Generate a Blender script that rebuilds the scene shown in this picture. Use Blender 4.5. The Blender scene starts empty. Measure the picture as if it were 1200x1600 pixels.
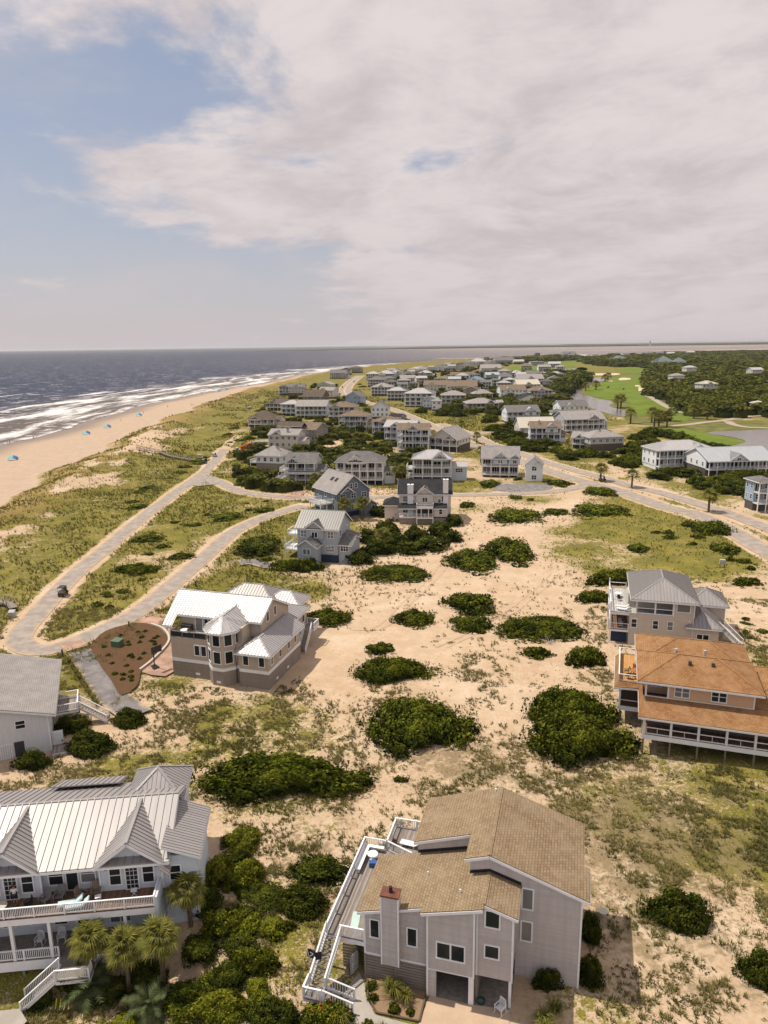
import bpy, math, random
import numpy as np
from mathutils import Vector, Matrix

SC = bpy.context.scene
COL = SC.collection
rnd = random.Random(7)
rng = np.random.default_rng(11)

# ------------------------------------------------------------------ camera
CAMH, FPX = 48.0, 1130.0
PITCH, ROLL = math.radians(13.0), math.radians(0.8)
FWD = np.array([0, math.cos(PITCH), -math.sin(PITCH)])
UP0 = np.array([0, math.sin(PITCH), math.cos(PITCH)])
X0 = np.array([1.0, 0, 0])
RT = math.cos(ROLL)*X0 - math.sin(ROLL)*UP0
UP = math.sin(ROLL)*X0 + math.cos(ROLL)*UP0
cam = bpy.data.cameras.new('camera')
cam.sensor_fit = 'VERTICAL'; cam.sensor_height = 36.0
cam.lens = FPX/1600*36.0
cam.clip_start = 0.5; cam.clip_end = 120000
camo = bpy.data.objects.new('camera', cam); COL.objects.link(camo)
M = Matrix.Identity(4)
for i in range(3):
    M[i][0] = RT[i]; M[i][1] = UP[i]; M[i][2] = -FWD[i]
M[2][3] = CAMH
camo.matrix_world = M
SC.camera = camo

# ------------------------------------------------------------------ light
SUN_EL = math.radians(63); SUN_AZ_VEC = Vector((-0.95, 0.31, 0)).normalized()   # towards the sun
sd = Vector((SUN_AZ_VEC.x*math.cos(SUN_EL), SUN_AZ_VEC.y*math.cos(SUN_EL), math.sin(SUN_EL)))
sun = bpy.data.lights.new('sun', 'SUN'); sun.energy = 5.0; sun.angle = math.radians(0.5); sun.color = (1.0, 0.925, 0.79)
suno = bpy.data.objects.new('sun', sun); COL.objects.link(suno)
suno.rotation_euler = sd.to_track_quat('Z', 'Y').to_euler()
suno.location = (0, 0, 200)

W = bpy.data.worlds.new('World'); SC.world = W; W.use_nodes = True
wn, wl = W.node_tree.nodes, W.node_tree.links
wn.clear()
def WN(t, **k):
    n = wn.new(t)
    for a, b in k.items(): setattr(n, a, b)
    return n
def wmath(op, a, b=None, c=None, clamp=False):
    n = WN('ShaderNodeMath', operation=op); n.use_clamp = clamp
    for i, v in enumerate((a, b, c)):
        if v is None: continue
        if isinstance(v, (int, float)): n.inputs[i].default_value = v
        else: wl.new(v, n.inputs[i])
    return n.outputs[0]
def wmix(f, a, b):
    n = WN('ShaderNodeMix', data_type='RGBA')
    for s, v in ((n.inputs[0], f), (n.inputs[6], a), (n.inputs[7], b)):
        if isinstance(v, tuple): s.default_value = (*v, 1)
        elif isinstance(v, (int, float)): s.default_value = v
        else: wl.new(v, s)
    return n.outputs[2]
def wnoise(vec, scale, detail, rough=.55, dist=0.0):
    n = WN('ShaderNodeTexNoise'); n.inputs['Scale'].default_value = scale; n.inputs['Detail'].default_value = detail
    n.inputs['Roughness'].default_value = rough; n.inputs['Distortion'].default_value = dist
    wl.new(vec, n.inputs['Vector']); return n.outputs['Fac']
def wmap(v, a, b, c=0.0, d=1.0, smooth=True):
    n = WN('ShaderNodeMapRange'); n.interpolation_type = 'SMOOTHSTEP' if smooth else 'LINEAR'
    wl.new(v, n.inputs[0])
    for i, x in enumerate((a, b, c, d)): n.inputs[i+1].default_value = x
    return n.outputs[0]
sky = WN('ShaderNodeTexSky', sky_type='NISHITA'); sky.sun_disc = False
sky.sun_elevation = SUN_EL; sky.sun_rotation = math.atan2(SUN_AZ_VEC.x, SUN_AZ_VEC.y)
sky.air_density = 1.0; sky.dust_density = 1.2; sky.ozone_density = 1.2
tc = WN('ShaderNodeTexCoord')
sep = WN('ShaderNodeSeparateXYZ'); wl.new(tc.outputs['Generated'], sep.inputs[0])
zc = wmath('MAXIMUM', sep.outputs[2], 0.0)
den = wmath('ADD', zc, 0.16)
u = wmath('DIVIDE', sep.outputs[0], den); v = wmath('DIVIDE', sep.outputs[1], den)
cv = WN('ShaderNodeCombineXYZ'); wl.new(u, cv.inputs[0]); wl.new(v, cv.inputs[1]); cv.inputs[2].default_value = 3.7
mp = WN('ShaderNodeMapping'); wl.new(cv.outputs[0], mp.inputs[0])
mp.inputs['Location'].default_value = (-1.3, 0.9, 0.0); mp.inputs['Rotation'].default_value = (0, 0, math.radians(20)); mp.inputs['Scale'].default_value = (1.1, 1.0, 1)
n1 = wnoise(mp.outputs[0], 1.05, 11, .60, .25)
n2 = wnoise(mp.outputs[0], 0.36, 3, .5)
n3 = wnoise(mp.outputs[0], 3.2, 7, .6, .4)
n4 = wnoise(mp.outputs[0], 2.2, 11, .64, .3)
# cloud bank heavier towards +x (right) and thinner towards the open sea
bias = wmap(u, -1.3, 0.5, -0.125, 0.17, False)
cov = wmath('ADD', wmath('ADD', wmath('MULTIPLY', n1, .72), wmath('MULTIPLY', n2, .40)), wmath('ADD', wmath('MULTIPLY', n3, .15), bias))
cl = wmap(cov, .585, .685)
cl2 = wmap(wnoise(mp.outputs[0], 0.8, 10, .62, .8), .44, .72, 0, .42)      # thin high veil
skyc = wmix(0.45, sky.outputs[0], (3.6, 4.0, 5.1))
shade = wmap(wmath('ADD', wmath('MULTIPLY', n4, .7), wmath('MULTIPLY', n1, .3)), .34, .60)
cloudc = wmix(shade, (5.3, 4.75, 4.9), (7.4, 6.7, 6.65))
c1 = wmix(cl2, skyc, (5.8, 5.3, 5.4))
c2 = wmix(cl, c1, cloudc)
# low haze along the horizon
hz = wmath('POWER', wmath('SUBTRACT', 1.0, zc, clamp=True), 6.5)
hz = wmath('MULTIPLY', hz, .88)
c3 = wmix(hz, c2, (6.0, 5.35, 5.5))
bg = WN('ShaderNodeBackground'); bg.inputs[1].default_value = 0.125
wl.new(c3, bg.inputs[0])
wo = WN('ShaderNodeOutputWorld'); wl.new(bg.outputs[0], wo.inputs[0])

vs = SC.view_settings
vs.view_transform = 'Standard'; vs.look = 'None'; vs.exposure = -0.26; vs.gamma = 1.0; vs.use_curve_mapping = False
SC.render.engine = 'CYCLES'
SC.cycles.max_bounces = 5; SC.cycles.diffuse_bounces = 1; SC.cycles.glossy_bounces = 2; SC.cycles.transparent_max_bounces = 4
SC.cycles.use_denoising = True
SC.render.use_persistent_data = False

# ------------------------------------------------------------------ mapping helpers
def ray(px, py): return FWD + RT*(px-600)/FPX + UP*(800-py)/FPX
def G(px, py, z=0.0):
    d = ray(px, py); t = (z-CAMH)/d[2]
    return np.array([t*d[0], t*d[1], z])
def depth(p): return float((np.array([p[0], p[1], (p[2] if len(p) > 2 else 0)-CAMH])) @ FWD)

def hash2(ix, iy, seed):
    h = (ix.astype(np.int64)*374761393 + iy.astype(np.int64)*668265263 + seed*1442695041) & 0x7fffffff
    h = ((h ^ (h >> 13))*1274126177) & 0x7fffffff
    return ((h ^ (h >> 16)) & 0xffffff)/float(0xffffff)
def vnoise(x, y, seed=0):
    x = np.asarray(x, float); y = np.asarray(y, float)
    ix = np.floor(x).astype(np.int64); iy = np.floor(y).astype(np.int64); fx = x-ix; fy = y-iy
    fx = fx*fx*(3-2*fx); fy = fy*fy*(3-2*fy)
    a = hash2(ix, iy, seed); b = hash2(ix+1, iy, seed); c = hash2(ix, iy+1, seed); d = hash2(ix+1, iy+1, seed)
    return (a*(1-fx)+b*fx)*(1-fy)+(c*(1-fx)+d*fx)*fy
def fbm(x, y, seed=0, o=4):
    s = 0; a = .5; t = 0
    for i in range(o):
        s = s+a*vnoise(x*2**i, y*2**i, seed+i*17); t += a; a *= .5
    return s/t
def sstep(a, b, x):
    t = np.clip((np.asarray(x, float)-a)/(b-a), 0, 1); return t*t*(3-2*t)
def poly_sd(P, X, Y):
    """signed distance to polygon P (inside negative)"""
    P = np.asarray(P, float)[:, :2]; n = len(P)
    d = np.full(np.shape(X), 1e18); ins = np.zeros(np.shape(X), bool)
    for i in range(n):
        a = P[i]; b = P[(i+1) % n]; e = b-a
        wx = X-a[0]; wy = Y-a[1]
        t = np.clip((wx*e[0]+wy*e[1])/(e@e+1e-9), 0, 1)
        d = np.minimum(d, (wx-e[0]*t)**2+(wy-e[1]*t)**2)
        c = ((a[1] <= Y) & (b[1] > Y)) | ((b[1] <= Y) & (a[1] > Y))
        with np.errstate(divide='ignore', invalid='ignore'):
            xi = a[0]+(Y-a[1])/(b[1]-a[1]+1e-12)*(b[0]-a[0])
        ins ^= c & (X < xi)
    d = np.sqrt(d); return np.where(ins, -d, d)
def line_d(P, X, Y):
    P = np.asarray(P, float)[:, :2]; d = np.full(np.shape(X), 1e18)
    for i in range(len(P)-1):
        a = P[i]; b = P[i+1]; e = b-a
        wx = X-a[0]; wy = Y-a[1]
        t = np.clip((wx*e[0]+wy*e[1])/(e@e+1e-9), 0, 1)
        d = np.minimum(d, (wx-e[0]*t)**2+(wy-e[1]*t)**2)
    return np.sqrt(d)

# ------------------------------------------------------------------ object helpers
def tag(o, label=None, cat=None, group=None, kind=None):
    if label: o['label'] = label
    if cat: o['category'] = cat
    if group: o['group'] = group
    if kind: o['kind'] = kind
    return o
def link(name, data, parent=None, mat=None):
    o = bpy.data.objects.new(name, data); COL.objects.link(o)
    if parent is not None: o.parent = parent
    if mat is not None and data is not None and not data.materials: data.materials.append(mat)
    return o
def empty(name, loc, rz=0.0):
    o = link(name, None); o.location = loc; o.rotation_euler = (0, 0, rz); o.empty_display_size = .5
    return o
def auto_uv(me):
    nl = len(me.loops); npoly = len(me.polygons)
    if not nl: return
    co = np.empty(len(me.vertices)*3); me.vertices.foreach_get('co', co); co = co.reshape(-1, 3)
    li = np.empty(nl, np.int32); me.loops.foreach_get('vertex_index', li)
    nr = np.empty(npoly*3); me.polygons.foreach_get('normal', nr); nr = nr.reshape(-1, 3)
    tot = np.empty(npoly, np.int32); me.polygons.foreach_get('loop_total', tot)
    n = np.repeat(nr, tot, axis=0)
    e = np.stack([-n[:, 1], n[:, 0], np.zeros(len(n))], 1); L = np.linalg.norm(e, axis=1)
    flat = L < .02
    e[flat] = (1, 0, 0); L[flat] = 1; e /= L[:, None]
    vv = np.cross(n, e); vv[flat] = (0, 1, 0)
    p = co[li]
    uv = np.stack([(p*e).sum(1), (p*vv).sum(1)], 1).astype(np.float32)
    l = me.uv_layers.new(name='uv'); l.data.foreach_set('uv', uv.ravel())
def mesh_np(name, verts, faces, mat=None, smooth=False, attr=None):
    """verts (n,3), faces (m,k) arrays -> mesh, quickly"""
    me = bpy.data.meshes.new(name)
    verts = np.asarray(verts, np.float32); faces = np.asarray(faces, np.int32)
    k = faces.shape[1]
    me.vertices.add(len(verts)); me.vertices.foreach_set('co', verts.ravel())
    me.loops.add(faces.size); me.loops.foreach_set('vertex_index', faces.ravel())
    me.polygons.add(len(faces)); me.polygons.foreach_set('loop_start', np.arange(0, faces.size, k, dtype=np.int32))
    if smooth: me.polygons.foreach_set('use_smooth', np.ones(len(faces), bool))
    me.update(calc_edges=True)
    for nm, val in (attr or {}).items():
        a = me.attributes.new(nm, 'FLOAT', 'POINT'); a.data.foreach_set('value', np.asarray(val, np.float32))
    if mat: me.materials.append(mat)
    return me
class MB:
    def __init__(s): s.v = []; s.f = []
    def poly(s, pts):
        i = len(s.v); s.v += [tuple(map(float, p)) for p in pts]; s.f.append(tuple(range(i, i+len(pts)))); return s
    def prism(s, pts, off):
        n = len(pts); i = len(s.v)
        a = [Vector(p) for p in pts]; o = Vector(off); b = [p+o for p in a]
        nrm = Vector((0, 0, 0))
        for k in range(n): nrm += a[k].cross(a[(k+1) % n])
        if nrm.dot(o) > 0: a, b = b, a      # make first cap face away from offset
        s.v += [tuple(p) for p in a]+[tuple(p) for p in b]
        s.f.append(tuple(range(i, i+n))); s.f.append(tuple(range(i+2*n-1, i+n-1, -1)))
        for k in range(n):
            k2 = (k+1) % n; s.f.append((i+k2, i+k, i+n+k, i+n+k2))
        return s
    def box(s, x0, x1, y0, y1, z0, z1):
        return s.prism([(x0, y0, z0), (x0, y1, z0), (x1, y1, z0), (x1, y0, z0)], (0, 0, z1-z0))
    def bar(s, p, q, w, h=None):
        h = h or w
        p = Vector(p); q = Vector(q); d = q-p
        if d.length < 1e-6: return s
        d.normalize()
        sd_ = Vector((-d.y, d.x, 0))
        if sd_.length < 1e-3: sd_ = Vector((1, 0, 0))
        sd_.normalize(); up = d.cross(sd_)
        a = sd_*w/2; b = up*h/2
        return s.prism([p-a-b, p+a-b, p+a+b, p-a+b], q-p)
    def tube(s, p, q, r0, r1=None, n=8, cap=True):
        r1 = r0 if r1 is None else r1
        p = Vector(p); q = Vector(q); d = (q-p).normalized()
        a = d.orthogonal().normalized(); b = d.cross(a); i = len(s.v)
        for c, r in ((p, r0), (q, r1)):
            for k in range(n):
                t = 2*math.pi*k/n; s.v.append(tuple(c+(a*math.cos(t)+b*math.sin(t))*r))
        for k in range(n):
            k2 = (k+1) % n; s.f.append((i+k, i+k2, i+n+k2, i+n+k))
        if cap:
            s.f.append(tuple(range(i+n-1, i-1, -1))); s.f.append(tuple(range(i+n, i+2*n)))
        return s
    def ball(s, c, rx, ry, rz, n=8, m=5):
        i = len(s.v)
        for j in range(m+1):
            t = math.pi*j/m
            for k in range(n):
                p = 2*math.pi*k/n; s.v.append((c[0]+rx*math.sin(t)*math.cos(p), c[1]+ry*math.sin(t)*math.sin(p), c[2]+rz*math.cos(t)))
        for j in range(m):
            for k in range(n):
                k2 = (k+1) % n; s.f.append((i+j*n+k, i+(j+1)*n+k, i+(j+1)*n+k2, i+j*n+k2))
        return s
    def mesh(s, name, mat=None, smooth=False):
        me = bpy.data.meshes.new(name); me.from_pydata(s.v, [], s.f); me.update()
        if smooth: me.polygons.foreach_set('use_smooth', np.ones(len(me.polygons), bool))
        auto_uv(me)
        if mat: me.materials.append(mat)
        return me
    def build(s, name, mat, parent=None, smooth=False):
        return link(name, s.mesh(name, mat, smooth), parent)

# ------------------------------------------------------------------ materials
MAT = {}
class NT:
    def __init__(s, name):
        m = bpy.data.materials.new(name); m.use_nodes = True; s.m = m; s.t = m.node_tree; s.n = s.t.nodes; s.l = s.t.links
        s.b = s.n['Principled BSDF']; s.out = s.n['Material Output']; MAT[name] = m
    def node(s, t, **k):
        n = s.n.new(t)
        for a, b in k.items(): setattr(n, a, b)
        return n
    def set(s, sock, v):
        if isinstance(v, (int, float)): sock.default_value = v
        elif isinstance(v, tuple): sock.default_value = (*v, 1) if len(v) == 3 and len(sock.default_value) == 4 else v
        else: s.l.new(v, sock)
    def coord(s, kind='Object'):
        return s.node('ShaderNodeTexCoord').outputs[kind]
    def scale(s, vec, sc):
        n = s.node('ShaderNodeMapping'); s.l.new(vec, n.inputs[0]); n.inputs['Scale'].default_value = sc; return n.outputs[0]
    def noise(s, vec, scale, detail=4, rough=.55, dist=0.0):
        n = s.node('ShaderNodeTexNoise'); s.l.new(vec, n.inputs['Vector'])
        n.inputs['Scale'].default_value = scale; n.inputs['Detail'].default_value = detail; n.inputs['Roughness'].default_value = rough; n.inputs['Distortion'].default_value = dist
        return n.outputs['Fac']
    def attr(s, name):
        n = s.node('ShaderNodeAttribute'); n.attribute_name = name; return n.outputs['Fac']
    def orand(s): return s.node('ShaderNodeObjectInfo').outputs['Random']
    def math(s, op, a, b=None, c=None, clamp=False):
        n = s.node('ShaderNodeMath', operation=op); n.use_clamp = clamp
        for i, v in enumerate((a, b, c)):
            if v is not None: s.set(n.inputs[i], v)
        return n.outputs[0]
    def mr(s, v, a, b, c=0.0, d=1.0, sm=True):
        n = s.node('ShaderNodeMapRange'); n.interpolation_type = 'SMOOTHSTEP' if sm else 'LINEAR'
        s.set(n.inputs[0], v)
        for i, x in enumerate((a, b, c, d)): n.inputs[i+1].default_value = x
        return n.outputs[0]
    def mix(s, f, a, b, mode='MIX'):
        n = s.node('ShaderNodeMix', data_type='RGBA', blend_type=mode)
        s.set(n.inputs[0], f); s.set(n.inputs[6], a); s.set(n.inputs[7], b); return n.outputs[2]
    def bump(s, h, strength, dist):
        n = s.node('ShaderNodeBump'); n.inputs['Strength'].default_value = strength; n.inputs['Distance'].default_value = dist
        s.l.new(h, n.inputs['Height']); s.l.new(n.outputs[0], s.b.inputs['Normal'])
    def fin(s, col, rough=.7, spec=.3, metal=0.0):
        s.set(s.b.inputs['Base Color'], col); s.set(s.b.inputs['Roughness'], rough); s.set(s.b.inputs['Specular IOR Level'], spec); s.set(s.b.inputs['Metallic'], metal)
        return s.m
def mul(c, k): return tuple(min(1, x*k) for x in c)
def plain(name, col, rough=.7, spec=.3, metal=0.0, var=.18, sc=1.3):
    t = NT(name); n = t.noise(t.coord(), sc, 5)
    n2 = t.noise(t.coord(), sc*9, 3)
    c = t.mix(t.mr(n, .3, .7), mul(col, 1-var), mul(col, 1+var*.6))
    c = t.mix(t.mr(n2, .35, .65, 0, .35), c, mul(col, 1-var*1.3))
    return t.fin(c, rough, spec, metal)
def sepxy(t, v):
    n = t.node('ShaderNodeSeparateXYZ'); t.l.new(v, n.inputs[0]); return n.outputs
def siding(name, col, step=.16, rough=.75, var=.12, vert=False, grey=0.0, line=.35):
    """painted boards: shadow line at each lap, weather streaks"""
    t = NT(name); uv = t.node('ShaderNodeUVMap'); uv.uv_map = 'uv'; o = sepxy(t, uv.outputs[0])
    a = o[0] if vert else o[1]
    f = t.math('FRACT', t.math('DIVIDE', a, step))
    row = t.math('FLOOR', t.math('DIVIDE', a, step))
    cmb = t.node('ShaderNodeCombineXYZ'); t.l.new(row, cmb.inputs[1]); t.l.new(t.math('MULTIPLY', o[1 if vert else 0], .25), cmb.inputs[0])
    wn_ = t.node('ShaderNodeTexWhiteNoise', noise_dimensions='2D')
    fl = t.node('ShaderNodeVectorMath', operation='FLOOR'); t.l.new(cmb.outputs[0], fl.inputs[0]); t.l.new(fl.outputs[0], wn_.inputs[0])
    st = t.noise(t.scale(uv.outputs[0], (1.5, .18, 1) if not vert else (1.5, .3, 1)), 1.6, 5)
    c = t.mix(t.mr(wn_.outputs[0], 0, 1, 0, .5, False), mul(col, 1-var), mul(col, 1+var*.5))
    c = t.mix(t.mr(st, .35, .7, 0, .5), c, mul(col, 1-var*1.9))
    ln = t.mr(f, .0, .16, 1, 0)
    c = t.mix(t.math('MULTIPLY', ln, line), c, mul(col, .45))
    t.bump(t.math('SUBTRACT', 1.0, ln), .5, .02)
    return t.fin(c, rough, .25)
def shingle(name, c1, c2, c3, w=.32, h=.24):
    t = NT(name); uv = t.node('ShaderNodeUVMap'); uv.uv_map = 'uv'
    b = t.node('ShaderNodeTexBrick'); t.l.new(uv.outputs[0], b.inputs['Vector'])
    b.inputs['Color1'].default_value = (*c1, 1); b.inputs['Color2'].default_value = (*c2, 1); b.inputs['Mortar'].default_value = (*mul(c1, .38), 1)
    b.inputs['Scale'].default_value = 1.0; b.inputs['Brick Width'].default_value = w; b.inputs['Row Height'].default_value = h
    b.inputs['Mortar Size'].default_value = .022; b.inputs['Mortar Smooth'].default_value = .6; b.inputs['Bias'].default_value = -.1
    b.offset = .5
    n = t.noise(uv.outputs[0], .5, 6, .6); n2 = t.noise(uv.outputs[0], 4.0, 4, .6)
    c = t.mix(t.mr(n, .38, .66, 0, .55), b.outputs[0], c3)
    c = t.mix(t.mr(n2, .45, .7, 0, .45), c, mul(c1, .6))
    t.bump(t.math('SUBTRACT', 1.0, b.outputs['Fac']), .6, .03)
    return t.fin(c, .9, .15)
def metalroof(name, col, rough=.42, var=.10):
    t = NT(name); uv = t.node('ShaderNodeUVMap'); uv.uv_map = 'uv'
    n = t.noise(t.scale(uv.outputs[0], (1.2, .16, 1)), 1.4, 5)
    o = sepxy(t, uv.outputs[0])
    wn_ = t.node('ShaderNodeTexWhiteNoise', noise_dimensions='1D'); t.l.new(t.math('FLOOR', t.math('DIVIDE', o[0], .45)), wn_.inputs['W'])
    c = t.mix(t.mr(n, .3, .7), mul(col, 1-var), mul(col, 1+var*.5))
    c = t.mix(t.math('MULTIPLY', wn_.outputs[0], .35), c, mul(col, 1-var*1.3))
    return t.fin(c, rough, .35, 0.12)
def decking(name, col, step=.14, var=.3):
    t = NT(name); uv = t.node('ShaderNodeUVMap'); uv.uv_map = 'uv'; o = sepxy(t, uv.outputs[0])
    q = t.math('DIVIDE', o[0], step); f = t.math('FRACT', q)
    wn_ = t.node('ShaderNodeTexWhiteNoise', noise_dimensions='1D'); t.l.new(t.math('FLOOR', q), wn_.inputs['W'])
    n = t.noise(t.scale(uv.outputs[0], (3, .4, 1)), 1.8, 5)
    c = t.mix(wn_.outputs[0], mul(col, 1-var), mul(col, 1+var)); c = t.mix(t.mr(n, .35, .7, 0, .6), c, mul(col, .6))
    c = t.mix(t.mr(f, 0, .12, .75, 0), c, mul(col, .25))
    return t.fin(c, .8, .2)
siding('grey_siding', (.62, .575, .555), .17, var=.17, line=.55)
siding('white_siding', (.86, .87, .88), .16, var=.06)
siding('cool_white_siding', (.66, .72, .78), .2, var=.06, vert=True, line=.25)
siding('white_board', (.72, .72, .74), .25, vert=True, var=.08)
siding('cream_siding', (.68, .63, .56), .2, var=.07)
siding('pale_grey_siding', (.50, .50, .51), .2, var=.07)
siding('taupe_siding', (.33, .29, .25), .2, var=.1)
siding('pale_blue_siding', (.60, .67, .74), .2, var=.06)
siding('sky_blue_siding', (.34, .45, .58), .2, var=.06)
siding('grey_blue_siding', (.42, .46, .51), .2, var=.06)
siding('slate_blue_siding', (.19, .23, .28), .2, var=.12)
siding('pale_green_siding', (.50, .55, .44), .2, var=.06)
siding('peach_siding', (.70, .45, .28), .22, var=.06)
siding('brown_siding', (.20, .155, .12), .2, var=.15)
siding('navy_base', (.03, .05, .10), .25, var=.15)
siding('slat_base', (.34, .29, .245), .19, var=.18, line=.9)
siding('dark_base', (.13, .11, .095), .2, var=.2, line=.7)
plain('stucco', (.50, .415, .33), .9, .1, var=.08, sc=.9)
plain('beige_stucco', (.60, .525, .45), .9, .1, var=.05, sc=.7)
plain('trim', (.85, .85, .86), .55, .35, var=.06)
plain('grey_trim', (.45, .44, .43), .6, .3, var=.1)
plain('dark_trim', (.06, .058, .06), .6, .3)
plain('weathered_wood', (.27, .235, .20), .85, .15, var=.25, sc=3)
plain('post_wood', (.22, .18, .13), .85, .15, var=.25, sc=3)
plain('green_post', (.22, .27, .16), .85, .15)
plain('copper', (.20, .075, .045), .55, .4, .3, var=.25)
plain('black_metal', (.02, .02, .022), .5, .4)
plain('dark_fabric', (.03, .032, .04), .85, .1)
plain('white_plastic', (.80, .80, .80), .45, .4, var=.03)
plain('concrete', (.42, .375, .33), .9, .1, var=.15, sc=.6)
plain('warm_concrete', (.55, .40, .28), .9, .1, var=.10, sc=.6)
plain('chimney_siding', (.50, .47, .45), .8, .2, var=.07)
shingle('brown_shingle', (.32, .23, .14), (.225, .155, .092), (.34, .26, .17))
shingle('dark_brown_shingle', (.15, .115, .088), (.12, .09, .07), (.18, .14, .11))
shingle('tan_shingle', (.24, .175, .125), (.20, .145, .10), (.28, .21, .15))
shingle('orange_shingle', (.36, .185, .08), (.24, .115, .05), (.40, .24, .125), .36, .28)
shingle('grey_shingle', (.20, .185, .18), (.165, .155, .15), (.235, .22, .21))
shingle('light_grey_shingle', (.36, .33, .315), (.31, .285, .27), (.41, .375, .355))
shingle('charcoal_shingle', (.042, .04, .043), (.03, .029, .032), (.06, .056, .058))
metalroof('white_metal', (.50, .475, .47))
metalroof('pale_metal', (.35, .325, .318))
metalroof('slate_metal', (.20, .188, .182))
metalroof('silver_metal', (.42, .395, .395))
metalroof('grey_metal', (.33, .305, .295))
metalroof('blue_metal', (.20, .27, .36))
metalroof('pale_blue_metal', (.46, .475, .495))
metalroof('cream_metal', (.62, .56, .46))
metalroof('green_metal', (.17, .22, .20))
decking('grey_decking', (.30, .255, .225))
decking('brown_decking', (.21, .125, .075))
decking('pale_decking', (.52, .50, .47), var=.15)
decking('orange_decking', (.62, .33, .12), var=.12)
t = NT('glass'); o_ = t.orand(); c = t.mix(t.mr(o_, 0, 1, 0, 1, False), (.010, .015, .017), (.035, .045, .043)); c = t.mix(t.mr(o_, .74, .80), c, (.20, .20, .19)); t.fin(c, .12, .3)
t = NT('interior'); t.fin(t.mix(t.noise(t.coord(), .9, 3), (.05, .04, .035), (.14, .115, .095)), .8, .2)
t = NT('screen'); t.fin((.055, .035, .02), .6, .2)
# ------------------------------------------------------------------ coast lines (metres) from points seen along the shore
SEA = -4.0
def curve_x(pts, z, extra):
    q = [G(px, py, z)[:2] for px, py in pts]
    q = sorted([(p[1], p[0]) for p in q]+extra)
    ys = np.array([a for a, b in q]); xs = np.array([b for a, b in q])
    return lambda y: np.interp(y, ys, xs)
_xw = curve_x([(0, 697), (70, 680), (140, 659), (210, 637), (266, 624), (308, 616), (350, 607), (420, 597)], SEA,
              [(0, -215), (250, -206), (1300, -165), (1700, -60), (2050, 75), (2300, 270), (2480, 560), (2650, 1000), (2850, 1700), (3000, 3000), (3100, 6000), (4000, 9000)])
_xd = curve_x([(0, 786), (70, 747), (126, 719), (189, 688), (259, 656), (315, 635), (385, 611)], -1.0,
              [(0, -108), (1000, -140), (1300, -118), (1700, -25), (2050, 105), (2300, 300), (2480, 600), (2650, 1050), (2850, 1800), (3000, 3200), (3100, 6300), (4000, 9500)])
def xw(y): return _xw(y)+2.2*np.sin(np.asarray(y)/23.0)+1.2*np.sin(np.asarray(y)/9.7+1)
def xd(y): return _xd(y)+3.0*np.sin(np.asarray(y)/17.0)+2.0*np.sin(np.asarray(y)/7.1+2)

ROADS = {   # name: (pixel polyline on the ground, width)
 'beach_lane': ([(352, 700), (340, 715), (322, 735), (300, 752), (262, 779), (215, 815), (161, 861), (115, 899), (69, 949), (38, 984), (30, 1001), (45, 1014), (75, 1016), (110, 1006), (153, 988), (215, 957), (268, 915), (326, 865), (364, 832), (414, 808), (474, 790)], 4.4),
 'cross_lane': ([(308, 746), (335, 750), (360, 762), (385, 770), (425, 775), (480, 778), (560, 778), (640, 775), (710, 774), (800, 772), (867, 768), (905, 761), (925, 752)], 4.6),
 'shore_road': ([(1290, 905), (1200, 863), (1140, 828), (1088, 804), (1045, 794), (1000, 779), (960, 765), (917, 754), (880, 743), (830, 727), (790, 713), (752, 701), (728, 690), (707, 679), (672, 664), (640, 650), (615, 640), (585, 632), (560, 624), (545, 614), (546, 604), (556, 594), (566, 587)], 6.4),
 'inner_road': ([(1290, 860), (1200, 826), (1140, 803), (1080, 784), (1029, 769), (987, 760), (944, 747), (905, 737), (880, 730), (840, 718), (805, 706), (771, 695), (741, 681), (712, 670), (690, 663)], 5.4),
 'side_street': ([(700, 674), (730, 677), (760, 677), (800, 674)], 6.0),
 'old_carriageway': ([(575, 630), (545, 621), (533, 612), (538, 603), (548, 594), (560, 587)], 5.0),
}
def cat_rom(P, step):
    P = [np.asarray(p, float) for p in P]; P = [2*P[0]-P[1]]+P+[2*P[-1]-P[-2]]
    out = []
    for i in range(1, len(P)-2):
        a, b, c, d = P[i-1:i+3]; n = max(2, int(np.linalg.norm(c-b)/step))
        for k in range(n):
            t = k/n; out.append(.5*((2*b)+(c-a)*t+(2*a-5*b+4*c-d)*t*t+(3*b-a-3*c+d)*t**3))
    out.append(P[-2]); return np.array(out)
ROADXY = {k: (cat_rom([G(*p)[:2] for p in pts], 2.0), w) for k, (pts, w) in ROADS.items()}

_coarse = {k: v[0][::3] for k, v in ROADXY.items()}
def flat_mask(x, y):
    d = np.full(np.shape(x), 1e9)
    for k, P in _coarse.items(): d = np.minimum(d, line_d(P, x, y)-ROADXY[k][1]/2)
    return d
def hbase(x, y):
    x = np.asarray(x, float); y = np.asarray(y, float)
    w = xw(y); d = xd(y)
    t = (x-w)/(d-w)
    beach = SEA+3.0*np.clip(t, 0, 1)**1.1
    sea = SEA-np.minimum((w-x)*.04, 6)
    s = x-d
    n = fbm(x/26, y/34, 5, 3)
    wid = 1.0
    ridge = (1.6+3.0*n)*np.exp(-((s-15)/11.0)**2)
    back = -1.0+1.0*sstep(0, 14, s)
    inland = back+ridge+(fbm(x/9, y/12, 9, 3)-.5)*1.8*sstep(4, 20, s)*sstep(60, 28, s)
    h = np.where(x < w, sea, np.where(x < d, beach, inland))
    hollow = 3.0*sstep(54.5, 47.0, y)*sstep(-11, -19, x)
    return h-hollow
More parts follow.
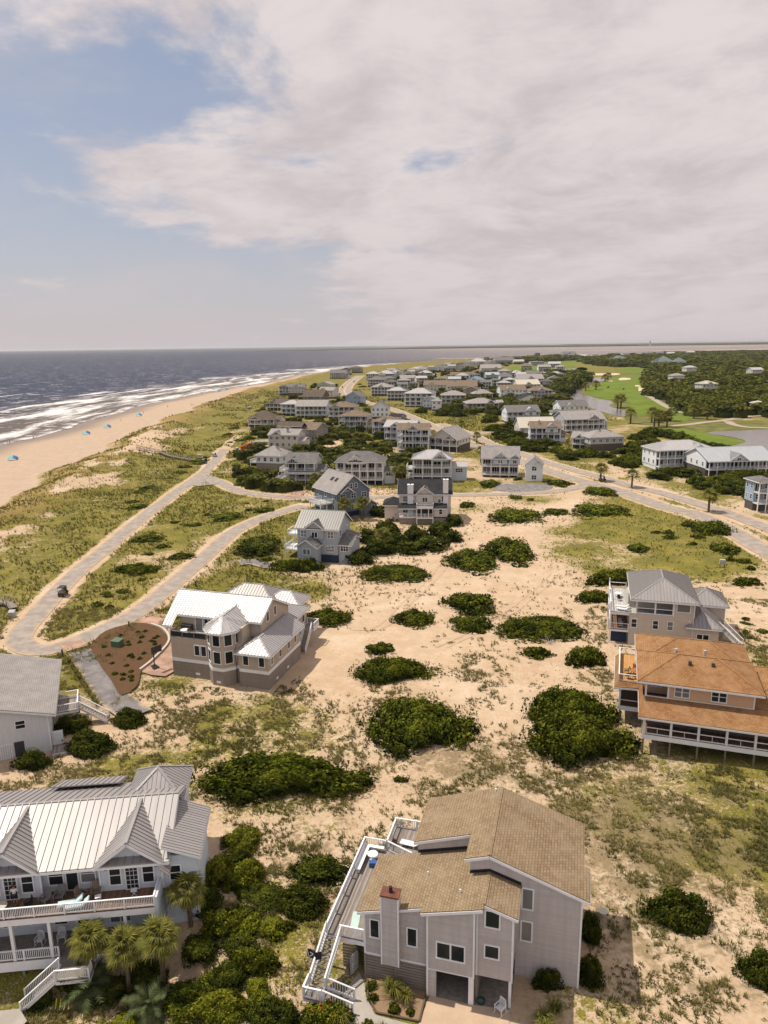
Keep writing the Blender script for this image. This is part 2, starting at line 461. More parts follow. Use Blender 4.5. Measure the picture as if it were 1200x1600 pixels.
def hfun(x, y, fm=None):
    x = np.asarray(x, float); y = np.asarray(y, float)
    h = hbase(x, y)
    if fm is None: fm = flat_mask(x, y)
    amp = sstep(6, 14, np.hypot((x-5)*.8, y-40))*sstep(0.5, 8, fm)*sstep(420, 240, y)*sstep(0, 40, x-xd(y))
    h = h+amp*((fbm(x/11, y/11, 21, 3)-.5)*.9+(fbm(x/2.6, y/2.6, 33, 2)-.5)*.22)
    return h
def hz(x, y): return float(hfun(np.array([x]), np.array([y]))[0])

def axis(lo, hi, step, grow):
    out = [0.0]
    while out[-1] < hi: out.append(out[-1]+max(step, grow*abs(out[-1])))
    neg = [0.0]
    while neg[-1] > lo: neg.append(neg[-1]-max(step, grow*abs(neg[-1])))
    return np.array(neg[:0:-1]+out)
gx = axis(-420, 4200, .9, .0175)
gy = [24.0]
while gy[-1] < 3300: gy.append(gy[-1]+max(.9, .0078*gy[-1]))
gy = np.array(gy)
GX, GY = np.meshgrid(gx, gy)
X, Y = GX.ravel(), GY.ravel()
FM = flat_mask(X, Y)
Z = hfun(X, Y, FM)
# vegetation cover, dry thatch, wet sand
def blob(px, py, rx, ry, z=0):
    c = G(px, py, z); dx = (G(px+rx, py)-c)[0]; dy = abs((G(px, py-ry)-G(px, py+ry))[1])/2
    return np.exp(-(((X-c[0])/dx)**2+((Y-c[1])/dy)**2))
S = X-xd(Y)
veg = .45+.07*sstep(150, 230, Y)+(fbm(X/15, Y/15, 41, 3)-.5)*.75*sstep(700, 300, Y)+.10*sstep(260, 420, Y)
lot = blob(690, 930, 190, 100)*.40+blob(520, 1040, 110, 60)*.36+blob(800, 1000, 170, 90)*.24+blob(1090, 1500, 130, 120)*.14+blob(640, 1260, 60, 50)*.15+blob(820, 800, 110, 25)*.15+blob(1165, 960, 60, 60)*.15+blob(850, 900, 60, 45)*.12
veg = veg-lot
greens = [(1030, 830, 120, 35, .42), (1080, 870, 90, 35, .28), (200, 860, 120, 60, .22), (330, 790, 90, 30, .25), (430, 850, 90, 45, .3), (400, 915, 100, 25, .28), (150, 780, 180, 90, .2),
          (480, 930, 60, 12, .2), (330, 1120, 25, 22, .3), (270, 1075, 40, 12, .2), (60, 1020, 90, 14, .4), (160, 1230, 200, 40, .16), (470, 1420, 70, 80, .18), (250, 1550, 200, 60, .1), (650, 660, 140, 20, .12), (1090, 780, 60, 8, .2), (760, 690, 90, 14, .2)]
for px, py, rx, ry, k in greens: veg = veg+k*blob(px, py, rx, ry)
veg = np.where(S < 60, np.maximum(veg, .62*sstep(-2, 8, S)), veg)
blow = sstep(.44, .58, fbm(X/7, Y/20, 47, 3))*sstep(9, 17, S)*sstep(36, 24, S)*sstep(520, 400, Y)
veg = veg-.40*blow
veg = np.where(S < 3, np.minimum(veg, .60*sstep(-7, 3, S)), veg)
veg = veg*sstep(-.2, 1.9, FM)+(.0)
veg = np.clip(veg, 0, 1)
dry = .25+.55*blob(960, 1300, 260, 110)+.5*blob(720, 1190, 90, 40)+.25*blob(1040, 1480, 200, 120)+.3*blob(480, 1350, 80, 120)+.35*blob(150, 1230, 200, 30)
dry = np.clip(dry*sstep(260, 160, Y), 0, 1)
dune = sstep(-3, 4, S)*sstep(30, 14, S)
wet = sstep(27, 4.0, X-xw(Y))
nx, ny = len(gx), len(gy)
idx = np.arange(nx*ny).reshape(ny, nx)
F_ = np.stack([idx[:-1, :-1].ravel(), idx[:-1, 1:].ravel(), idx[1:, 1:].ravel(), idx[1:, :-1].ravel()], 1)

t = NT('sand_ground'); P = t.coord()
n_big = t.noise(P, .06, 5); n_mid = t.noise(P, .33, 6, .6); n_sm = t.noise(P, 1.9, 6, .65); n_f = t.noise(P, 7.0, 4, .7)
sand = t.mix(t.mr(n_mid, .3, .7), (.49, .352, .228), (.60, .455, .318))
sand = t.mix(t.mr(n_sm, .36, .68, 0, .55), sand, (.44, .30, .185))
sand = t.mix(t.mr(n_f, .52, .72, 0, .45), sand, (.25, .18, .115))
pale = t.mix(t.mr(n_mid, .3, .7), (.60, .48, .35), (.70, .585, .45))
sand = t.mix(t.mr(n_big, .45, .7, 0, .35), sand, pale)
wetf = t.attr('wet')
bch = t.attr('beach')
bs = t.mix(t.mr(n_mid, .3, .7), (.43, .315, .225), (.49, .37, .275))
sand = t.mix(bch, sand, bs)
sand = t.mix(wetf, sand, (.24, .165, .11))
# green cover
v = t.attr('veg')
nn = t.math('ADD', t.math('MULTIPLY', n_mid, .36), t.math('ADD', t.math('MULTIPLY', n_sm, .40), t.math('MULTIPLY', n_f, .24)))
f = t.mr(t.math('ADD', nn, t.math('MULTIPLY', t.math('SUBTRACT', v, .5), .66)), .445, .56)
g1 = t.mix(t.mr(n_sm, .3, .7), (.060, .060, .006), (.22, .20, .022))
g1 = t.mix(t.mr(t.noise(P, .17, 4), .42, .64), g1, (.225, .19, .030))
g1 = t.mix(t.mr(n_f, .45, .7, 0, .6), g1, (.045, .05, .014))
gold = t.mix(t.mr(n_sm, .3, .7), (.20, .135, .035), (.33, .235, .075))
g1 = t.mix(t.math('MULTIPLY', t.attr('dune'), t.mr(t.noise(P, .07, 4), .36, .52)), g1, gold)
f = t.math('MULTIPLY', f, t.mr(t.math('ADD', t.math('MULTIPLY', n_f, .6), t.math('MULTIPLY', n_sm, .4)), .33, .52, .45, 1.0))
col = t.mix(t.math('MULTIPLY', f, t.mr(v, .0, .12)), sand, g1)
# dry thatch
d_ = t.attr('dry')
df = t.mr(t.math('ADD', t.math('MULTIPLY', t.noise(P, .28, 6, .65), .6), t.math('ADD', t.math('MULTIPLY', n_sm, .4), t.math('MULTIPLY', t.math('SUBTRACT', d_, .5), .42))), .47, .63, 0, .85)
th = t.mix(n_f, (.15, .115, .055), (.30, .225, .13))
col = t.mix(t.math('MULTIPLY', df, t.math('SUBTRACT', 1.0, bch)), col, th)
t.bump(t.math('ADD', t.math('MULTIPLY', n_sm, .6), t.math('MULTIPLY', n_f, .3)), .55, .28)
t.fin(col, t.mr(wetf, 0, 1, .95, .35, False), t.mr(wetf, 0, 1, .1, .4, False))
beach = sstep(3, -3, S)
ground = link('ground', mesh_np('ground', np.stack([X, Y, Z], 1), F_, MAT['sand_ground'], True, dict(veg=veg, dry=dry, wet=wet, dune=dune, beach=beach)))
tag(ground, 'pale sandy ground with scattered grass running from dunes to village', None, None, 'structure')
VEGI = veg.reshape(ny, nx)
def veg_at(x, y):
    i = np.clip(np.searchsorted(gx, x), 0, nx-1); j = np.clip(np.searchsorted(gy, y), 0, ny-1); return VEGI[j, i]
BARE = ((1-veg)*sstep(5, 0, S)).reshape(ny, nx)

# ------------------------------------------------------------------ sea
sx = -np.concatenate([np.arange(-200, 120, 10.0), 120+np.cumsum(np.geomspace(12, 3000, 90))])[::-1]
sx = np.concatenate([sx, np.array([400, 800, 1600, 3200, 6400, 14000, 40000.0])])
sy = np.concatenate([np.arange(60, 900, 12.0), 900+np.cumsum(np.geomspace(14, 2600, 112))])
SX, SY = np.meshgrid(sx, sy); sxx, syy = SX.ravel(), SY.ravel()
sdist = xw(syy)-sxx
ii = np.arange(sxx.size).reshape(len(sy), len(sx))
SF = np.stack([ii[:-1, :-1].ravel(), ii[:-1, 1:].ravel(), ii[1:, 1:].ravel(), ii[1:, :-1].ravel()], 1)
t = NT('sea_water'); P = t.coord(); o = sepxy(t, P)
sdn = t.attr('sd')
mp = t.node('ShaderNodeCombineXYZ'); t.l.new(t.math('MULTIPLY', sdn, .045), mp.inputs[0]); t.l.new(t.math('MULTIPLY', o[1], .0065), mp.inputs[1])
nb = t.noise(mp.outputs[0], 1.15, 6, .55, .5)
fine = t.noise(P, .12, 6, .7)
fo = t.math('ADD', t.math('MULTIPLY', nb, .72), t.math('MULTIPLY', fine, .28))
prof = t.math('MULTIPLY', t.mr(sdn, -1, 6), t.mr(sdn, 70, 270, 1, 0))
foam = t.mr(t.math('ADD', fo, t.math('MULTIPLY', t.math('SUBTRACT', prof, 1.0), .27)), .445, .60)
edge = t.math('MULTIPLY', t.mr(sdn, 0, 2.0), t.mr(sdn, 3, 9, 1, 0))
foam = t.math('MAXIMUM', foam, t.math('MULTIPLY', edge, t.mr(fine, .4, .6)))
bar = t.math('MULTIPLY', t.mr(sdn, 150, 240), t.mr(sdn, 300, 420, 1, 0))
foam = t.math('MAXIMUM', foam, t.math('MULTIPLY', t.mr(t.math('ADD', fo, t.math('MULTIPLY', t.math('SUBTRACT', bar, 1.0), .2)), .60, .66), .8))
wc = t.noise(t.scale(P, (.035, .10, 1)), 1.0, 4, .6)
caps = t.mr(t.math('ADD', t.math('MULTIPLY', wc, .7), t.math('MULTIPLY', t.noise(P, .3, 3), .3)), .575, .625)
foam = t.math('MAXIMUM', foam, t.math('MULTIPLY', caps, .8))
br = t.mr(t.noise(t.scale(P, (.00025, .0022, 1)), 1.0, 7, .6), .62, .66)
shoal = t.math('MULTIPLY', t.math('MULTIPLY', br, t.mr(o[1], 2100, 2900)), t.mr(o[1], 4200, 6000, 1, 0))
foam = t.math('MAXIMUM', foam, t.math('MULTIPLY', shoal, .8))
deep = t.mix(t.mr(t.noise(t.scale(P, (.03, .11, 1)), 1.0, 6, .7), .36, .64), (.013, .018, .040), (.054, .062, .102))  # light and dark sides of waves painted into the water colour
murk = t.mix(t.mr(sdn, 0, 190, 1, 0), deep, (.135, .105, .085))
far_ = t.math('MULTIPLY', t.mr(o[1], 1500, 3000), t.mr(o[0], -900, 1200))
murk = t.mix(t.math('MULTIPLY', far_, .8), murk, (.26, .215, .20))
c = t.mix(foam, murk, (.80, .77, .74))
w1 = t.noise(t.scale(P, (.22, .08, 1)), 1.0, 6, .65)
t.bump(w1, 1.0, 2.2)
t.fin(c, t.mr(foam, 0, 1, .5, .9), t.mr(foam, 0, 1, .10, .05))
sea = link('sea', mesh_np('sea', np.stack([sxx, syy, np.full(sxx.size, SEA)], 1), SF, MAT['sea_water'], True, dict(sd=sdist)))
tag(sea, 'slate grey ocean with whitecaps and surf breaking on the beach', None, None, 'structure')

# ------------------------------------------------------------------ roads
def paving(name, col, var=.12, edge=(.46, .335, .215)):
    t = NT(name); P = t.coord(); n = t.noise(P, .5, 6, .6); n2 = t.noise(P, 4, 4, .6)
    c = t.mix(t.mr(n, .35, .68), mul(col, 1-var), mul(col, 1+var)); c = t.mix(t.mr(n2, .45, .7, 0, .4), c, mul(col, .75))
    e = t.attr('edge')
    c = t.mix(t.mr(t.math('ADD', e, t.math('MULTIPLY', t.math('SUBTRACT', n, .5), .9)), .66, 1.05), c, edge)
    return t.fin(c, .92, .12)
paving('worn_asphalt', (.345, .295, .255), .17); paving('grey_gravel', (.225, .205, .20), .2); paving('brick_paving', (.42, .27, .20), .2); paving('sand_track', (.52, .38, .25), .1)
paving('golf_path', (.40, .33, .27), .1)
def ribbon(name, P, w, mat, dz=.06, label=None, parent=None):
    full = name == 'tyre_track'
    n = len(P); d = np.gradient(P, axis=0); d /= np.linalg.norm(d, axis=1)[:, None]+1e-9; nr = np.stack([d[:, 1], -d[:, 0]], 1)
    offs = np.array([-.5, -.38, -.15, .15, .38, .5])*w; k = len(offs)
    V = P[:, None, :]+nr[:, None, :]*offs[None, :, None]; V = V.reshape(-1, 2)
    zz = (hfun(V[:, 0], V[:, 1]) if full else hbase(V[:, 0], V[:, 1]))+dz+(.03 if full else 0)
    e = np.tile(np.array([1, .76, .3, .3, .76, 1.0]), n)
    i = np.arange(n*k).reshape(n, k)
    F = np.stack([i[:-1, :-1].ravel(), i[:-1, 1:].ravel(), i[1:, 1:].ravel(), i[1:, :-1].ravel()], 1)
    o = link(name, mesh_np(name, np.column_stack([V, zz]), F, MAT[mat], True, dict(edge=e)))
    return tag(o, label, None, None, 'structure')
dzs = dict(beach_lane=.07, cross_lane=.085, shore_road=.10, inner_road=.115, side_street=.13, old_carriageway=.145)
for k, (P_, w_) in ROADXY.items(): ribbon(k, P_, w_, 'worn_asphalt', dzs[k])
def sheet(name, pix, mat, dz, kind='structure', label=None, step=None, jag=0.0, straight=False):
    P = np.array([G(*p)[:2] for p in pix]) if straight else cat_rom([G(*p)[:2] for p in pix]+[G(*pix[0])[:2]], step or 3.0)[:-1]
    if jag:
        a = np.array([vnoise(np.array([p[0]/jag/3]), np.array([p[1]/jag/3]), 3)[0]-.5 for p in P]); c = P.mean(0)
        P = P+(P-c)/np.linalg.norm(P-c, axis=1)[:, None]*a[:, None]*jag*2
    z = float(np.max(hbase(P[:, 0], P[:, 1])))+dz
    me = bpy.data.meshes.new(name); me.from_pydata([(p[0], p[1], z) for p in P], [], [tuple(range(len(P)))]); me.update()
    me.materials.append(MAT[mat]); o = link(name, me)
    return tag(o, label, None, None, kind)
def ribbon_px(name, pix, w, mat, dz=.06): return ribbon(name, cat_rom([G(*p)[:2] for p in pix], 1.5), w, mat, dz)
ribbon_px('beach_house_driveway', [(124, 1018), (140, 1036), (158, 1062), (180, 1092), (215, 1118)], 4.2, 'grey_gravel', .12)
ribbon_px('brick_driveway', [(108, 1004), (122, 1014)], 3.6, 'brick_paving', .16)
sheet('parking_apron', [(300, 752), (328, 742), (345, 754), (322, 759), (300, 759)], 'worn_asphalt', .16)
ribbon_px('grey_house_drive', [(373, 880), (395, 878), (420, 884), (440, 885)], 4.0, 'grey_gravel', .10)
ribbon_px('brick_house_drive', [(455, 777), (470, 767), (482, 761)], 5.0, 'brick_paving', .17)
ribbon_px('sandy_turnaround', [(500, 703), (512, 698), (524, 693), (516, 687), (505, 683)], 7, 'sand_track', .10)
for off in (-.9, .9):
    for q in ([(690, 1010), (745, 985), (800, 955), (838, 925), (868, 895)], [(560, 985), (600, 975), (680, 900), (700, 870)]):
        P_ = cat_rom([G(*p)[:2]+np.array([off, 0]) for p in q], 1.5); ribbon('tyre_track', P_, .42, 'sand_track', .012)
sheet('gravel_yard', [(770, 766), (780, 757), (850, 756), (862, 764), (815, 770)], 'grey_gravel', .06)
ribbon_px('cart_lot_track', [(352, 702), (362, 688), (375, 680)], 5, 'sand_track', .10)

# golf course
t = NT('mown_grass'); P = t.coord(); n = t.noise(P, .05, 4); n2 = t.noise(P, .4, 4)
t.fin(t.mix(t.mr(n2, .35, .7, 0, .5), t.mix(t.mr(n, .35, .65), (.115, .165, .020), (.17, .215, .032)), (.09, .135, .016)), .9, .1)
t = NT('rough_grass'); P = t.coord(); n = t.noise(P, .12, 5)
t.fin(t.mix(t.mr(n, .35, .65), (.10, .11, .028), (.19, .175, .055)), .9, .1)
t = NT('bunker_sand'); t.fin(t.mix(t.noise(t.coord(), .4, 4), (.56, .43, .30), (.68, .54, .40)), .9, .1)
t = NT('pond_water'); P = t.coord(); t.bump(t.noise(t.scale(P, (.5, 1.6, 1)), 1.0, 4), .35, .3); t.fin((.20, .17, .155), .12, .5)
def Z8(*pts): return [(880+a/3.75, 520+b/3.75) for a, b in pts]
sheet('golf_rough', Z8((120, 350), (240, 275), (330, 240), (520, 235), (540, 300), (520, 370), (640, 420), (760, 490), (960, 510), (1200, 520), (1240, 570), (1000, 575), (840, 585), (700, 560), (560, 545), (400, 530), (330, 470), (280, 440), (300, 405), (200, 385)), 'rough_grass', .05, step=6)
sheet('fairway', Z8((112, 347), (230, 285), (330, 255), (480, 252), (500, 290), (470, 370), (520, 390), (600, 430), (670, 462), (740, 492), (700, 525), (600, 500), (500, 490), (400, 470), (360, 450), (400, 412), (300, 395), (200, 380)), 'mown_grass', .12, step=6)
sheet('fairway', Z8((500, 550), (620, 560), (760, 575), (1000, 620), (1070, 640), (1000, 658), (880, 652), (780, 637), (680, 600), (560, 590)), 'mown_grass', .12, step=5)
sheet('fairway', Z8((300, 215), (400, 205), (520, 210), (525, 225), (420, 235), (330, 230)), 'mown_grass', .12, step=8)
sheet('fairway', Z8((50, 212), (120, 200), (140, 218), (60, 225)), 'mown_grass', .12, step=8)
for q in (((800, 573), (880, 569.5), (900, 574), (860, 578), (800, 580)), ((893, 581), (905, 574), (918, 576), (915, 583)), ((845, 566), (915, 562.5), (918, 565.5), (850, 569))):
    sheet('fairway', list(q), 'mown_grass', .12, step=12)
sheet('tidal_creek', [(842, 581), (897, 576), (895, 581), (850, 585)], 'pond_water', .16, step=12)
sheet('golf_lagoon', Z8((245, 262), (170, 268), (140, 310), (60, 338), (40, 380), (110, 420), (190, 452), (290, 482), (360, 492), (368, 462), (270, 430), (300, 406), (200, 386), (108, 352), (130, 320), (200, 290), (245, 280)), 'pond_water', .20, step=5)
sheet('pond', Z8((1240, 568), (1000, 575), (880, 580), (840, 590), (900, 600), (1000, 616), (1070, 640), (1000, 664), (1000, 690), (1100, 706), (1240, 720)), 'pond_water', .22, step=4)
for q in (((322, 272), (345, 264), (392, 267), (390, 275), (335, 279)), ((440, 322), (470, 312), (488, 335), (482, 352), (445, 346)), ((420, 308), (445, 308), (450, 316), (425, 316)), ((490, 255), (520, 252), (515, 263), (490, 263)), ((140, 240), (310, 238), (315, 248), (150, 250)), ((260, 280), (290, 280), (290, 286), (262, 286))):
    sheet('bunker', Z8(*q), 'bunker_sand', .26, step=4)
ribbon_px('golf_cart_path', Z8((490, 368), (540, 395), (590, 425), (640, 450), (690, 470)), 5, 'golf_path', .22)
ribbon_px('golf_cart_path', Z8((600, 550), (720, 540), (840, 525), (940, 515), (1000, 505), (1100, 490), (1220, 485)), 5.5, 'golf_path', .22)
ribbon_px('golf_cart_path', Z8((960, 520), (1000, 540), (1080, 555), (1220, 560)), 5, 'golf_path', .24)

# far shore across the inlet
t = NT('far_scrub'); t.fin(t.mix(t.noise(t.coord(), .004, 5), (.055, .065, .05), (.09, .095, .07)), .9, .1)
mb = MB(); N = 160
for i in range(N):
    x0 = -1500+i*95.0; x1 = x0+95; hh = 14+10*vnoise(np.array([i/3.0]), np.array([0.5]), 4)[0]; hh *= min(1, max(.15, (x0+1600)/2500))
    y0 = 8600+250*math.sin(i/14.0)
    mb.prism([(x0, y0, SEA-1), (x0, y0, SEA+hh*.6), (x0, y0+120, SEA+hh), (x0, y0+2500, SEA+hh*1.15), (x0, y0+2500, SEA-1)], (x1-x0-.5, 0, 0))
tag(mb.build('far_shore', MAT['far_scrub']), 'low hazy wooded shore beyond the inlet', None, None, 'structure')
mb = MB()
for x0, x1, y0, dy in ((-600, 9000, 8350, 200), (400, 5200, 6300, 140), (1500, 3400, 4100, 110), (200, 1500, 2700, 40)):
    n = 40; P = []
    for k in range(n+1):
        x = x0+(x1-x0)*k/n; P.append((x, y0+30*math.sin(k*.9)+(dy*math.sin(math.pi*k/n))*0, SEA+.25))
    Q = [(p[0], p[1]+dy*(.15+.85*math.sin(math.pi*min(1, max(0, k/n)))), SEA+.9) for k, p in enumerate(P)]
    for k in range(n): mb.poly([P[k], P[k+1], Q[k+1], Q[k]])
sb = mb.build('sandbars', MAT['bunker_sand']); tag(sb, 'pale sandbars and strand across the inlet', None, None, 'structure')
# ------------------------------------------------------------------ house kit (local axes: x along the front, y away from it, z up)
METAL = {'white_metal', 'slate_metal', 'pale_metal', 'silver_metal', 'grey_metal', 'blue_metal', 'pale_blue_metal', 'cream_metal', 'green_metal'}
WC, CC = {}, {}
def window_mesh(w, h, kind, fm):
    k = (round(w, 2), round(h, 2), kind, fm)
    if k in WC: return WC[k]
    f = MB(); b = .11
    f.box(-w/2-b, w/2+b, -.07, .0, h, h+b); f.box(-w/2-b, w/2+b, -.09, .0, -b, 0)
    f.box(-w/2-b, -w/2, -.07, .0, 0, h); f.box(w/2, w/2+b, -.07, .0, 0, h)
    nn = {'2': 2, '3': 3, '4': 4}.get(kind[0], 1)
    for i in range(1, nn):
        x = -w/2+w*i/nn; f.box(x-.06, x+.06, -.065, .0, 0, h)
    if 'd' in kind: f.box(-w/2, w/2, -.06, .0, h*.5-.035, h*.5+.035)
    if 'g' in kind:
        for i in range(1, 3): f.box(-w/2+w*i/3-.015, -w/2+w*i/3+.015, -.055, .0, 0, h)
        for i in range(1, 5): f.box(-w/2, w/2, -.055, .0, h*i/5-.015, h*i/5+.015)
    p = MB().box(-w/2, w/2, -.035, .0, 0, h)
    WC[k] = (f.mesh('window', MAT[fm]), p.mesh('pane', MAT['glass']))
    return WC[k]
def seams_on(mb, pts, step, w=.06, hgt=.10):
    P = [Vector(p) for p in pts]; n = Vector((0, 0, 0))
    for i in range(len(P)): n += P[i].cross(P[(i+1) % len(P)])
    n.normalize()
    if n.z < 0: n = -n
    e = Vector((-n.y, n.x, 0))
    if e.length < .01: e = Vector((1, 0, 0))
    e.normalize(); d = n.cross(e)
    q = [(p.dot(e), p.dot(d)) for p in P]; c = P[0].dot(n)
    a0 = min(x for x, _ in q); a1 = max(x for x, _ in q)
    k = math.ceil((a0+.02)/step)
    while k*step < a1-.02:
        x = k*step; ys = []
        for i in range(len(q)):
            (xa, ya), (xb, yb) = q[i], q[(i+1) % len(q)]
            if (xa <= x) != (xb <= x): ys.append(ya+(x-xa)/(xb-xa)*(yb-ya))
        ys.sort()
        for j in range(0, len(ys)-1, 2):
            if ys[j+1]-ys[j] > .1:
                A = e*x+d*ys[j]+n*(c+hgt*.4); B = e*x+d*ys[j+1]+n*(c+hgt*.4)
                mb.prism([A-e*w/2-n*hgt/2, A+e*w/2-n*hgt/2, A+e*w/2+n*hgt/2, A-e*w/2+n*hgt/2], B-A)
        k += 1
class House:
    def __init__(s, name, label, x, y, rot=0.0, z=None, cat='house', group=None, trim='trim'):
        s.x, s.y, s.rot = x, y, math.radians(rot)
        s.z = hz(x, y) if z is None else z
        s.root = empty(name, (x, y, s.z), s.rot); tag(s.root, label, cat, group)
        s.trim = trim; HOUSES.append(s); s.ext = [0, 0, 0, 0]
    def world(s, u, v, z=0): 
        c, q = math.cos(s.rot), math.sin(s.rot); return (s.x+u*c-v*q, s.y+u*q+v*c, s.z+z)
    def put(s, name, mb, mat, parent=None, kind=None, smooth=False, label=None):
        o = mb.build(name, MAT[mat], parent or s.root, smooth)
        if kind: o['kind'] = kind
        if label: o['label'] = label
        for p in mb.v: s.ext = [min(s.ext[0], p[0]), max(s.ext[1], p[0]), min(s.ext[2], p[1]), max(s.ext[3], p[1])]
        return o
    def wall(s, x0, x1, y0, y1, z0, z1, mat, name='wall', top=None, corner=None):
        mb = MB()
        if top is None: mb.box(x0, x1, y0, y1, z0, z1)
        elif top[0] == 'gx': mb.prism([(x0, y0, z0), (x0, y1, z0), (x0, y1, z1), (x0, (y0+y1)/2, z1+top[1]), (x0, y0, z1)], (x1-x0, 0, 0))
        elif top[0] == 'gy': mb.prism([(x0, y0, z0), (x1, y0, z0), (x1, y0, z1), ((x0+x1)/2, y0, z1+top[1]), (x0, y0, z1)], (0, y1-y0, 0))
        o = s.put(name, mb, mat)
        if corner:
            for cx in (x0, x1): s.put('corner_board', MB().box(cx-.08, cx+.08, y0-.03, y0+.08, z0, z1-.02), corner)
        return o
    def wallpoly(s, uz, v0, v1, mat, name='wall'):
        return s.put(name, MB().prism([(a, v0, b) for a, b in uz], (0, v1-v0, 0)), mat)
    def roof(s, planes, mat, t=.12, seam=None, ridges=(), fascia=(), name='roof', fmat=None):
        mb = MB()
        for p in planes: mb.prism(p, (0, 0, -t))
        r = s.put(name, mb, mat)
        if mat in METAL:
            sm = MB()
            for p in planes: seams_on(sm, p, seam or .55, .05 if (seam or .55) < .5 else .06, .055 if (seam or .55) < .5 else .085)
            if sm.v: s.put('seam', sm, mat, r, 'stuff')
        if ridges:
            rb = MB()
            for a, b in ridges: rb.bar((a[0], a[1], a[2]+.015), (b[0], b[1], b[2]+.015), .26, .05 if mat in METAL else .02)
            s.put('ridge_cap', rb, mat, r)
        if fascia:
            fb = MB()
            for a, b in fascia: fb.bar((a[0], a[1], a[2]-t-.09), (b[0], b[1], b[2]-t-.09), .07, .22)
            s.put('fascia', fb, fmat or s.trim, r)
        return r
    def hip(s, x0, x1, y0, y1, z, rise, mat, ov=.5, **k):
        x0 -= ov; x1 += ov; y0 -= ov; y1 += ov; w = x1-x0; d = y1-y0
        A, B, C, D = (x0, y0, z), (x1, y0, z), (x1, y1, z), (x0, y1, z)
        if w >= d:
            h = d/2; e = (x0+h, y0+h, z+rise); f = (x1-h, y0+h, z+rise)
            if w-d < .3:
                e = f = ((x0+x1)/2, y0+h, z+rise); pl = [[A, B, e], [B, C, e], [C, D, e], [D, A, e]]
            else: pl = [[A, B, f, e], [B, C, f], [C, D, e, f], [D, A, e]]
        else:
            h = w/2; e = (x0+h, y0+h, z+rise); f = (x0+h, y1-h, z+rise)
            pl = [[A, B, e], [B, C, f, e], [C, D, f], [D, A, e, f]]
        rg = [(A, e), (B, f if w >= d else e), (C, f), (D, e if w >= d else f)]+([(e, f)] if e != f else [])
        return s.roof(pl, mat, ridges=rg, fascia=[(A, B), (B, C), (D, A)], **k)
    def gx(s, x0, x1, y0, y1, z, rise, mat, ov=.5, **k):
        sl = rise/((y1-y0)/2); x0 -= ov; x1 += ov; y0 -= ov; y1 += ov; z -= sl*ov; rise += sl*ov; m = (y0+y1)/2
        a, b, c, d, e, f = (x0, y0, z), (x1, y0, z), (x1, y1, z), (x0, y1, z), (x0, m, z+rise), (x1, m, z+rise)
        return s.roof([[a, b, f, e], [e, f, c, d]], mat, ridges=[(e, f)], fascia=[(a, b), (a, e), (e, d), (b, f), (f, c)], **k)
    def gy(s, x0, x1, y0, y1, z, rise, mat, ov=.5, **k):
        sl = rise/((x1-x0)/2); x0 -= ov; x1 += ov; y0 -= ov; y1 += ov; z -= sl*ov; rise += sl*ov; m = (x0+x1)/2
        a, b, c, d, e, f = (x0, y0, z), (x1, y0, z), (x1, y1, z), (x0, y1, z), (m, y0, z+rise), (m, y1, z+rise)
        return s.roof([[a, e, f, d], [e, b, c, f]], mat, ridges=[(e, f)], fascia=[(a, e), (e, b), (a, d), (b, c)], **k)
    def win(s, face, a, plane, z, w=.9, h=1.5, kind='1d', fm=None, name='window'):
        fr, pn = window_mesh(w, h, kind, fm or s.trim)
        o = link(name, fr, s.root); p = link('pane', pn, o)
        if face == 'f': o.location = (a, plane-.002, z)
        elif face == 'l': o.location = (plane-.002, a, z); o.rotation_euler = (0, 0, -math.pi/2)
        elif face == 'r': o.location = (plane+.002, a, z); o.rotation_euler = (0, 0, math.pi/2)
        return o
    def winat(s, p, ang, w, h, kind='1', fm=None):
        fr, pn = window_mesh(w, h, kind, fm or s.trim); o = link('window', fr, s.root); link('pane', pn, o); o.location = p; o.rotation_euler = (0, 0, ang); return o
    def deck(s, x0, x1, y0, y1, z, mat='pale_decking', t=.32, tm=None):
        o = s.put('deck', MB().box(x0, x1, y0, y1, z-.06, z), mat)
        s.put('rim_joist', MB().box(x0+.01, x1-.01, y0-.02, y1-.01, z-t, z-.062), tm or s.trim, o); return o
    def cols(s, pts, z0, z1, w=.2, mat=None):
        k = (round(w, 2), round(z1-z0, 2), mat or s.trim)
        if k not in CC: CC[k] = MB().box(-w/2, w/2, -w/2, w/2, 0, z1-z0).mesh('column', MAT[mat or s.trim])
        for p in pts:
            o = link('column', CC[k], s.root); o.location = (p[0], p[1], z0)
    def rail(s, pts, z, h=1.0, mat=None, bal=.17, post=2.2, cap=None, zs=None):
        mb = MB(); bb = MB(); mat = mat or s.trim; zs = zs or [z]*len(pts)
        for i in range(len(pts)-1):
            a = Vector((*pts[i], zs[i])); b = Vector((*pts[i+1], zs[i+1])); L = (b-a).length; n = max(1, round(L/post))
            for k in range(n+(1 if i == len(pts)-2 else 0)):
                p = a.lerp(b, k/n); mb.box(p.x-.06, p.x+.06, p.y-.06, p.y+.06, p.z, p.z+h+.04)
            u_ = Vector((0, 0, h)); mb.bar(a+u_, b+u_, .13, .06); l_ = Vector((0, 0, .12)); mb.bar(a+l_, b+l_, .06, .08)
            if bal:
                m = max(1, int(L/bal))
                for k in range(m):
                    p = a.lerp(b, (k+.5)/m); bb.box(p.x-.022, p.x+.022, p.y-.022, p.y+.022, p.z+.12, p.z+h-.02)
        o = s.put('railing', mb, cap or mat)
        if bal: s.put('baluster', bb, mat, o, 'stuff')
        return o
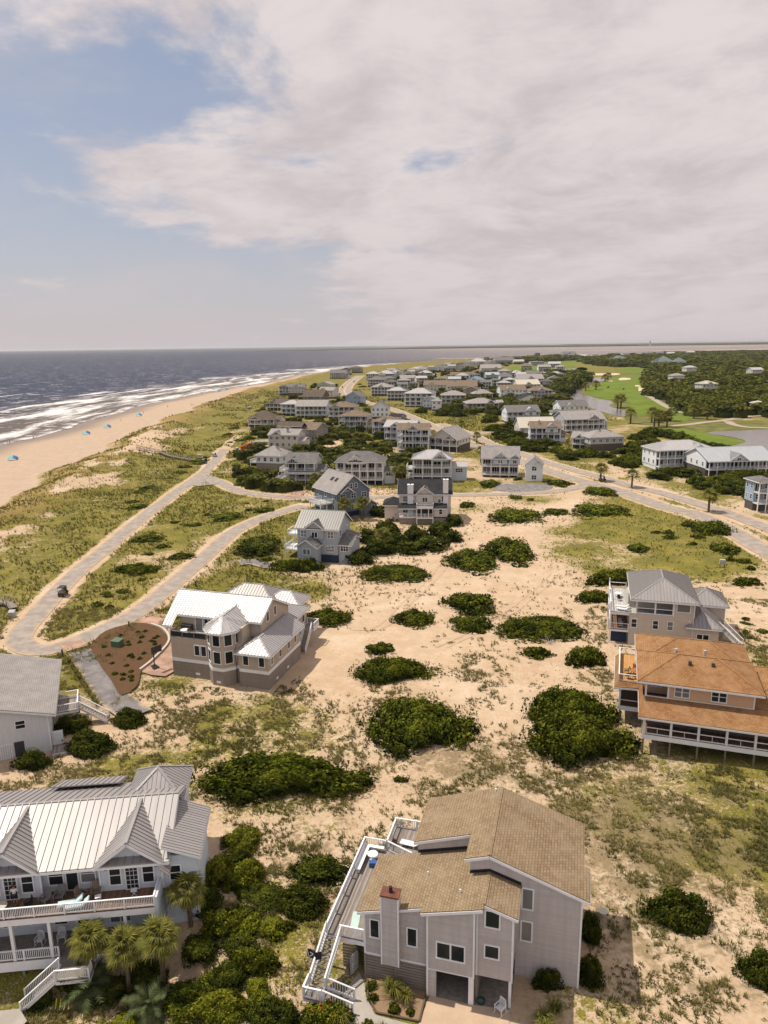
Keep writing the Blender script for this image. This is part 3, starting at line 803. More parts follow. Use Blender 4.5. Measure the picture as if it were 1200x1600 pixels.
    def stair(s, top, bot, w, n, mat='weathered_wood', smat=None, rails=True, h=.95, bal=.2):
        a = Vector(top); b = Vector(bot); d = b-a; hd = Vector((d.x, d.y, 0)).normalized(); sd_ = Vector((-hd.y, hd.x, 0))
        st = MB()
        for q in (-1, 1): st.bar(a+sd_*q*w/2, b+sd_*q*w/2, .07, .3)
        o = s.put('staircase', st, smat or s.trim); me = None
        run = Vector((d.x, d.y, 0)).length/n
        ang = math.atan2(hd.y, hd.x)
        me = MB().box(0, run*1.0, -w/2+.02, w/2-.02, -.05, 0).mesh('tread', MAT[mat])
        for k in range(n):
            t_ = link('tread', me, o); p = a+d*((k+.0)/n); t_.location = (p.x, p.y, a.z+d.z*(k+1)/n+.04); t_.rotation_euler = (0, 0, ang)
        if rails:
            for q in (-1, 1):
                e = sd_*q*(w/2+.05); s.rail([(a.x+e.x, a.y+e.y), (b.x+e.x, b.y+e.y)], 0, h, bal=bal, post=3, zs=[a.z+.05, b.z+.05])
        return o
    def chimney(s, x0, x1, y0, y1, z0, z1, mat='chimney_siding', capmat='dark_trim'):
        o = s.put('chimney', MB().box(x0, x1, y0, y1, z0, z1), mat)
        s.put('chimney_cap', MB().box(x0-.06, x1+.06, y0-.06, y1+.06, z1+.002, z1+.14), capmat, o)
        s.put('flue', MB().tube(((x0+x1)/2, (y0+y1)/2, z1+.12), ((x0+x1)/2, (y0+y1)/2, z1+.6), .16, .13), 'black_metal', o); return o
HOUSES = []

# ------------------------------------------------------------------ brown-roofed grey house, foreground
B = House('beach_house', 'grey clapboard house with tan shingle roofs, copper-capped chimney and long side deck', -1.95, 46.8, -15.3, z=0.0)
zl = lambda u: 8.9-(9.1-u)*.28 if u < 9.1 else 8.9-(u-9.1)*.30
zu = lambda u: 10.55-(9.1-u)*.335 if u < 9.1 else 10.55-(u-9.1)*.345
g = 'grey_siding'
B.wallpoly([(0, 2.35), (5, 2.35), (5, zl(5)-.15), (0, zl(0)-.15)], 0, 6, g)
B.wallpoly([(4.95, 2.5), (8.5, 2.5), (8.5, zl(8.5)-.15), (4.95, zl(4.95)-.15)], -.42, 3.1, g)
B.wallpoly([(8.502, 2.4), (11.2, 2.4), (11.2, zl(11.2)-.15), (9.1, zl(9.1)-.15), (8.502, zl(8.5)-.15)], 0, 3.1, g)
B.wallpoly([(2.9, -.5), (16, -.5), (16, zu(16)-.15), (9.1, zu(9.1)-.15), (2.9, zu(2.9)-.15)], 6, 11.4, g)
B.wallpoly([(11.202, -.5), (16, -.5), (16, zu(16)-.15), (11.202, zu(11.2)-.15)], 3.1, 5.99, g)
B.wallpoly([(7.6, 6.0), (11.2, 6.0), (11.2, zu(11.2)-.15), (9.1, zu(9.1)-.15), (7.6, zu(7.6)-.15)], 3.1, 5.99, g)
B.wall(0.05, 11.2, 3.11, 3.3, -.5, 2.5, 'interior', 'back_wall'); B.wall(11.05, 11.2, .3, 3.1, 2.2, 2.4, g)
rp = lambda f, *q: [(a, b, f(a)) for a, b in q]
B.roof([rp(zu, (2.6, 5.7), (7.25, 5.7), (7.25, 2.8), (9.1, 2.8), (9.1, 11.7), (2.6, 11.7)), rp(zu, (9.1, 2.8), (16.5, 2.8), (16.5, 6.4), (16.1, 6.4), (16.1, 11.7), (9.1, 11.7))], 'brown_shingle',
       ridges=[((9.1, 2.8, zu(9.1)), (9.1, 11.7, zu(9.1)))], fascia=[((9.1, 2.8, zu(9.1)), (16.5, 2.8, zu(16.5))), ((7.25, 2.8, zu(7.25)), (9.1, 2.8, zu(9.1))), ((2.6, 5.7, zu(2.6)), (7.25, 5.7, zu(7.25))), ((16.5, 2.8, zu(16.5)), (16.5, 6.4, zu(16.5)))])
B.roof([rp(zl, (-.45, -.3), (4.6, -.3), (4.6, -.8), (9.1, -.8), (9.1, 3.09), (7.6, 3.09), (7.6, 5.99), (-.45, 5.99)), rp(zl, (9.1, -.3), (11.55, -.3), (11.55, 3.09), (9.1, 3.09))], 'brown_shingle',
       ridges=[((9.1, -.3, zl(9.1)), (9.1, 3.05, zl(9.1)))], fascia=[((-.45, -.3, zl(-.45)), (4.6, -.3, zl(4.6))), ((4.6, -.8, zl(4.6)), (9.1, -.8, zl(9.1))), ((9.1, -.3, zl(9.1)), (11.55, -.3, zl(11.55))), ((-.45, -.3, zl(-.45)), (-.45, 6, zl(-.45))), ((11.55, -.3, zl(11.55)), (11.55, 3.0, zl(11.55)))])
mbf = B_fl = None
B.put('flashing', MB().prism([(7.6, 3.06, zl(7.6)+.02), (9.1, 3.06, zl(9.1)+.02), (11.5, 3.06, zl(11.5)+.02), (11.5, 3.06, zl(11.5)+.26), (9.1, 3.06, zl(9.1)+.26), (7.6, 3.06, zl(7.6)+.26)], (0, .03, 0)), 'black_metal')
B.put('flashing', MB().prism([(2.9, 5.96, zl(2.9)+.02), (7.3, 5.96, zl(7.3)+.02), (7.3, 5.96, zl(7.3)+.26), (2.9, 5.96, zl(2.9)+.26)], (0, .03, 0)), 'black_metal')
pass
B.chimney(1.55, 2.85, -.72, .2, 2.3, 8.3, g, 'copper')
for a, v0, z0, z1 in ((0.02, -.03, 2.35, 6.2), (5.0, -.45, 0, 7.6), (8.46, -.45, 2.45, 8.55), (11.2, -.03, 2.3, 8.1), (15.96, 3.07, -.3, 7.95), (8.62, -.03, 2.4, 8.6)):
    B.put('corner_board', MB().box(a-.07, a+.07, v0, v0+.1, z0, z1), 'trim')
for a in (1.55, 2.85): B.put('corner_board', MB().box(a-.05, a+.05, -.75, -.65, 2.3, 8.28), 'trim')
B.put('band_board', MB().box(-.02, 4.93, -.04, .05, 2.25, 2.42), 'trim'); B.put('band_board', MB().box(4.96, 8.44, -.44, -.3, 2.44, 2.54), 'trim')
for k in range(9):
    B.put('slat', MB().box(.05, 4.9, .0, .05, .03+k*.25, .22+k*.25), 'slat_base')
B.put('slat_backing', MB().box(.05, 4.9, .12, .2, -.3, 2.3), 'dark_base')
for a in (.02, 2.45, 4.85): B.put('slat_post', MB().box(a-.08, a+.08, -.05, .02, -.3, 2.3), 'slat_base')
B.put('pier', MB().box(5.0, 5.65, -.4, -.1, -.3, 2.5), g); B.put('garage_post', MB().box(8.1, 8.48, -.42, -.1, -.3, 2.5), 'trim'); B.put('carport_post', MB().box(11.0, 11.2, -.0, .2, -.3, 2.4), 'trim')
B.put('garage_divider', MB().box(8.5, 8.7, .2, 3.1, -.3, 2.4), 'slat_base')
B.put('garage_floor', MB().box(5.2, 11.2, -.38, 3.1, -.3, .03), 'weathered_wood')
for a, v_, z_, w_, h_, k_ in ((.83, 0, 3.95, .62, 1.5, '1'), (3.75, 0, 3.85, .66, 1.5, '1'), (6.75, -.42, 3.72, 2.0, 1.3, '2'), (9.72, 0, 6.85, .95, 1.3, '1'), (9.72, 0, 4.2, .95, 1.0, '1'), (12.0, 3.1, 6.25, .72, 1.7, '1'), (12.0, 3.1, 3.4, .72, 1.65, '1')):
    B.win('f', a, v_, z_, w_, h_, k_)
# deck and stairs
B.deck(-3.15, -.02, .1, 10.5, 3.2, 'grey_decking', .45); B.deck(0, 2.85, 6.02, 10.49, 3.2, 'grey_decking', .45); B.deck(-1.05, 3.2, 10.52, 13.9, 3.2, 'grey_decking', .45)
B.rail([(-.08, .14), (-2.0, .14)], 3.2); B.rail([(-3.1, .14), (-3.1, 10.5), (-1.0, 10.5), (-1.0, 13.85), (3.1, 13.85)], 3.2); B.rail([(-1.0, 10.5), (1.5, 9.5)], 3.2)
B.cols([(-3.0, .3), (-3.0, 4), (-3.0, 7.5), (-3.0, 10.3), (-.95, 13.7), (1.5, 13.7), (3, 13.7)], -.4, 2.9, .18, 'weathered_wood')
bn = MB().box(-2.98, -2.5, 7.0, 10.35, 3.58, 3.66).box(-2.98, -1.2, 10.0, 10.36, 3.582, 3.662).box(-3.0, -2.94, 7.0, 10.3, 3.66, 4.0).box(-2.9, -2.6, 7.1, 7.2, 3.2, 3.58).box(-2.9, -2.6, 9.8, 9.9, 3.2, 3.58)
B.put('deck_bench', bn, 'trim')
B.stair((-2.55, .05, 3.2), (-2.95, -2.6, 1.0), 1.15, 10)
B.deck(-3.7, -2.2, -3.8, -2.62, .95, 'grey_decking', .2); B.rail([(-3.65, -2.65), (-3.65, -3.75), (-2.3, -3.75)], .95, bal=.2)
B.stair((-2.2, -3.15, .95), (-.1, -2.75, .0), 1.1, 5)
for k in range(8): B.put('slat', MB().box(-2.0, -.85, .55, .6, .05+k*.27, .24+k*.27), 'slat_base')
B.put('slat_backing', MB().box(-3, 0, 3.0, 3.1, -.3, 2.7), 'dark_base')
gt = MB().box(0, .9, -.025, .025, .1, .18).box(0, .9, -.025, .025, 1.75, 1.83).box(0, .07, -.025, .025, .1, 1.83).box(.83, .9, -.025, .025, .1, 1.83)
for k in range(6): gt.box(.07, .83, -.015, .015, .24+k*.25, .42+k*.25)
go = B.put('gate', gt, 'grey_trim'); go.location = (-.75, .55, .05); go.rotation_euler = (0, 0, math.radians(-115))
for a, b_ in ((7.2, 1.0), (4.3, 3.2)): B.put('vent_pipe', MB().tube((a, b_, zl(a)-.1), (a, b_, zl(a)+.3), .06), 'white_plastic')
B.put('satellite_vent', MB().tube((8.6, 11.2, zu(8.6)-.1), (8.6, 11.2, zu(8.6)+.25), .08), 'white_plastic')

# ------------------------------------------------------------------ white house with standing-seam roof, lower left
A = House('beach_house', 'white two-deck house with pale standing-seam metal roof behind the palms', -31, 49.2, 6.0, z=0.0)
ws, rm = 'cool_white_siding', 'pale_metal'
A.wallpoly([(-7, 3.2), (12.2, 3.2), (12.2, 6.4), (-7, 6.4)], 2.8, 13, ws); A.put('gable_wall', MB().prism([(12.1, 2.8, 6.4), (12.1, 13, 6.4), (12.1, 7.8, 8.45)], (.1, 0, 0)), ws); A.wall(-7, 12.2, 2.8, 11.4, -3.4, 3.19, ws)
sl = (8.7-6.4)/6.2
A.roof([[(-8, 1.6, 6.4), (12.9, 1.6, 6.4), (12.9, 7.8, 8.7), (-8, 7.8, 8.7)], [(-8, 7.8, 8.7), (12.9, 7.8, 8.7), (12.9, 13.6, 6.4), (-8, 13.6, 6.4)]], 'pale_metal', seam=.62,
       ridges=[((-8, 7.8, 8.7), (12.9, 7.8, 8.7))], fascia=[((-8, 1.6, 6.4), (12.9, 1.6, 6.4)), ((12.9, 1.6, 6.4), (12.9, 7.8, 8.7)), ((12.9, 7.8, 8.7), (12.9, 13.6, 6.4))])
for c0, hw in ((-.1, 2.45), (9.65, 2.75)):
    A.wallpoly([(c0-hw+.15, 3.4), (c0+hw-.15, 3.4), (c0+hw-.15, 6.35), (c0, 8.3), (c0-hw+.15, 6.35)], 2.3, 4, ws)
    vr = 1.6+(8.55-6.4)/sl
    e0, e1 = c0-hw-.1, c0+hw+.1
    A.roof([[(e0, 1.5, 6.38), (c0, 1.5, 8.53), (c0, vr, 8.57), (e0, 1.7, 6.46)], [(c0, 1.5, 8.53), (e1, 1.5, 6.38), (e1, 1.7, 6.46), (c0, vr, 8.57)]], rm, seam=.42,
           ridges=[((c0, 1.5, 8.53), (c0, vr+.1, 8.6))], fascia=[((e0, 1.5, 6.38), (c0, 1.5, 8.53)), ((c0, 1.5, 8.53), (e1, 1.5, 6.38))])
    A.win('f', c0, 2.3, 3.55, .95, 2.15, '1g', name='door'); A.win('f', c0, 2.3, 5.95, 1.0, .28, '1')
    for q in (-1.35, 1.35): A.win('f', c0+q, 2.3, 4.1, .85, 1.75, '1d')
    for q in (-2.05, 2.05): A.put('wall_lamp', MB().box(c0+q-.12, c0+q+.12, 2.1, 2.3, 5.6, 6.0), 'dark_trim')
for q in (-2.45, 2.3, 7.05, 12.15): A.put('corner_board', MB().box(q-.07, q+.07, 2.24, 2.4, 3.4, 6.4), 'trim')
A.win('f', 3.35, 2.8, 4.2, 1.1, 1.6, '1d'); A.win('f', 4.65, 2.8, 3.55, .9, 2.1, '1', name='door'); A.win('f', 5.95, 2.8, 4.2, 1.1, 1.6, '1d')
A.deck(-7, 11.9, 0, 2.29, 3.5, 'brown_decking', .62); A.put('deck_fill', MB().box(2.4, 7, 2.3, 2.79, 3.4, 3.5), 'brown_decking')
A.rail([(-7, .08), (11.82, .08), (11.82, 2.3)], 3.5, .95, bal=.13, post=2.25)
A.put('end_wall', MB().box(11.9, 12.1, .0, 2.4, -3.2, 4.4), ws)
A.deck(-7, 4.0, 0, 2.79, -.5, 'weathered_wood', .95); A.deck(6.7, 11.9, 0, 2.79, -.5, 'weathered_wood', .95)
A.deck(4.01, 6.69, -.6, 2.79, -.55, 'weathered_wood', .5)
A.rail([(-7, .08), (3.9, .08)], -.5, .95, bal=.15, post=2.9)
A.cols([(-5.4, .14), (-2.5, .14), (.45, .14), (3.4, .14), (6.8, .14), (9.4, .14), (11.7, .14)], -.5, 2.88, .24)
A.cols([(-2.5, .3), (.9, .3), (3.4, .3), (6.8, .3), (11.6, .3)], -3.6, -1.4, .2, 'green_post')
A.deck(4.3, 7.0, -2.3, -.62, -.6, 'weathered_wood', .35); A.rail([(4.4, -2.25), (6.9, -2.25), (6.9, -.7)], -.6, .95, bal=.15)
A.stair((4.3, -1.7, -.6), (1.5, -1.9, -3.0), 1.15, 12, bal=.17)
A.put('undercroft_shade', MB().box(-7, 12, 2.6, 2.78, -3.5, -1.5), 'dark_base')  # dark panel added in place of the shade under the open lower deck
for a in (-3.4, -.9, 1.4): A.win('f', a, 2.8, .45, .95, 1.35, '1g')
A.win('f', 8.2, 2.8, .0, 1.6, 2.0, '2', name='door'); A.win('f', 5.2, 2.8, -.45, 1.0, 2.2, '1', name='door'); A.win('f', 3.3, 2.8, .3, 1.0, 1.5, '1d')
A.wall(12.21, 15.0, 2.4, 8.4, -3.4, 6.3, ws); A.win('f', 13.2, 2.4, 4.0, .85, 1.35, '1d', fm='trim')
A.roof([[(12.3, 2.0, 7.6), (15.45, 2.0, 6.35), (15.45, 8.7, 6.35), (12.3, 8.7, 7.6)]], rm, seam=.33, fascia=[((12.3, 2.0, 7.6), (15.45, 2.0, 6.35)), ((15.45, 2, 6.35), (15.45, 8.7, 6.35))])
A.roof([[(12.3, .9, 6.3), (13.0, .9, 5.6), (13.0, 2.0, 5.6), (12.3, 2.0, 6.3)]], rm, seam=.4)
A.wall(8.2, 12.6, 9.5, 13.8, 0, 7.2, ws); A.hip(8.2, 12.6, 9.2, 13.8, 7.3, 1.9, rm, .5, seam=.4)
A.roof([[(.2, 12.0, 7.5), (6.6, 12.0, 7.5), (6.6, 15.0, 6.3), (.2, 15.0, 6.3)]], rm, seam=.5); A.wall(.6, 6.2, 13.1, 14.7, 0, 6.3, ws)

# ------------------------------------------------------------------ white board house with low grey roof, left edge
Ch = House('beach_house', 'white vertical-board house with flat-looking pale grey roof at the gravel drive', -41.3, 80.3, 21)
zc_ = lambda u: 5.0+(.95-u)*.30
Ch.wallpoly([(-17, -.4), (0, -.4), (0, zc_(0)-.15), (-8, zc_(-8)-.15), (-17, zc_(-8)-2.7-.15)], 0, 16, 'white_board')
Ch.roof([[(.95, -.5, zc_(.95)), (.95, 16.5, zc_(.95)), (-8, 16.5, zc_(-8)), (-8, -.5, zc_(-8))], [(-8, -.5, zc_(-8)), (-8, 16.5, zc_(-8)), (-17.8, 16.5, zc_(-8)-2.9), (-17.8, -.5, zc_(-8)-2.9)]], 'light_grey_shingle',
        ridges=[((-8, -.5, zc_(-8)), (-8, 16.5, zc_(-8)))], fascia=[((.95, -.5, 5), (-8, -.5, zc_(-8))), ((.95, -.5, 5), (.95, 16.5, 5))])
Ch.win('f', -3.05, 0, 3.7, 1.0, .95, '1d'); Ch.win('f', -7, 0, 3.7, 1.0, .95, '1d')
Ch.put('door', MB().box(-4.0, -2.9, -.03, .02, 0, 2.0), 'dark_trim')
for k in range(16): Ch.put('slat', MB().box(-8.0+k*.24, -7.86+k*.24, -.08, -.03, 0, 1.9), 'trim')
Ch.put('slat_rail', MB().box(-8.1, -4.1, -.03, .0, 1.75, 1.9), 'trim')
Ch.put('corner_board', MB().box(-.08, .06, -.04, .08, -.3, 4.8), 'trim')
Ch.deck(.05, 3.2, 5, 9, 2.4, 'grey_decking', .3); Ch.rail([(.1, 5.05), (3.1, 5.05), (3.1, 8.9), (.1, 8.9)], 2.4, bal=.22); Ch.cols([(3, 5.2), (3, 8.8)], -.3, 2.1, .16, 'weathered_wood')
Ch.stair((3.2, 6.2, 2.4), (6.6, 5.2, .1), 1.2, 11, bal=.25); Ch.put('lattice', MB().box(.1, 1.4, .6, .66, 0, 2.2), 'trim')
for k in range(7): Ch.put('slat', MB().box(.12, 1.38, .52, .58, .1+k*.3, .24+k*.3), 'trim')
Ch.deck(.1, 2.4, -1.4, .9, .35, 'grey_decking', .3)

# ------------------------------------------------------------------ tan stucco house with turret
D = House('beach_house', 'tan stucco house with white metal roof and octagonal turret by brown mulch bed', -32, 100.7, -17)
st = 'stucco'
def skirt(h, x0, x1, y0, y1, z0=-.4):
    h.wall(x0, x1, y0, y1, z0, 2.45, 'slat_base', 'base_wall'); h.wall(x0-.03, x1+.03, y0-.03, y1+.03, 2.45, 2.95, 'trim', 'band')
skirt(D, 0, 11.6, 0, 12.4); D.wall(0, 11.6, 0, 12.4, 2.95, 6.2, st)
D.wall(0, 13.4, 3.2, 12.4, 6.2, 8.6, st); D.wall(5.6, 11.6, .6, 3.2, 6.2, 8.5, st)
sl = (11.5-8.45)/5.7
D.roof([[(-1.9, 1.0, 7.53), (-.3, 1.0, 7.53), (-.3, 2.7, 8.75), (13.6, 2.7, 8.75), (13.9, 6.4, 11.4), (-2.1, 6.4, 11.4)], [(-2.1, 6.4, 11.4), (13.9, 6.4, 11.4), (13.9, 13.2, 7.9), (-1.9, 13.2, 7.9)]], 'white_metal', seam=.5,
       ridges=[((-2.1, 6.4, 11.4), (13.9, 6.4, 11.4))], fascia=[((-.3, 2.7, 8.75), (13.6, 2.7, 8.75)), ((-1.9, 1.0, 7.53), (-.3, 1.0, 7.53)), ((13.6, 2.7, 8.75), (13.9, 6.4, 11.4)), ((13.9, 6.4, 11.4), (13.9, 13.2, 7.9)), ((-1.9, 1.0, 7.53), (-2.1, 6.4, 11.4))])
D.put('gable_wall', MB().prism([(13.4, 3.0, 6.0), (13.4, 12.4, 6.0), (13.4, 12.4, 8.2), (13.4, 6.4, 11.15), (13.4, 3.0, 8.8)], (.12, 0, 0)), st)
D.put('terrace_floor', MB().box(.1, 5.6, .1, 3.2, 6.2, 6.24), 'pale_decking')
D.rail([(.06, 3.2), (.06, .06), (5.9, .06)], 6.22, 1.0, mat='weathered_wood', bal=0, post=1.9)
D.put('rail_glass', MB().box(.1, 5.8, .05, .07, 6.35, 7.1), 'glass'); D.cols([(.15, .2), (-.2, 1.3)], 6.24, 7.5, .22, 'weathered_wood')
D.win('f', 3.0, 3.2, 6.3, 1.1, 2.0, '1', name='door'); D.win('f', 4.6, 3.2, 6.6, 1.3, 1.6, '2')
D.put('outdoor_kitchen', MB().box(.3, 2.0, 2.4, 3.1, 6.24, 7.2), 'dark_trim')
D.win('f', 4.35, 0, 3.75, .75, 1.5, '1'); D.win('f', 5.45, 0, 3.75, .75, 1.5, '1')
# turret
tcx, tcy, tr = 8.6, .55, 2.35
def ngon(r, z): return [(tcx+r*math.cos(math.radians(22.5+45*k)), tcy+r*math.sin(math.radians(22.5+45*k)), z) for k in range(8)]
D.put('turret_base', MB().prism(ngon(tr, -.4), (0, 0, 2.85)), 'slat_base'); D.put('turret_band', MB().prism(ngon(tr+.04, 2.45), (0, 0, .5)), 'trim'); D.put('turret_wall', MB().prism(ngon(tr, 2.95), (0, 0, 5.5)), st)
e = ngon(tr+.55, 8.45); ap = (tcx, tcy, 10.15); pl = [[e[k], e[(k+1) % 8], ap] for k in range(8) if k not in (0, 1, 2, 3)]
bk = (tcx, 4.85, 10.25)
pl += [[e[3], ap, bk, (tcx-tr-.5, 2.75, 8.75)], [ap, e[0], (tcx+tr+.5, 2.75, 8.75), bk], [e[3], e[4], ap]] 
D.roof(pl, 'white_metal', t=.1, seam=.5, ridges=[(e[k], ap) for k in (4, 5, 6, 7, 0)]+[(ap, bk)], fascia=[(e[k], e[(k+1) % 8]) for k in (3, 4, 5, 6, 7)], name='turret_roof')
for k in (4, 5, 6, 7):
    m = math.radians(45*(k+1)); ap_ = tr*math.cos(math.radians(22.5))+.01
    if k in (4, 5, 6):
        m = math.radians(45*k+45)
    p = lambda z: (tcx+ap_*math.cos(m), tcy+ap_*math.sin(m), z)
    for z_, h_ in ((3.65, 1.75), (6.35, 1.8)): D.winat(p(z_), m+math.pi/2, 1.05, h_, '1')
skirt(D, 11.61, 16.2, -.8, 10.5); D.wall(11.61, 16.2, -.8, 10.5, 2.95, 5.65, st)
A0, B0, C0, D0, R0, R1 = (11.2, -1.5, 5.6), (16.9, -1.5, 5.6), (16.9, 10.9, 5.6), (11.2, 10.9, 5.6), (14.0, 1.2, 7.2), (14.0, 10.9, 7.2)
D.roof([[A0, B0, R0], [B0, C0, R1, R0], [A0, R0, R1, D0]], 'silver_metal', seam=.5, ridges=[(A0, R0), (B0, R0), (R0, R1)], fascia=[(A0, B0), (B0, C0)])
D.win('f', 12.7, -.8, 3.6, .8, 1.5, '1'); D.win('f', 15.2, -.8, 3.6, .8, 1.5, '1')
for v_ in (.4, 3.2, 6.2, 8.6): D.win('r', v_, 16.2, 3.6, .75, 1.5, '1')
D.win('r', 5.0, 13.53, 8.2, .8, 1.4, '1'); D.win('r', 7.6, 13.53, 8.2, .8, 1.4, '1')
for u_, f_ in ((4.2, 0), (8.6, None)): D.put('crawl_vent', MB().box(u_-.35, u_+.35, (-.04 if f_ == 0 else -1.66), 0.0 if f_ == 0 else -1.6, .6, .95), 'trim')
D.put('crawl_vent', MB().box(16.2, 16.24, 1.6, 2.2, .6, .95), 'trim'); D.put('crawl_vent', MB().box(16.2, 16.24, 5.4, 6.0, .6, .95), 'trim')
skirt(D, 6, 14.2, 12.41, 18); D.wall(6, 14.2, 12.41, 18, 2.95, 5.65, st); D.hip(6, 14.2, 11.0, 18, 5.7, 1.7, 'silver_metal', .55)
D.win('r', 14, 14.2, 3.7, .8, 1.4, '1'); D.win('r', 16.5, 14.2, 3.7, .8, 1.4, '1')
skirt(D, -1, 8, 18.01, 23); D.wall(-1, 8, 18.01, 23, 2.95, 6.4, st); D.hip(-1, 8, 17.5, 23, 6.4, 1.8, 'grey_metal', .5); D.win('r', 20.4, 8, 4.2, .8, 1.3, '1'); D.hip(6.5, 12.6, 18.2, 22.6, 5.9, 1.5, 'silver_metal', .4); D.wall(8.01, 12.2, 18.2, 22.6, -.4, 5.9, st)
D.deck(14.22, 16.4, 15.8, 18.0, 2.9, 'grey_decking', .3); D.rail([(14.3, 17.9), (16.3, 17.9), (16.3, 15.9)], 2.9, bal=.2); D.stair((15.3, 15.8, 2.9), (15.6, 12.2, 0), 1.2, 12, bal=.25)

# ------------------------------------------------------------------ beige house with grey hip roof, right
Eh = House('beach_house', 'beige three-level house with grey metal hip roof and tall corner decks', 39.3, 109.6, -16)
bs_ = 'beige_stucco'
Eh.wall(0, 9.6, 0, 13, -.4, 5.4, bs_); Eh.wall(1.0, 6.6, 2.6, 13, 5.41, 8.0, bs_); Eh.wall(6.6, 9.6, 0, 13, 5.41, 8.0, bs_, corner='trim')
Eh.put('porch_floor', MB().box(0, 6.6, 0, 2.6, 5.41, 5.46), 'pale_decking')
Eh.put('porch_frame', MB().box(.9, 1.1, 0, .2, 5.46, 8).box(3.7, 3.95, 0, .2, 5.46, 8).box(6.4, 6.6, 0, .2, 5.46, 8).box(1.1, 6.4, .02, .16, 7.75, 8).box(1.1, 6.4, .02, .16, 6.35, 6.45).box(1.1, 6.4, .02, .16, 5.46, 5.62), 'trim')
Eh.hip(.6, 9.6, 0, 13.5, 8.0, 2.3, 'grey_metal', .6, seam=.5)
pass
Eh.put('shade_blind', MB().box(7.1, 8.9, -.03, .0, 6.35, 7.6), 'sky_blue_siding'); Eh.win('f', 8.0, 0, 6.3, 1.85, 1.3, '1')
for a in (.75, 4.0, 6.2): Eh.win('f', a, 0, 3.1, .75, 1.35, '1d')
Eh.deck(-3.0, -.01, 0, 12.5, 5.4, 'pale_decking', .4); Eh.deck(-3.0, -.01, 0, 12.5, 2.5, 'brown_decking', .4)
for z_ in (5.4, 2.5):
    Eh.rail([(-.1, .05), (-2.9, .05), (-2.9, 12.4), (-.1, 12.4)], z_, 1.0, bal=0, post=2.6)
    Eh.put('railing_wire', MB().box(-2.95, -.1, .04, .05, z_+.3, z_+.32).box(-2.95, -.1, .04, .05, z_+.6, z_+.62), 'trim')
Eh.cols([(-2.9, .1), (-2.9, 6.2), (-2.9, 12.3)], -.4, 7.2, .2); Eh.put('blue_slats', MB().box(-2.7, -.3, .6, .66, .1, 2.2), 'navy_base')
Eh.wall(-.2, 1.0, 2.6, 6, 5.41, 7.9, bs_)
Eh.wall(8.8, 13.4, -.02, 8, -.4, 4.0, bs_); Eh.hip(9.0, 13.3, 0, 8, 4.05, 1.7, 'grey_metal', .5); Eh.win('f', 11.1, -.02, .9, 1.7, 1.9, '2d')
Eh.wall(9.61, 15.2, 6.5, 13, -.4, 5.6, bs_); Eh.hip(9.6, 15.2, 6.5, 13, 5.6, 1.8, 'grey_metal', .5); Eh.put('meter_box', MB().box(1.3, 1.7, -.15, 0, .7, 1.6), 'dark_trim')
Eh.put('roof_vent', MB().tube((5.0, 3.6, 9.0), (5.0, 3.6, 10.0), .07), 'dark_trim'); Eh.put('wall_light', MB().box(8.9, 9.1, -.1, 0, 4.7, 4.95), 'trim')
Eh.stair((14.2, 6.0, 2.6), (17.4, 3.6, 0), 1.3, 11, bal=.22); Eh.deck(13.42, 15.1, 4.5, 6.49, 2.6, 'grey_decking', .3); Eh.put('downspout', MB().box(9.5, 9.58, -.08, 0, 0, 7.9), 'trim')

# ------------------------------------------------------------------ orange-roofed house, right edge
Fh = House('beach_house', 'peach house on stilts with orange shingle roofs and white screened porch', 30.6, 78.2, -18.5)
osn, pe = 'orange_shingle', 'peach_siding'
Fh.deck(-.1, 19, -.1, 2.6, 2.65, 'brown_decking', .65); Fh.wall(0.2, 19, 2.61, 14, 2.0, 5.4, 'brown_siding')
Fh.wall(-2.9, .2, 6.4, 15, 2.0, 2.6, 'trim'); Fh.put('side_screen', MB().box(-2.85, .1, 6.45, 14.9, 2.6, 5.2), 'screen')
Fh.cols([(0.05+3*k, .0) for k in range(7)], 2.65, 5.15, .26); Fh.cols([(-2.8, 6.42), (-.2, 6.42), (-2.8, 10.5), (-2.8, 14.8)], 2.6, 5.3, .24)
sc = MB(); rl = MB()
for k in range(6):
    x0, x1 = .18+3*k, 2.92+3*k; sc.box(x0, x1, .02, .03, 2.7, 5.1); rl.box(x0, x1, -.03, .05, 3.45, 3.55).box(x0, x1, -.03, .05, 5.0, 5.15).box(x0, x1, -.03, .05, 2.66, 2.78).box((x0+x1)/2-.025, (x0+x1)/2+.025, -.02, .04, 2.78, 3.45)
rl.box(-2.7, -.3, 6.38, 6.44, 3.4, 3.5)
so = Fh.put('porch_rail', rl, 'trim'); Fh.cols([(.05+3*k, .0) for k in range(7)], -.6, 2.0, .2, 'post_wood'); Fh.cols([(.05+3*k, 4.5) for k in range(7)]+[(-2.7, 6.5), (-2.7, 10.5), (-2.7, 14.7)], -.6, 2.0, .2, 'post_wood')
for k in range(7): Fh.put('skirt_slat', MB().box(3, 18.5, 3.3, 3.36, .1+k*.27, .28+k*.27), 'post_wood')
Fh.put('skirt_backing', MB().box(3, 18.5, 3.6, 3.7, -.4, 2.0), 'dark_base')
E0, E1, E2, E3 = (-.65, -.6, 5.05), (19.6, -.6, 5.05), (19.6, 2.62, 6.3), (-.2, 2.62, 6.3)
L0, L1, L2, L3 = (-.65, -.6, 5.05), (-.2, 2.62, 6.3), (-.2, 6.0, 6.3), (-.9, 6.0, 5.05)
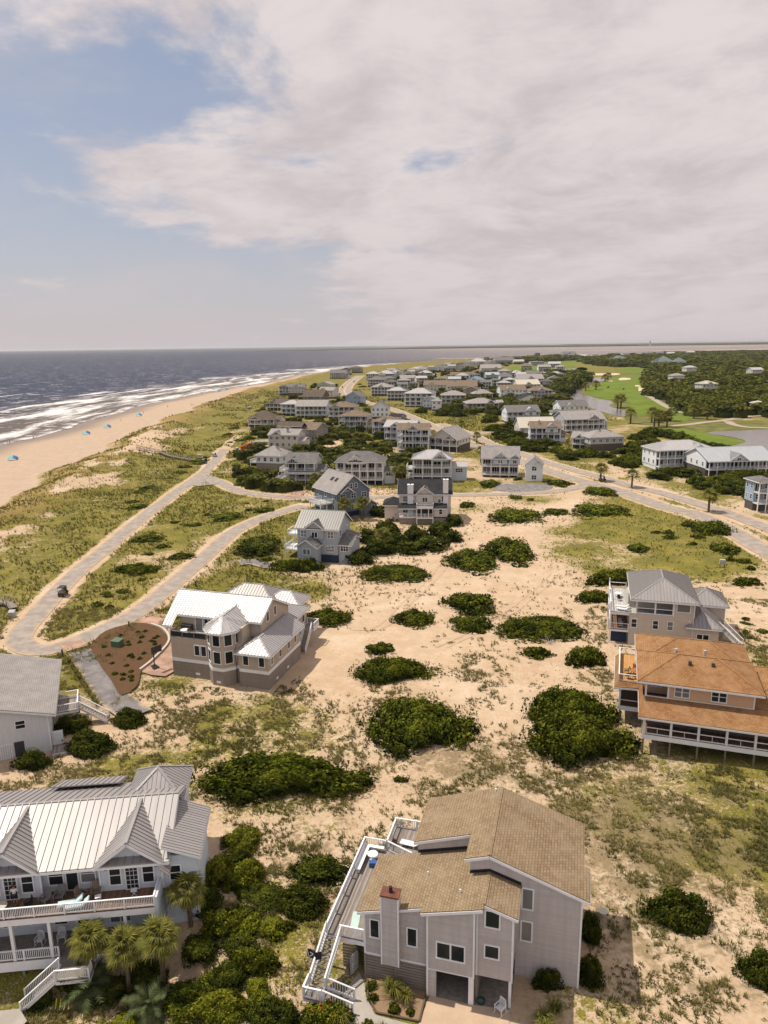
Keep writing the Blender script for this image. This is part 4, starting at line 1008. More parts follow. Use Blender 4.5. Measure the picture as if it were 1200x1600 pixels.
Fh.roof([[E0, E1, E2, E3], [E0, E3, (-.2, 6.0, 6.3), (-.65, 6.0, 5.4)], [(-3.6, 5.9, 5.35), (-.2, 5.9, 5.6), (-.2, 6.4, 5.95), (-3.1, 6.4, 5.95)], [(-3.6, 5.9, 5.35), (-3.1, 6.4, 5.95), (-3.1, 15.2, 5.95), (-3.6, 15.6, 5.35)]], osn, ridges=[(E0, E3)], fascia=[(E0, E1), (E0, (-.65, 6, 5.4)), ((-3.6, 5.9, 5.35), (-.7, 5.9, 5.5)), ((-3.6, 5.9, 5.35), (-3.6, 15.6, 5.35))])
Fh.put('roof_deck', MB().box(-3.1, -.2, 6.4, 15.2, 5.9, 6.0), 'orange_decking'); Fh.rail([(-.5, 6.45), (-3.05, 6.45), (-3.05, 15.1), (-.5, 15.1)], 6.0, .95, bal=0, post=2.6)
Fh.put('railing_panel', MB().box(-3.06, -3.04, 6.5, 15.1, 6.1, 6.85), 'trim')
Fh.wall(2.7, 12.0, 2.6, 12, 5.6, 8.4, pe); Fh.wall(0, 2.7, 5.0, 12, 5.6, 8.4, pe); Fh.put('porch_knee', MB().box(0, 2.7, 2.6, 2.75, 5.6, 6.35), pe)
Fh.cols([(.1, 2.7), (2.62, 2.66)], 5.6, 8.4, .2); Fh.put('corner_board', MB().box(11.9, 12.05, 2.55, 2.7, 5.7, 8.35), 'trim')
Fh.put('band', MB().box(0, 12, 2.54, 2.6, 6.2, 6.34), 'trim'); Fh.put('frieze', MB().box(2.7, 12, 2.54, 2.6, 8.15, 8.38), 'trim')
for a in (4.15, 8.2): Fh.win('f', a, 2.6, 6.7, 1.55, 1.25, '2d')
Fh.win('f', 1.4, 5.0, 6.6, 1.0, 1.4, '1d')
Fh.hip(-.2, 12.1, 2.6, 10.4, 8.5, 2.0, osn, .8); Fh.hip(-.6, 12.2, 8, 17, 8.3, 2.0, osn, .55); Fh.wall(0, 12, 12.01, 16.5, 2, 8.3, pe); Fh.hip(11.5, 20, 4, 15, 6.0, 2.3, osn, .6); Fh.wall(12.01, 19, 4.2, 14.5, 2, 6.0, pe)
for a, b_ in ((3.6, 8.5), (7.0, 9.0), (5.0, 5.0), (7.6, 5.2)): Fh.put('roof_vent', MB().tube((a, b_, 9.2), (a, b_, 10.35), .22, .2), 'grey_trim' if b_ > 6 else 'dark_trim')
# ------------------------------------------------------------------ village houses: one builder, every house with its own plan, colours and openings
def vhouse(px, py, wpx, label, roof='hip', rm='grey_shingle', wm='cream_siding', bm='dark_base', rot=-14, fl=2, base=1.7, dr=.8, rise=None, porch='f', nb=None, cross=None, chim=None, rec=2.6, fh=3.15, group=None, name='house', detail=None, side=None, cupola=False):
    c = G(px, py); dp = depth(c); w = wpx*dp/FPX; d = max(7.0, w*dr) if w > 5 else w*dr
    if detail is None: detail = 2 if wpx > 48 else (1 if wpx > 20 else 0)
    h = House(name, label, 0, 0, rot, z=0, group=group)
    a = math.radians(rot); h.x = c[0]-w/2*math.cos(a); h.y = c[1]-w/2*math.sin(a); h.z = float(hbase(np.array([c[0]]), np.array([c[1]]))[0]); h.root.location = (h.x, h.y, h.z)
    if detail and cross is None and not group and rnd.random() < .6: cross = [(rnd.choice([.28, .5, .72]), min(6.0, w*.34), rnd.choice([.7, 1.2]))]
    if detail == 1 and chim is None and rnd.random() < .3: chim = [(rnd.choice([.25, .7]), .4)]
    if detail and side is None and roof != 'gy' and rnd.random() < .35: side = (rnd.uniform(2.6, 4.2), rnd.choice([2.6, 3.4]))
    zt = base+fl*fh; r = rise or min(w, d)*.5*.42
    fp = rec if 'f' in porch else 0.0; lp = 2.0 if 'l' in porch else 0.0
    h.wall(.15, w-.15, fp+.15, d-.15, -.8, base, bm, 'base_wall')
    gtop = None
    if roof == 'gx': gtop = ('gx', r*(d-fp)/d*.9)
    if roof == 'gy': gtop = ('gy', r*.9)
    h.wall(lp, w, fp, d, base+.002, zt, wm, top=(('gy', r*(w-lp)/w*.92) if roof == 'gy' else ('gx', r*(d-fp)/d*.5) if roof == 'gx' else None))
    if roof == 'gx': h.put('gable_end', MB().prism([(w-.25, .1, zt), (w-.25, d-.1, zt), (w-.25, d/2, zt+r*.93)], (.2, 0, 0)), wm); h.put('gable_end', MB().prism([(.05, .1, zt), (.05, d-.1, zt), (.05, d/2, zt+r*.93)], (.2, 0, 0)), wm)
    if roof == 'gy' and fp: h.put('gable_end', MB().prism([(.1, .12, zt), (w-.1, .12, zt), (w/2, .12, zt+r*.93)], (0, .2, 0)), wm)
    sm = .6 if detail else 1.4
    if roof == 'hip': h.hip(0, w, 0, d, zt, r, rm, .55, seam=sm)
    elif roof == 'gx': h.gx(0, w, 0, d, zt, r, rm, .5, seam=sm)
    else: h.gy(0, w, 0, d, zt, r, rm, .5, seam=sm)
    nb = nb or max(2, round(w/3.2)); bw = w/nb
    if fp:
        for k in range(fl):
            z = base+k*fh
            h.deck(0, w, 0, fp-.01, z, 'pale_decking', .3)
            if detail: h.rail([(.08, .08), (w-.08, .08)], z, .95, bal=(.3 if detail == 1 else .22) , post=bw)
        h.cols([(.1+(w-.2)*k/nb, .1) for k in range(nb+1)], base, zt, .28)
        if detail: h.cols([(.1+(w-.2)*k/nb, .15) for k in range(nb+1)], -.6, base-.3, .22)
    if lp:
        for k in range(fl):
            z = base+k*fh
            h.deck(0, lp-.01, fp, d, z, 'pale_decking', .3)
            if detail: h.rail([(.08, fp), (.08, d-.1)], z, .95, bal=.3, post=3)
        h.cols([(.1, fp+(d-fp)*k/3) for k in range(1, 4)], base, zt, .22)
    for k in range(fl):
        z = base+k*fh
        for b in range(nb):
            xa = lp+(w-lp)*(b+.5)/nb; q = rnd.random()
            if fp and q < .75: h.win('f', xa, fp, z+.1, min(2.6, bw*.78), 2.2, '3' if q < .4 else '2', name='door')  # doors widened so dark panes imitate the shade inside the porch
            elif q < .8 or detail: h.win('f', xa, fp, z+.75, min(1.5, bw*.42), 1.4, '2d' if q < .75 else '1d')
        if detail or rnd.random() < .5:
            m = max(1, round(d/4.5))
            for b in range(m):
                ya = fp+(d-fp)*(b+.5)/m
                if not lp: h.win('l', ya, 0, z+.8, .9, 1.3, '1d')
                else: h.win('l', ya, lp, z+.2, 1.2, 2.0, '1')
                h.win('r', ya, w, z+.8, .9, 1.3, '1d')
    for xf, cw, ch in (cross or []):
        x = w*xf; cr = cw*.36; zz = zt
        h.wall(x-cw/2, x+cw/2, .12 if fp else -.35, d*.45, zt-ch, zt, wm, 'gable_bay', top=('gy', cr)); h.gy(x-cw/2, x+cw/2, .0 if fp else -.4, d*.5, zt, cr, rm, .4, seam=sm)
        h.win('f', x, .12 if fp else -.35, zt-ch+.35 if ch > 1.5 else zt+.05, min(1.3, cw*.4), min(1.2, max(.7, ch-.9)), '2')
    for xf, yf in (chim or []):
        h.chimney(w*xf-.55, w*xf+.55, d*yf-.4, d*yf+.4, base, zt+r*.75+.9, 'chimney_siding')
    if cupola: h.wall(w/2-1, w/2+1, d/2-1, d/2+1, zt+r*.6, zt+r+.8, wm, 'cupola'); h.hip(w/2-1, w/2+1, d/2-1, d/2+1, zt+r+.8, .8, rm, .3)
    if side:       # lower side wing to the right
        sw, sh = side; h.wall(w+.01, w+sw, fp+.6, d*.8, -.6, base+sh, wm, 'side_wing'); h.gx(w+.01, w+sw, fp+.6, d*.8, base+sh, 1.3, rm, .4, seam=sm); h.win('f', w+sw/2, fp+.6, base+.9, min(2.4, sw*.6), 1.3, '3d')
    h.w, h.d, h.zt, h.base, h.fp = w, d, zt, base, fp
    return h

# --- nearer village houses
hG = vhouse(497, 878, 66, 'pale blue-grey cottage with ribbed grey metal roofs behind the round hedge', 'gx', 'slate_metal', 'grey_blue_siding', 'navy_base', -16, 2, 1.9, .95, 3.0, porch='', cross=[(.45, 4.2, 2.7)])
hG.wall(-4.0, 0, 1.5, 7, 1.9, 2.1, 'trim', 'side_deck'); hG.rail([(-.1, 1.5), (-3.9, 1.5), (-3.9, 6.9)], 2.1, bal=.22); hG.cols([(-3.8, 1.6), (-3.8, 6.8)], -.6, 5.0, .22); hG.wall(-3.9, -.1, 3.5, 7, 5.0, 5.3, 'trim', 'balcony_deck'); hG.rail([(-.1, 3.5), (-3.9, 3.5), (-3.9, 6.9), (-.1, 6.9)], 5.3, bal=0)
hG.wall(1.2, 5.6, -3.2, .0, -.4, 4.7, 'grey_blue_siding', 'front_wing', top=('gy', 1.5)); hG.gy(1.2, 5.6, -3.2, 1.5, 4.7, 1.5, 'slate_metal', .5); hG.win('f', 3.4, -3.2, 2.6, 1.6, 1.2, '2g'); hG.put('door', MB().box(4.2, 5.4, -3.24, -3.2, 0, 1.9), 'interior'); hG.win('f', 7.6, 0, 2.6, 1.4, 1.2, '2d')
hG.wall(hG.w-.01, hG.w+2.4, 2, 8.5, -.4, 4.8, 'grey_blue_siding', 'side_wing'); hG.hip(hG.w-1, hG.w+2.4, 2, 8.5, 4.8, 1.4, 'slate_metal', .4)
hH = vhouse(553, 806, 58, 'slate-blue house with two skylights in its steep light grey roof', 'gy', 'light_grey_shingle', 'slate_blue_siding', 'navy_base', 34, 2, 1.4, 1.25, 4.4, porch='')
hH.deck(-4.2, 0, 2.5, 9, 4.2, 'pale_decking', .3); hH.rail([(-.1, 2.6), (-4.1, 2.6), (-4.1, 8.9), (-.1, 8.9)], 4.2, bal=.25); hH.cols([(-4.0, 2.7), (-4.0, 8.8), (-2, 2.7)], -.6, 4.0, .22); hH.wall(hH.w-3.6, hH.w+.6, -3, 0, -.4, 3.6, 'slate_blue_siding', 'entry_wing', top=('gy', 1.4)); hH.gy(hH.w-3.6, hH.w+.6, -3, 1, 3.6, 1.4, 'light_grey_shingle', .5); hH.win('f', hH.w-.6, -3, 1.2, .9, 1.9, '1', name='door')
for q in (-.7, .9): hH.win('f', hH.w/2+q, 0, hH.zt+.5, .75, 1.3, '1d')
sl_ = 4.4/(hH.w/2)
for q in (5.2, 7.6):
    xx = hH.w*.27; zz = hH.zt+sl_*xx+.04
    hH.put('skylight', MB().prism([(xx-.5, q-.6, zz-sl_*.5), (xx+.5, q-.6, zz+sl_*.5), (xx+.5, q+.6, zz+sl_*.5), (xx-.5, q+.6, zz-sl_*.5)], (0, 0, .09)), 'glass')
hI = vhouse(664, 816, 80, 'pale house with charcoal shingle roofs and two tall white chimneys', 'gx', 'charcoal_shingle', 'cream_siding', 'slat_base', -4, 2, 2.0, .8, 2.9, porch='', cross=[(.5, 4.8, 2.8)])
hI.chimney(hI.w*.22-.8, hI.w*.22+.8, -.4, .9, 1.8, hI.zt+2.2, 'trim', 'trim'); hI.chimney(hI.w*.9-.7, hI.w*.9+.7, -.2, 1.2, -.4, hI.zt+3.6, 'trim', 'trim')
x0, x1 = hI.w*.5-2.3, hI.w*.5+2.3
hI.deck(x0, x1, -2.6, -.36, 2.0, 'pale_decking', .4); hI.deck(x0, x1, -2.6, -.36, 4.75, 'pale_decking', .4); hI.cols([(x0+.1, -2.5), (x0+1.3, -2.5), (x1-1.3, -2.5), (x1-.1, -2.5)], 2.0, 4.45, .2); hI.cols([(x0+.1, -2.5), (x1-.1, -2.5)], -.6, 1.6, .22)
for z_ in (2.0, 4.75): hI.rail([(x0+.05, -.4), (x0+.05, -2.55), (x1-.05, -2.55), (x1-.05, -.4)], z_, .95, bal=.2)
hI.put('porch_screen', MB().box(x0+.2, x1-.2, -.5, -.37, 2.1, 4.4), 'interior')
for a, b_ in ((-.3, x0-.1), (x1+.1, hI.w-1.0)):
    hI.roof([[(a, -2.4, 4.5), (b_, -2.4, 4.5), (b_, .05, 5.5), (a, .05, 5.5)]], 'charcoal_shingle', fascia=[((a, -2.4, 4.5), (b_, -2.4, 4.5))])
hI.wall(x1+.2, hI.w-.8, -2.0, -.01, 2.0, 4.5, 'cream_siding', 'bay'); hI.win('f', x1+2.0, -2.0, 2.8, .8, 1.3, '1d'); hI.deck(0, x0-.02, -2.2, -.01, 2.0, 'pale_decking', .3); hI.rail([(.1, -2.15), (x0-.1, -2.15)], 2.0, bal=.2); hI.wall(.1, hI.w-.8, -1.9, .1, -.5, 1.68, 'slat_base', 'lattice_base')
hI.wall(-4.2, -.01, 2, 8, -.4, 4.6, 'cream_siding', 'side_wing'); hI.hip(-4.2, .4, 1.6, 8, 4.6, 1.5, 'charcoal_shingle', .5)
for q in (.27, .78): hI.win('f', hI.w*q, 0, 5.6, .7, .9, '1d')
hJ = vhouse(562, 757, 74, 'white house with double row of dark porches under grey hip roof, navy base', 'hip', 'grey_shingle', 'white_siding', 'navy_base', -6, 2, 1.8, .62, 3.2, nb=6, cross=[(.42, 6.5, .9)])
hK = vhouse(675, 753, 60, 'white-roofed blue-grey house with two porch storeys and low right wing', 'hip', 'white_metal', 'pale_blue_siding', 'navy_base', -6, 2, 2.1, .75, 2.6, nb=4, cross=[(.7, 6.0, 1.0)], side=(5.5, 3.2))
hK.deck(-2.4, -.01, 0, 8, 4.7, 'pale_decking', .4); hK.deck(-2.4, -.01, 0, 8, 2.1, 'pale_decking', .4); hK.cols([(-2.3, .1), (-2.3, 4), (-2.3, 7.9)], -.6, 4.4, .25); hK.rail([(0, .08), (-2.3, .08), (-2.3, 7.9)], 4.7, bal=.25); hK.rail([(0, .08), (-2.3, .08), (-2.3, 7.9)], 2.1, bal=.25)
hL = vhouse(781, 746, 56, 'pale grey gabled house with screened two-storey front bay beside the guest cottage', 'gx', 'light_grey_shingle', 'pale_blue_siding', 'navy_base', -10, 2, 1.1, .75, 3.6, nb=4, porch='f', cross=[(.5, 5.2, 2.6), (.9, 3.6, 2.6)])
hLo = vhouse(834, 753, 26, 'little two-storey guest cottage with steep gable beside the grey gravel yard', 'gy', 'light_grey_shingle', 'white_siding', 'white_siding', -10, 2, .2, 1.1, 2.6, porch='', nb=1, name='guest_cottage')
hM = vhouse(470, 759, 46, 'pale green house with stacked white decks and brick drive', 'gx', 'grey_shingle', 'pale_green_siding', 'slat_base', -8, 2, 2.2, 1.1, 2.6, nb=3, cross=[(.25, 4.5, .8)])
hM.deck(-3.0, -.01, 0, 9, 2.2, 'pale_decking', .4); hM.deck(-3.0, -.01, 2, 9, 4.95, 'pale_decking', .4); hM.rail([(-.1, .1), (-2.9, .1), (-2.9, 8.9)], 2.2, bal=.25); hM.rail([(-.1, 2.1), (-2.9, 2.1), (-2.9, 8.9)], 4.95, bal=.25); hM.cols([(-2.8, .2), (-2.8, 4.5), (-2.8, 8.8)], -.6, 4.6, .22); hM.stair((-3.0, 1.2, 2.2), (-6.0, -1.5, 0), 1.3, 10, bal=.3)
hM.roof([[(-.4, -1.6, 4.7), (hM.w+3.2, -1.6, 4.7), (hM.w+3.2, .9, 5.7), (-.4, .9, 5.7)]], 'grey_shingle', fascia=[((-.4, -1.6, 4.7), (hM.w+3.2, -1.6, 4.7))]); hM.wall(hM.w+.01, hM.w+3, 2, 8, -.4, 5, 'pale_green_siding', 'side_wing')
hN = vhouse(420, 735, 44, 'white house with low pyramid roof beside red bins and blue toilet', 'hip', 'light_grey_shingle', 'white_siding', 'slat_base', -18, 1, 2.9, .95, 3.4, porch='', fh=3.0)
hN.deck(-3.2, -.01, 1, 9, 2.9, 'pale_decking', .35); hN.rail([(-.1, 1.1), (-3.1, 1.1), (-3.1, 8.9)], 2.9, bal=.25); hN.cols([(-3, 1.2), (-3, 8.8)], -.6, 2.6, .2)
hO = vhouse(443, 702, 48, 'rambling light grey house with white chimney and flat carport beside red bins', 'gx', 'light_grey_shingle', 'cream_siding', 'cream_siding', -12, 2, .8, .8, 2.2, porch='', chim=[(.62, .2)])
hO.wall(-9, 0, 1, 7, 2.9, 3.3, 'light_grey_shingle', 'carport_roof'); hO.cols([(-8.7, 1.3), (-8.7, 6.7), (-5, 1.3)], -.6, 2.9, .5)
hO2 = vhouse(468, 690, 58, 'brown-walled long house with dark stepped roofs behind the white chimney', 'gx', 'tan_shingle', 'taupe_siding', 'taupe_siding', -24, 2, .5, .7, 2.8, porch='')
hO2.wall(-1.5, 6, -2, 3, 3, 8.5, 'cream_siding', 'tower'); hO2.gx(-1.5, 12, -2, 3, 8.5, 1.8, 'dark_brown_shingle', .5); hO2.win('f', 1, -2, 6.2, 1.5, 1.3, '2d')
V = [
 (691, 706, 46, 'house with one huge grey gable roof and a roof-level balcony', dict(roof='gy', rm='light_grey_shingle', wm='cream_siding', rot=-28, fl=1, base=2.4, rise=4.6, dr=1.2)),
 (645, 707, 46, 'white house with brown roof, stacked balconies and a front stair', dict(roof='gx', rm='tan_shingle', wm='white_siding', rot=-10, fl=3, base=.8, dr=.7, porch='fl')),
 (624, 694, 46, 'white house with twin white metal gables beside the brown-roofed one', dict(roof='gx', rm='white_metal', wm='pale_blue_siding', rot=-18, fl=2, base=2.0, cross=[(.35, 5, .8), (.75, 5, .8)])),
 (601, 684, 38, 'cream house with brown hip roof and corner balconies above the dune grass', dict(roof='hip', rm='tan_shingle', wm='cream_siding', rot=-18, fl=2, base=2.0)),
 (594, 656, 26, 'gambrel-like grey house with arched twin windows and a dark window band', dict(roof='gy', rm='grey_shingle', wm='white_siding', rot=-6, fl=2, base=1.6, rise=4.0, porch='')),
 (617, 672, 20, 'low house with dark charcoal gable behind the brown hip roof', dict(roof='gx', rm='charcoal_shingle', wm='taupe_siding', rot=-30, fl=2, base=1)),
 (408, 671, 40, 'brown hip-roofed beach house with curved white deck nearest the dune', dict(roof='hip', rm='dark_brown_shingle', wm='cream_siding', rot=-12, fl=1, base=2.6, rise=4.6, nb=4)),
 (434, 642, 38, 'low brown-roofed house with yellow chimney beside white-roofed one', dict(roof='hip', rm='dark_brown_shingle', wm='taupe_siding', rot=-16, fl=1, base=2.2, rise=3.2, chim=[(.3, .4)])),
 (454, 650, 30, 'pale blue house with shining white pyramid roofs facing the sea', dict(roof='hip', rm='white_metal', wm='pale_blue_siding', rot=-12, fl=2, base=1.6)),
 (486, 653, 46, 'long pale blue porch house with light grey roof', dict(roof='gx', rm='light_grey_shingle', wm='pale_blue_siding', rot=-8, fl=2, base=1.4, nb=7)),
 (488, 629, 32, 'dark brown steep-roofed house behind the long pale blue one', dict(roof='gx', rm='dark_brown_shingle', wm='brown_siding', rot=-20, fl=1, base=2.2, rise=5, porch='')),
 (463, 618, 24, 'grey weathered gabled house on the dune edge, right of a twin', dict(roof='gx', rm='grey_shingle', wm='pale_grey_siding', rot=-4, fl=2, base=2, porch='', cross=[(.5, 6, 2.5)])),
 (444, 618, 16, 'grey weathered house on the dune edge, left of a twin', dict(roof='gy', rm='grey_shingle', wm='pale_grey_siding', rot=-8, fl=2, base=2)),
 (509, 623, 24, 'cream house with grey gables behind the dark brown steep roof', dict(roof='gx', rm='light_grey_shingle', wm='cream_siding', rot=-24, fl=2, base=1.2, porch='')),
 (506, 609, 22, 'small teal-grey house with pale gable on the green dune', dict(roof='gy', rm='light_grey_shingle', wm='pale_green_siding', rot=-20, fl=1, base=2.6, porch='')),
 (527, 592, 24, 'grey double house before the far road bend', dict(roof='gx', rm='grey_shingle', wm='pale_grey_siding', rot=-12, fl=2, base=2)),
 (540, 586, 14, 'dark grey house tucked behind the double house near the road bend', dict(roof='hip', rm='charcoal_shingle', wm='pale_grey_siding', rot=-12, fl=2, base=2)),
 (555, 583, 17, 'brown house at the far road bend, nearest the surf', dict(roof='hip', rm='dark_brown_shingle', wm='taupe_siding', rot=-12, fl=2, base=2)),
 (533, 657, 40, 'cream house with tall double porches and low brown hip roof', dict(roof='hip', rm='tan_shingle', wm='cream_siding', rot=-10, fl=2, base=2.2, nb=5, chim=[(.5, .4)])),
 (551, 673, 42, 'brown-roofed cream house with wraparound porches in front of its tall neighbour', dict(roof='hip', rm='tan_shingle', wm='cream_siding', rot=-14, fl=2, base=1.8, porch='fl')),
 (552, 633, 24, 'bright blue gabled house beside the road curve', dict(roof='gy', rm='grey_shingle', wm='sky_blue_siding', rot=-22, fl=2, base=.8, rise=3.6, porch='')),
 (653, 636, 42, 'large white house with white metal roof and stacked porches by the road', dict(roof='hip', rm='white_metal', wm='white_siding', rot=-14, fl=3, base=.8, nb=5)),
 (672, 640, 22, 'pale blue gabled wing house beside the large white porch house', dict(roof='gy', rm='light_grey_shingle', wm='pale_blue_siding', rot=-14, fl=2, base=1.2, porch='')),
 (619, 626, 28, 'white-roofed grey house second along the inland side of the road', dict(roof='hip', rm='white_metal', wm='pale_grey_siding', rot=-14, fl=2, base=2)),
 (595, 619, 30, 'grey house with mauve roof and white porches third along the road', dict(roof='hip', rm='light_grey_shingle', wm='white_siding', rot=-14, fl=2, base=2)),
 (587, 605, 26, 'grey-roofed house behind the mauve-roofed porch house', dict(roof='hip', rm='grey_shingle', wm='pale_grey_siding', rot=-14, fl=2, base=2)),
 (582, 594, 20, 'white-roofed house where the far road leaves the trees', dict(roof='hip', rm='white_metal', wm='white_siding', rot=-10, fl=2, base=2)),
 (602, 594, 28, 'wide white-roofed house in the row of white roofs inland', dict(roof='hip', rm='white_metal', wm='pale_grey_siding', rot=-10, fl=2, base=2)),
 (680, 612, 34, 'beige house with sharp front gable among dark trees', dict(roof='gx', rm='tan_shingle', wm='cream_siding', rot=-8, fl=2, base=.5, porch='', cross=[(.35, 7, 2.6)])),
 (708, 633, 36, 'white house with pale hip roof and long low front porch', dict(roof='hip', rm='light_grey_shingle', wm='white_siding', rot=-6, fl=2, base=1.2, nb=5)),
 (682, 642, 14, 'tiny white two-storey square house with pyramid roof by the road', dict(roof='hip', rm='light_grey_shingle', wm='white_siding', rot=-6, fl=2, base=.6, dr=1, porch='', name='guest_cottage')),
 (722, 615, 44, 'long cream house with brown roof behind the white porch house', dict(roof='gx', rm='tan_shingle', wm='cream_siding', rot=-4, fl=2, base=.8, porch='')),
 (735, 620, 22, 'brown gabled wing house below the long cream house', dict(roof='gy', rm='tan_shingle', wm='taupe_siding', rot=-10, fl=2, base=.4, porch='')),
 (710, 602, 18, 'small sky-blue house with pale roof among dark trees', dict(roof='gx', rm='pale_blue_metal', wm='sky_blue_siding', rot=-8, fl=2, base=1, porch='')),
 (695, 597, 18, 'small brown-roofed house behind the sky-blue one', dict(roof='hip', rm='tan_shingle', wm='cream_siding', rot=-8, fl=1, base=2, porch='')),
 (637, 597, 22, 'low grey-roofed house alone in the dark trees', dict(roof='gx', rm='light_grey_shingle', wm='pale_grey_siding', rot=-2, fl=1, base=2, porch='')),
 (665, 591, 20, 'white house with flat white porch front in the far rows', dict(roof='hip', rm='white_metal', wm='white_siding', rot=-2, fl=2, base=1)),
 (650, 583, 20, 'broad white pyramid roof standing out in the far rows', dict(roof='hip', rm='white_metal', wm='pale_grey_siding', rot=-2, fl=1, base=3)),
 (700, 583, 13, 'narrow pale green house with white roof in the far rows', dict(roof='gy', rm='white_metal', wm='pale_green_siding', rot=-2, fl=2, base=1)),
 (714, 591, 18, 'brown-roofed cream house left of the orange roof', dict(roof='gx', rm='tan_shingle', wm='cream_siding', rot=-2, fl=1, base=2, porch='')),
 (732, 590, 14, 'brown-roofed house touching the orange-roofed one', dict(roof='gx', rm='tan_shingle', wm='taupe_siding', rot=-2, fl=1, base=2, porch='')),
 (744, 586, 13, 'small bright orange-roofed house in the far village', dict(roof='hip', rm='orange_shingle', wm='cream_siding', rot=-2, fl=1, base=1.4, porch='')),
 (755, 643, 46, 'wide brown-walled house with pale grey hip roof and open porch', dict(roof='hip', rm='light_grey_shingle', wm='brown_siding', rot=4, fl=1, base=2.4, rise=3.2, cross=[(.75, 6, 2.4)])),
 (755, 626, 28, 'grey hip-roofed house directly behind the wide brown-walled one', dict(roof='hip', rm='light_grey_shingle', wm='pale_grey_siding', rot=4, fl=1, base=2.4, rise=3.4, chim=[(.2, .4)])),
 (746, 600, 24, 'house with blue metal pyramid roof in the trees', dict(roof='hip', rm='blue_metal', wm='pale_blue_siding', rot=4, fl=1, base=1.6, rise=4, porch='')),
 (770, 594, 20, 'light blue house left of the white-gabled one in the trees', dict(roof='gx', rm='pale_blue_metal', wm='sky_blue_siding', rot=4, fl=2, base=.6, porch='')),
 (788, 593, 20, 'small house with dark roof and white front gable in the trees', dict(roof='gy', rm='charcoal_shingle', wm='white_siding', rot=4, fl=2, base=.6, porch='')),
 (802, 622, 38, 'pale house with brown roof and white dormer under a huge cream roof', dict(roof='gx', rm='tan_shingle', wm='white_siding', rot=2, fl=2, base=.8, porch='', cross=[(.3, 6, 2.4)])),
 (826, 612, 34, 'long house with huge cream metal roof', dict(roof='gx', rm='cream_metal', wm='cream_siding', rot=6, fl=2, base=.8, rise=4.4, porch='')),
 (846, 623, 32, 'brown-roofed house right of the huge cream roof', dict(roof='hip', rm='tan_shingle', wm='white_siding', rot=4, fl=2, base=.6)),
 (828, 633, 30, 'house with small charcoal front roofs and white gables', dict(roof='gy', rm='charcoal_shingle', wm='white_siding', rot=4, fl=1, base=1.2, rise=3.4, porch='')),
 (830, 603, 38, 'big grey many-gabled house above the dark trees', dict(roof='gx', rm='light_grey_shingle', wm='pale_grey_siding', rot=4, fl=2, base=1.4, cross=[(.5, 8, 2.6)])),
 (808, 588, 19, 'low house with gleaming white hip roof in the trees', dict(roof='hip', rm='white_metal', wm='white_siding', rot=4, fl=1, base=1.6)),
 (853, 591, 18, 'white house with gable end to the left of its roofed twin', dict(roof='gy', rm='white_metal', wm='white_siding', rot=10, fl=1, base=2, porch='')),
 (871, 590, 18, 'white house with wide pale roof right of its gabled twin', dict(roof='hip', rm='white_metal', wm='white_siding', rot=10, fl=1, base=2)),
 (818, 662, 48, 'grey-roofed white house with porch and pink-flowering bush', dict(roof='gx', rm='grey_shingle', wm='white_siding', rot=4, fl=2, base=.7, cross=[(.72, 7, 2.4)])),
 (840, 682, 52, 'house with two cream metal roof slopes behind the brown-roofed one', dict(roof='gx', rm='cream_metal', wm='cream_siding', rot=2, fl=1, base=1.4, rise=4.6, porch='')),
 (852, 692, 44, 'white house with brown roofs, white chimney and a reddish bush', dict(roof='gx', rm='tan_shingle', wm='white_siding', rot=-6, fl=2, base=.8, chim=[(.3, .3)], cross=[(.7, 6, 2.5)])),
 (897, 651, 42, 'white house with grey twin-gabled roof by the lagoon', dict(roof='gx', rm='grey_shingle', wm='white_siding', rot=6, fl=2, base=.5, porch='', cross=[(.4, 6, 2.4)])),
 (872, 652, 16, 'garage with small grey roof left of the twin-gabled lagoon house', dict(roof='hip', rm='grey_shingle', wm='white_siding', rot=6, fl=1, base=.3, porch='', name='garage')),
 (914, 676, 60, 'pale grey two-storey house with broad light metal roof', dict(roof='gx', rm='light_grey_shingle', wm='pale_grey_siding', rot=8, fl=2, base=.8, side=(3, 4.6))),
 (948, 704, 52, 'weathered grey house with hip roof and roof-top chimney box', dict(roof='hip', rm='light_grey_shingle', wm='pale_grey_siding', rot=10, fl=1, base=2.6, chim=[(.4, .4)], porch='')),
 (912, 702, 34, 'low weathered wing with long sloping grey roof and balcony', dict(roof='gx', rm='light_grey_shingle', wm='pale_grey_siding', rot=-20, fl=1, base=1.8, dr=1.0)),
 (1072, 733, 86, 'white house with two hip roofs and arched double porches among dark trees', dict(roof='hip', rm='white_metal', wm='white_siding', bm='white_siding', rot=8, fl=2, base=.8, nb=7, dr=.6)),
 (1158, 745, 100, 'long white house with pale blue metal roof at the right edge', dict(roof='gx', rm='pale_blue_metal', wm='white_siding', rot=4, fl=1, base=2.4, rise=3.6, porch='f', cross=[(.45, 7, .6)])),
 (1196, 800, 26, 'pale blue porch tower cut off by the right edge', dict(roof='hip', rm='grey_shingle', wm='sky_blue_siding', rot=4, fl=2, base=2)),
 (1040, 573, 26, 'clubhouse with green cone roofs rising from the forest', dict(roof='hip', rm='green_metal', wm='cream_siding', rot=0, fl=1, base=6, rise=11, porch='', dr=1)),
 (1063, 573, 16, 'smaller green cone roof right of the clubhouse', dict(roof='hip', rm='green_metal', wm='cream_siding', rot=0, fl=1, base=6, rise=8, porch='', dr=1)),
 (1080, 589, 16, 'white-roofed house deep in the forest above a sharper one', dict(roof='hip', rm='white_metal', wm='cream_siding', rot=10, fl=2, base=6, porch='')),
 (1060, 604, 18, 'pale pyramid-roofed house at the forest edge by the fairway', dict(roof='hip', rm='light_grey_shingle', wm='cream_siding', rot=10, fl=2, base=5, porch='')),
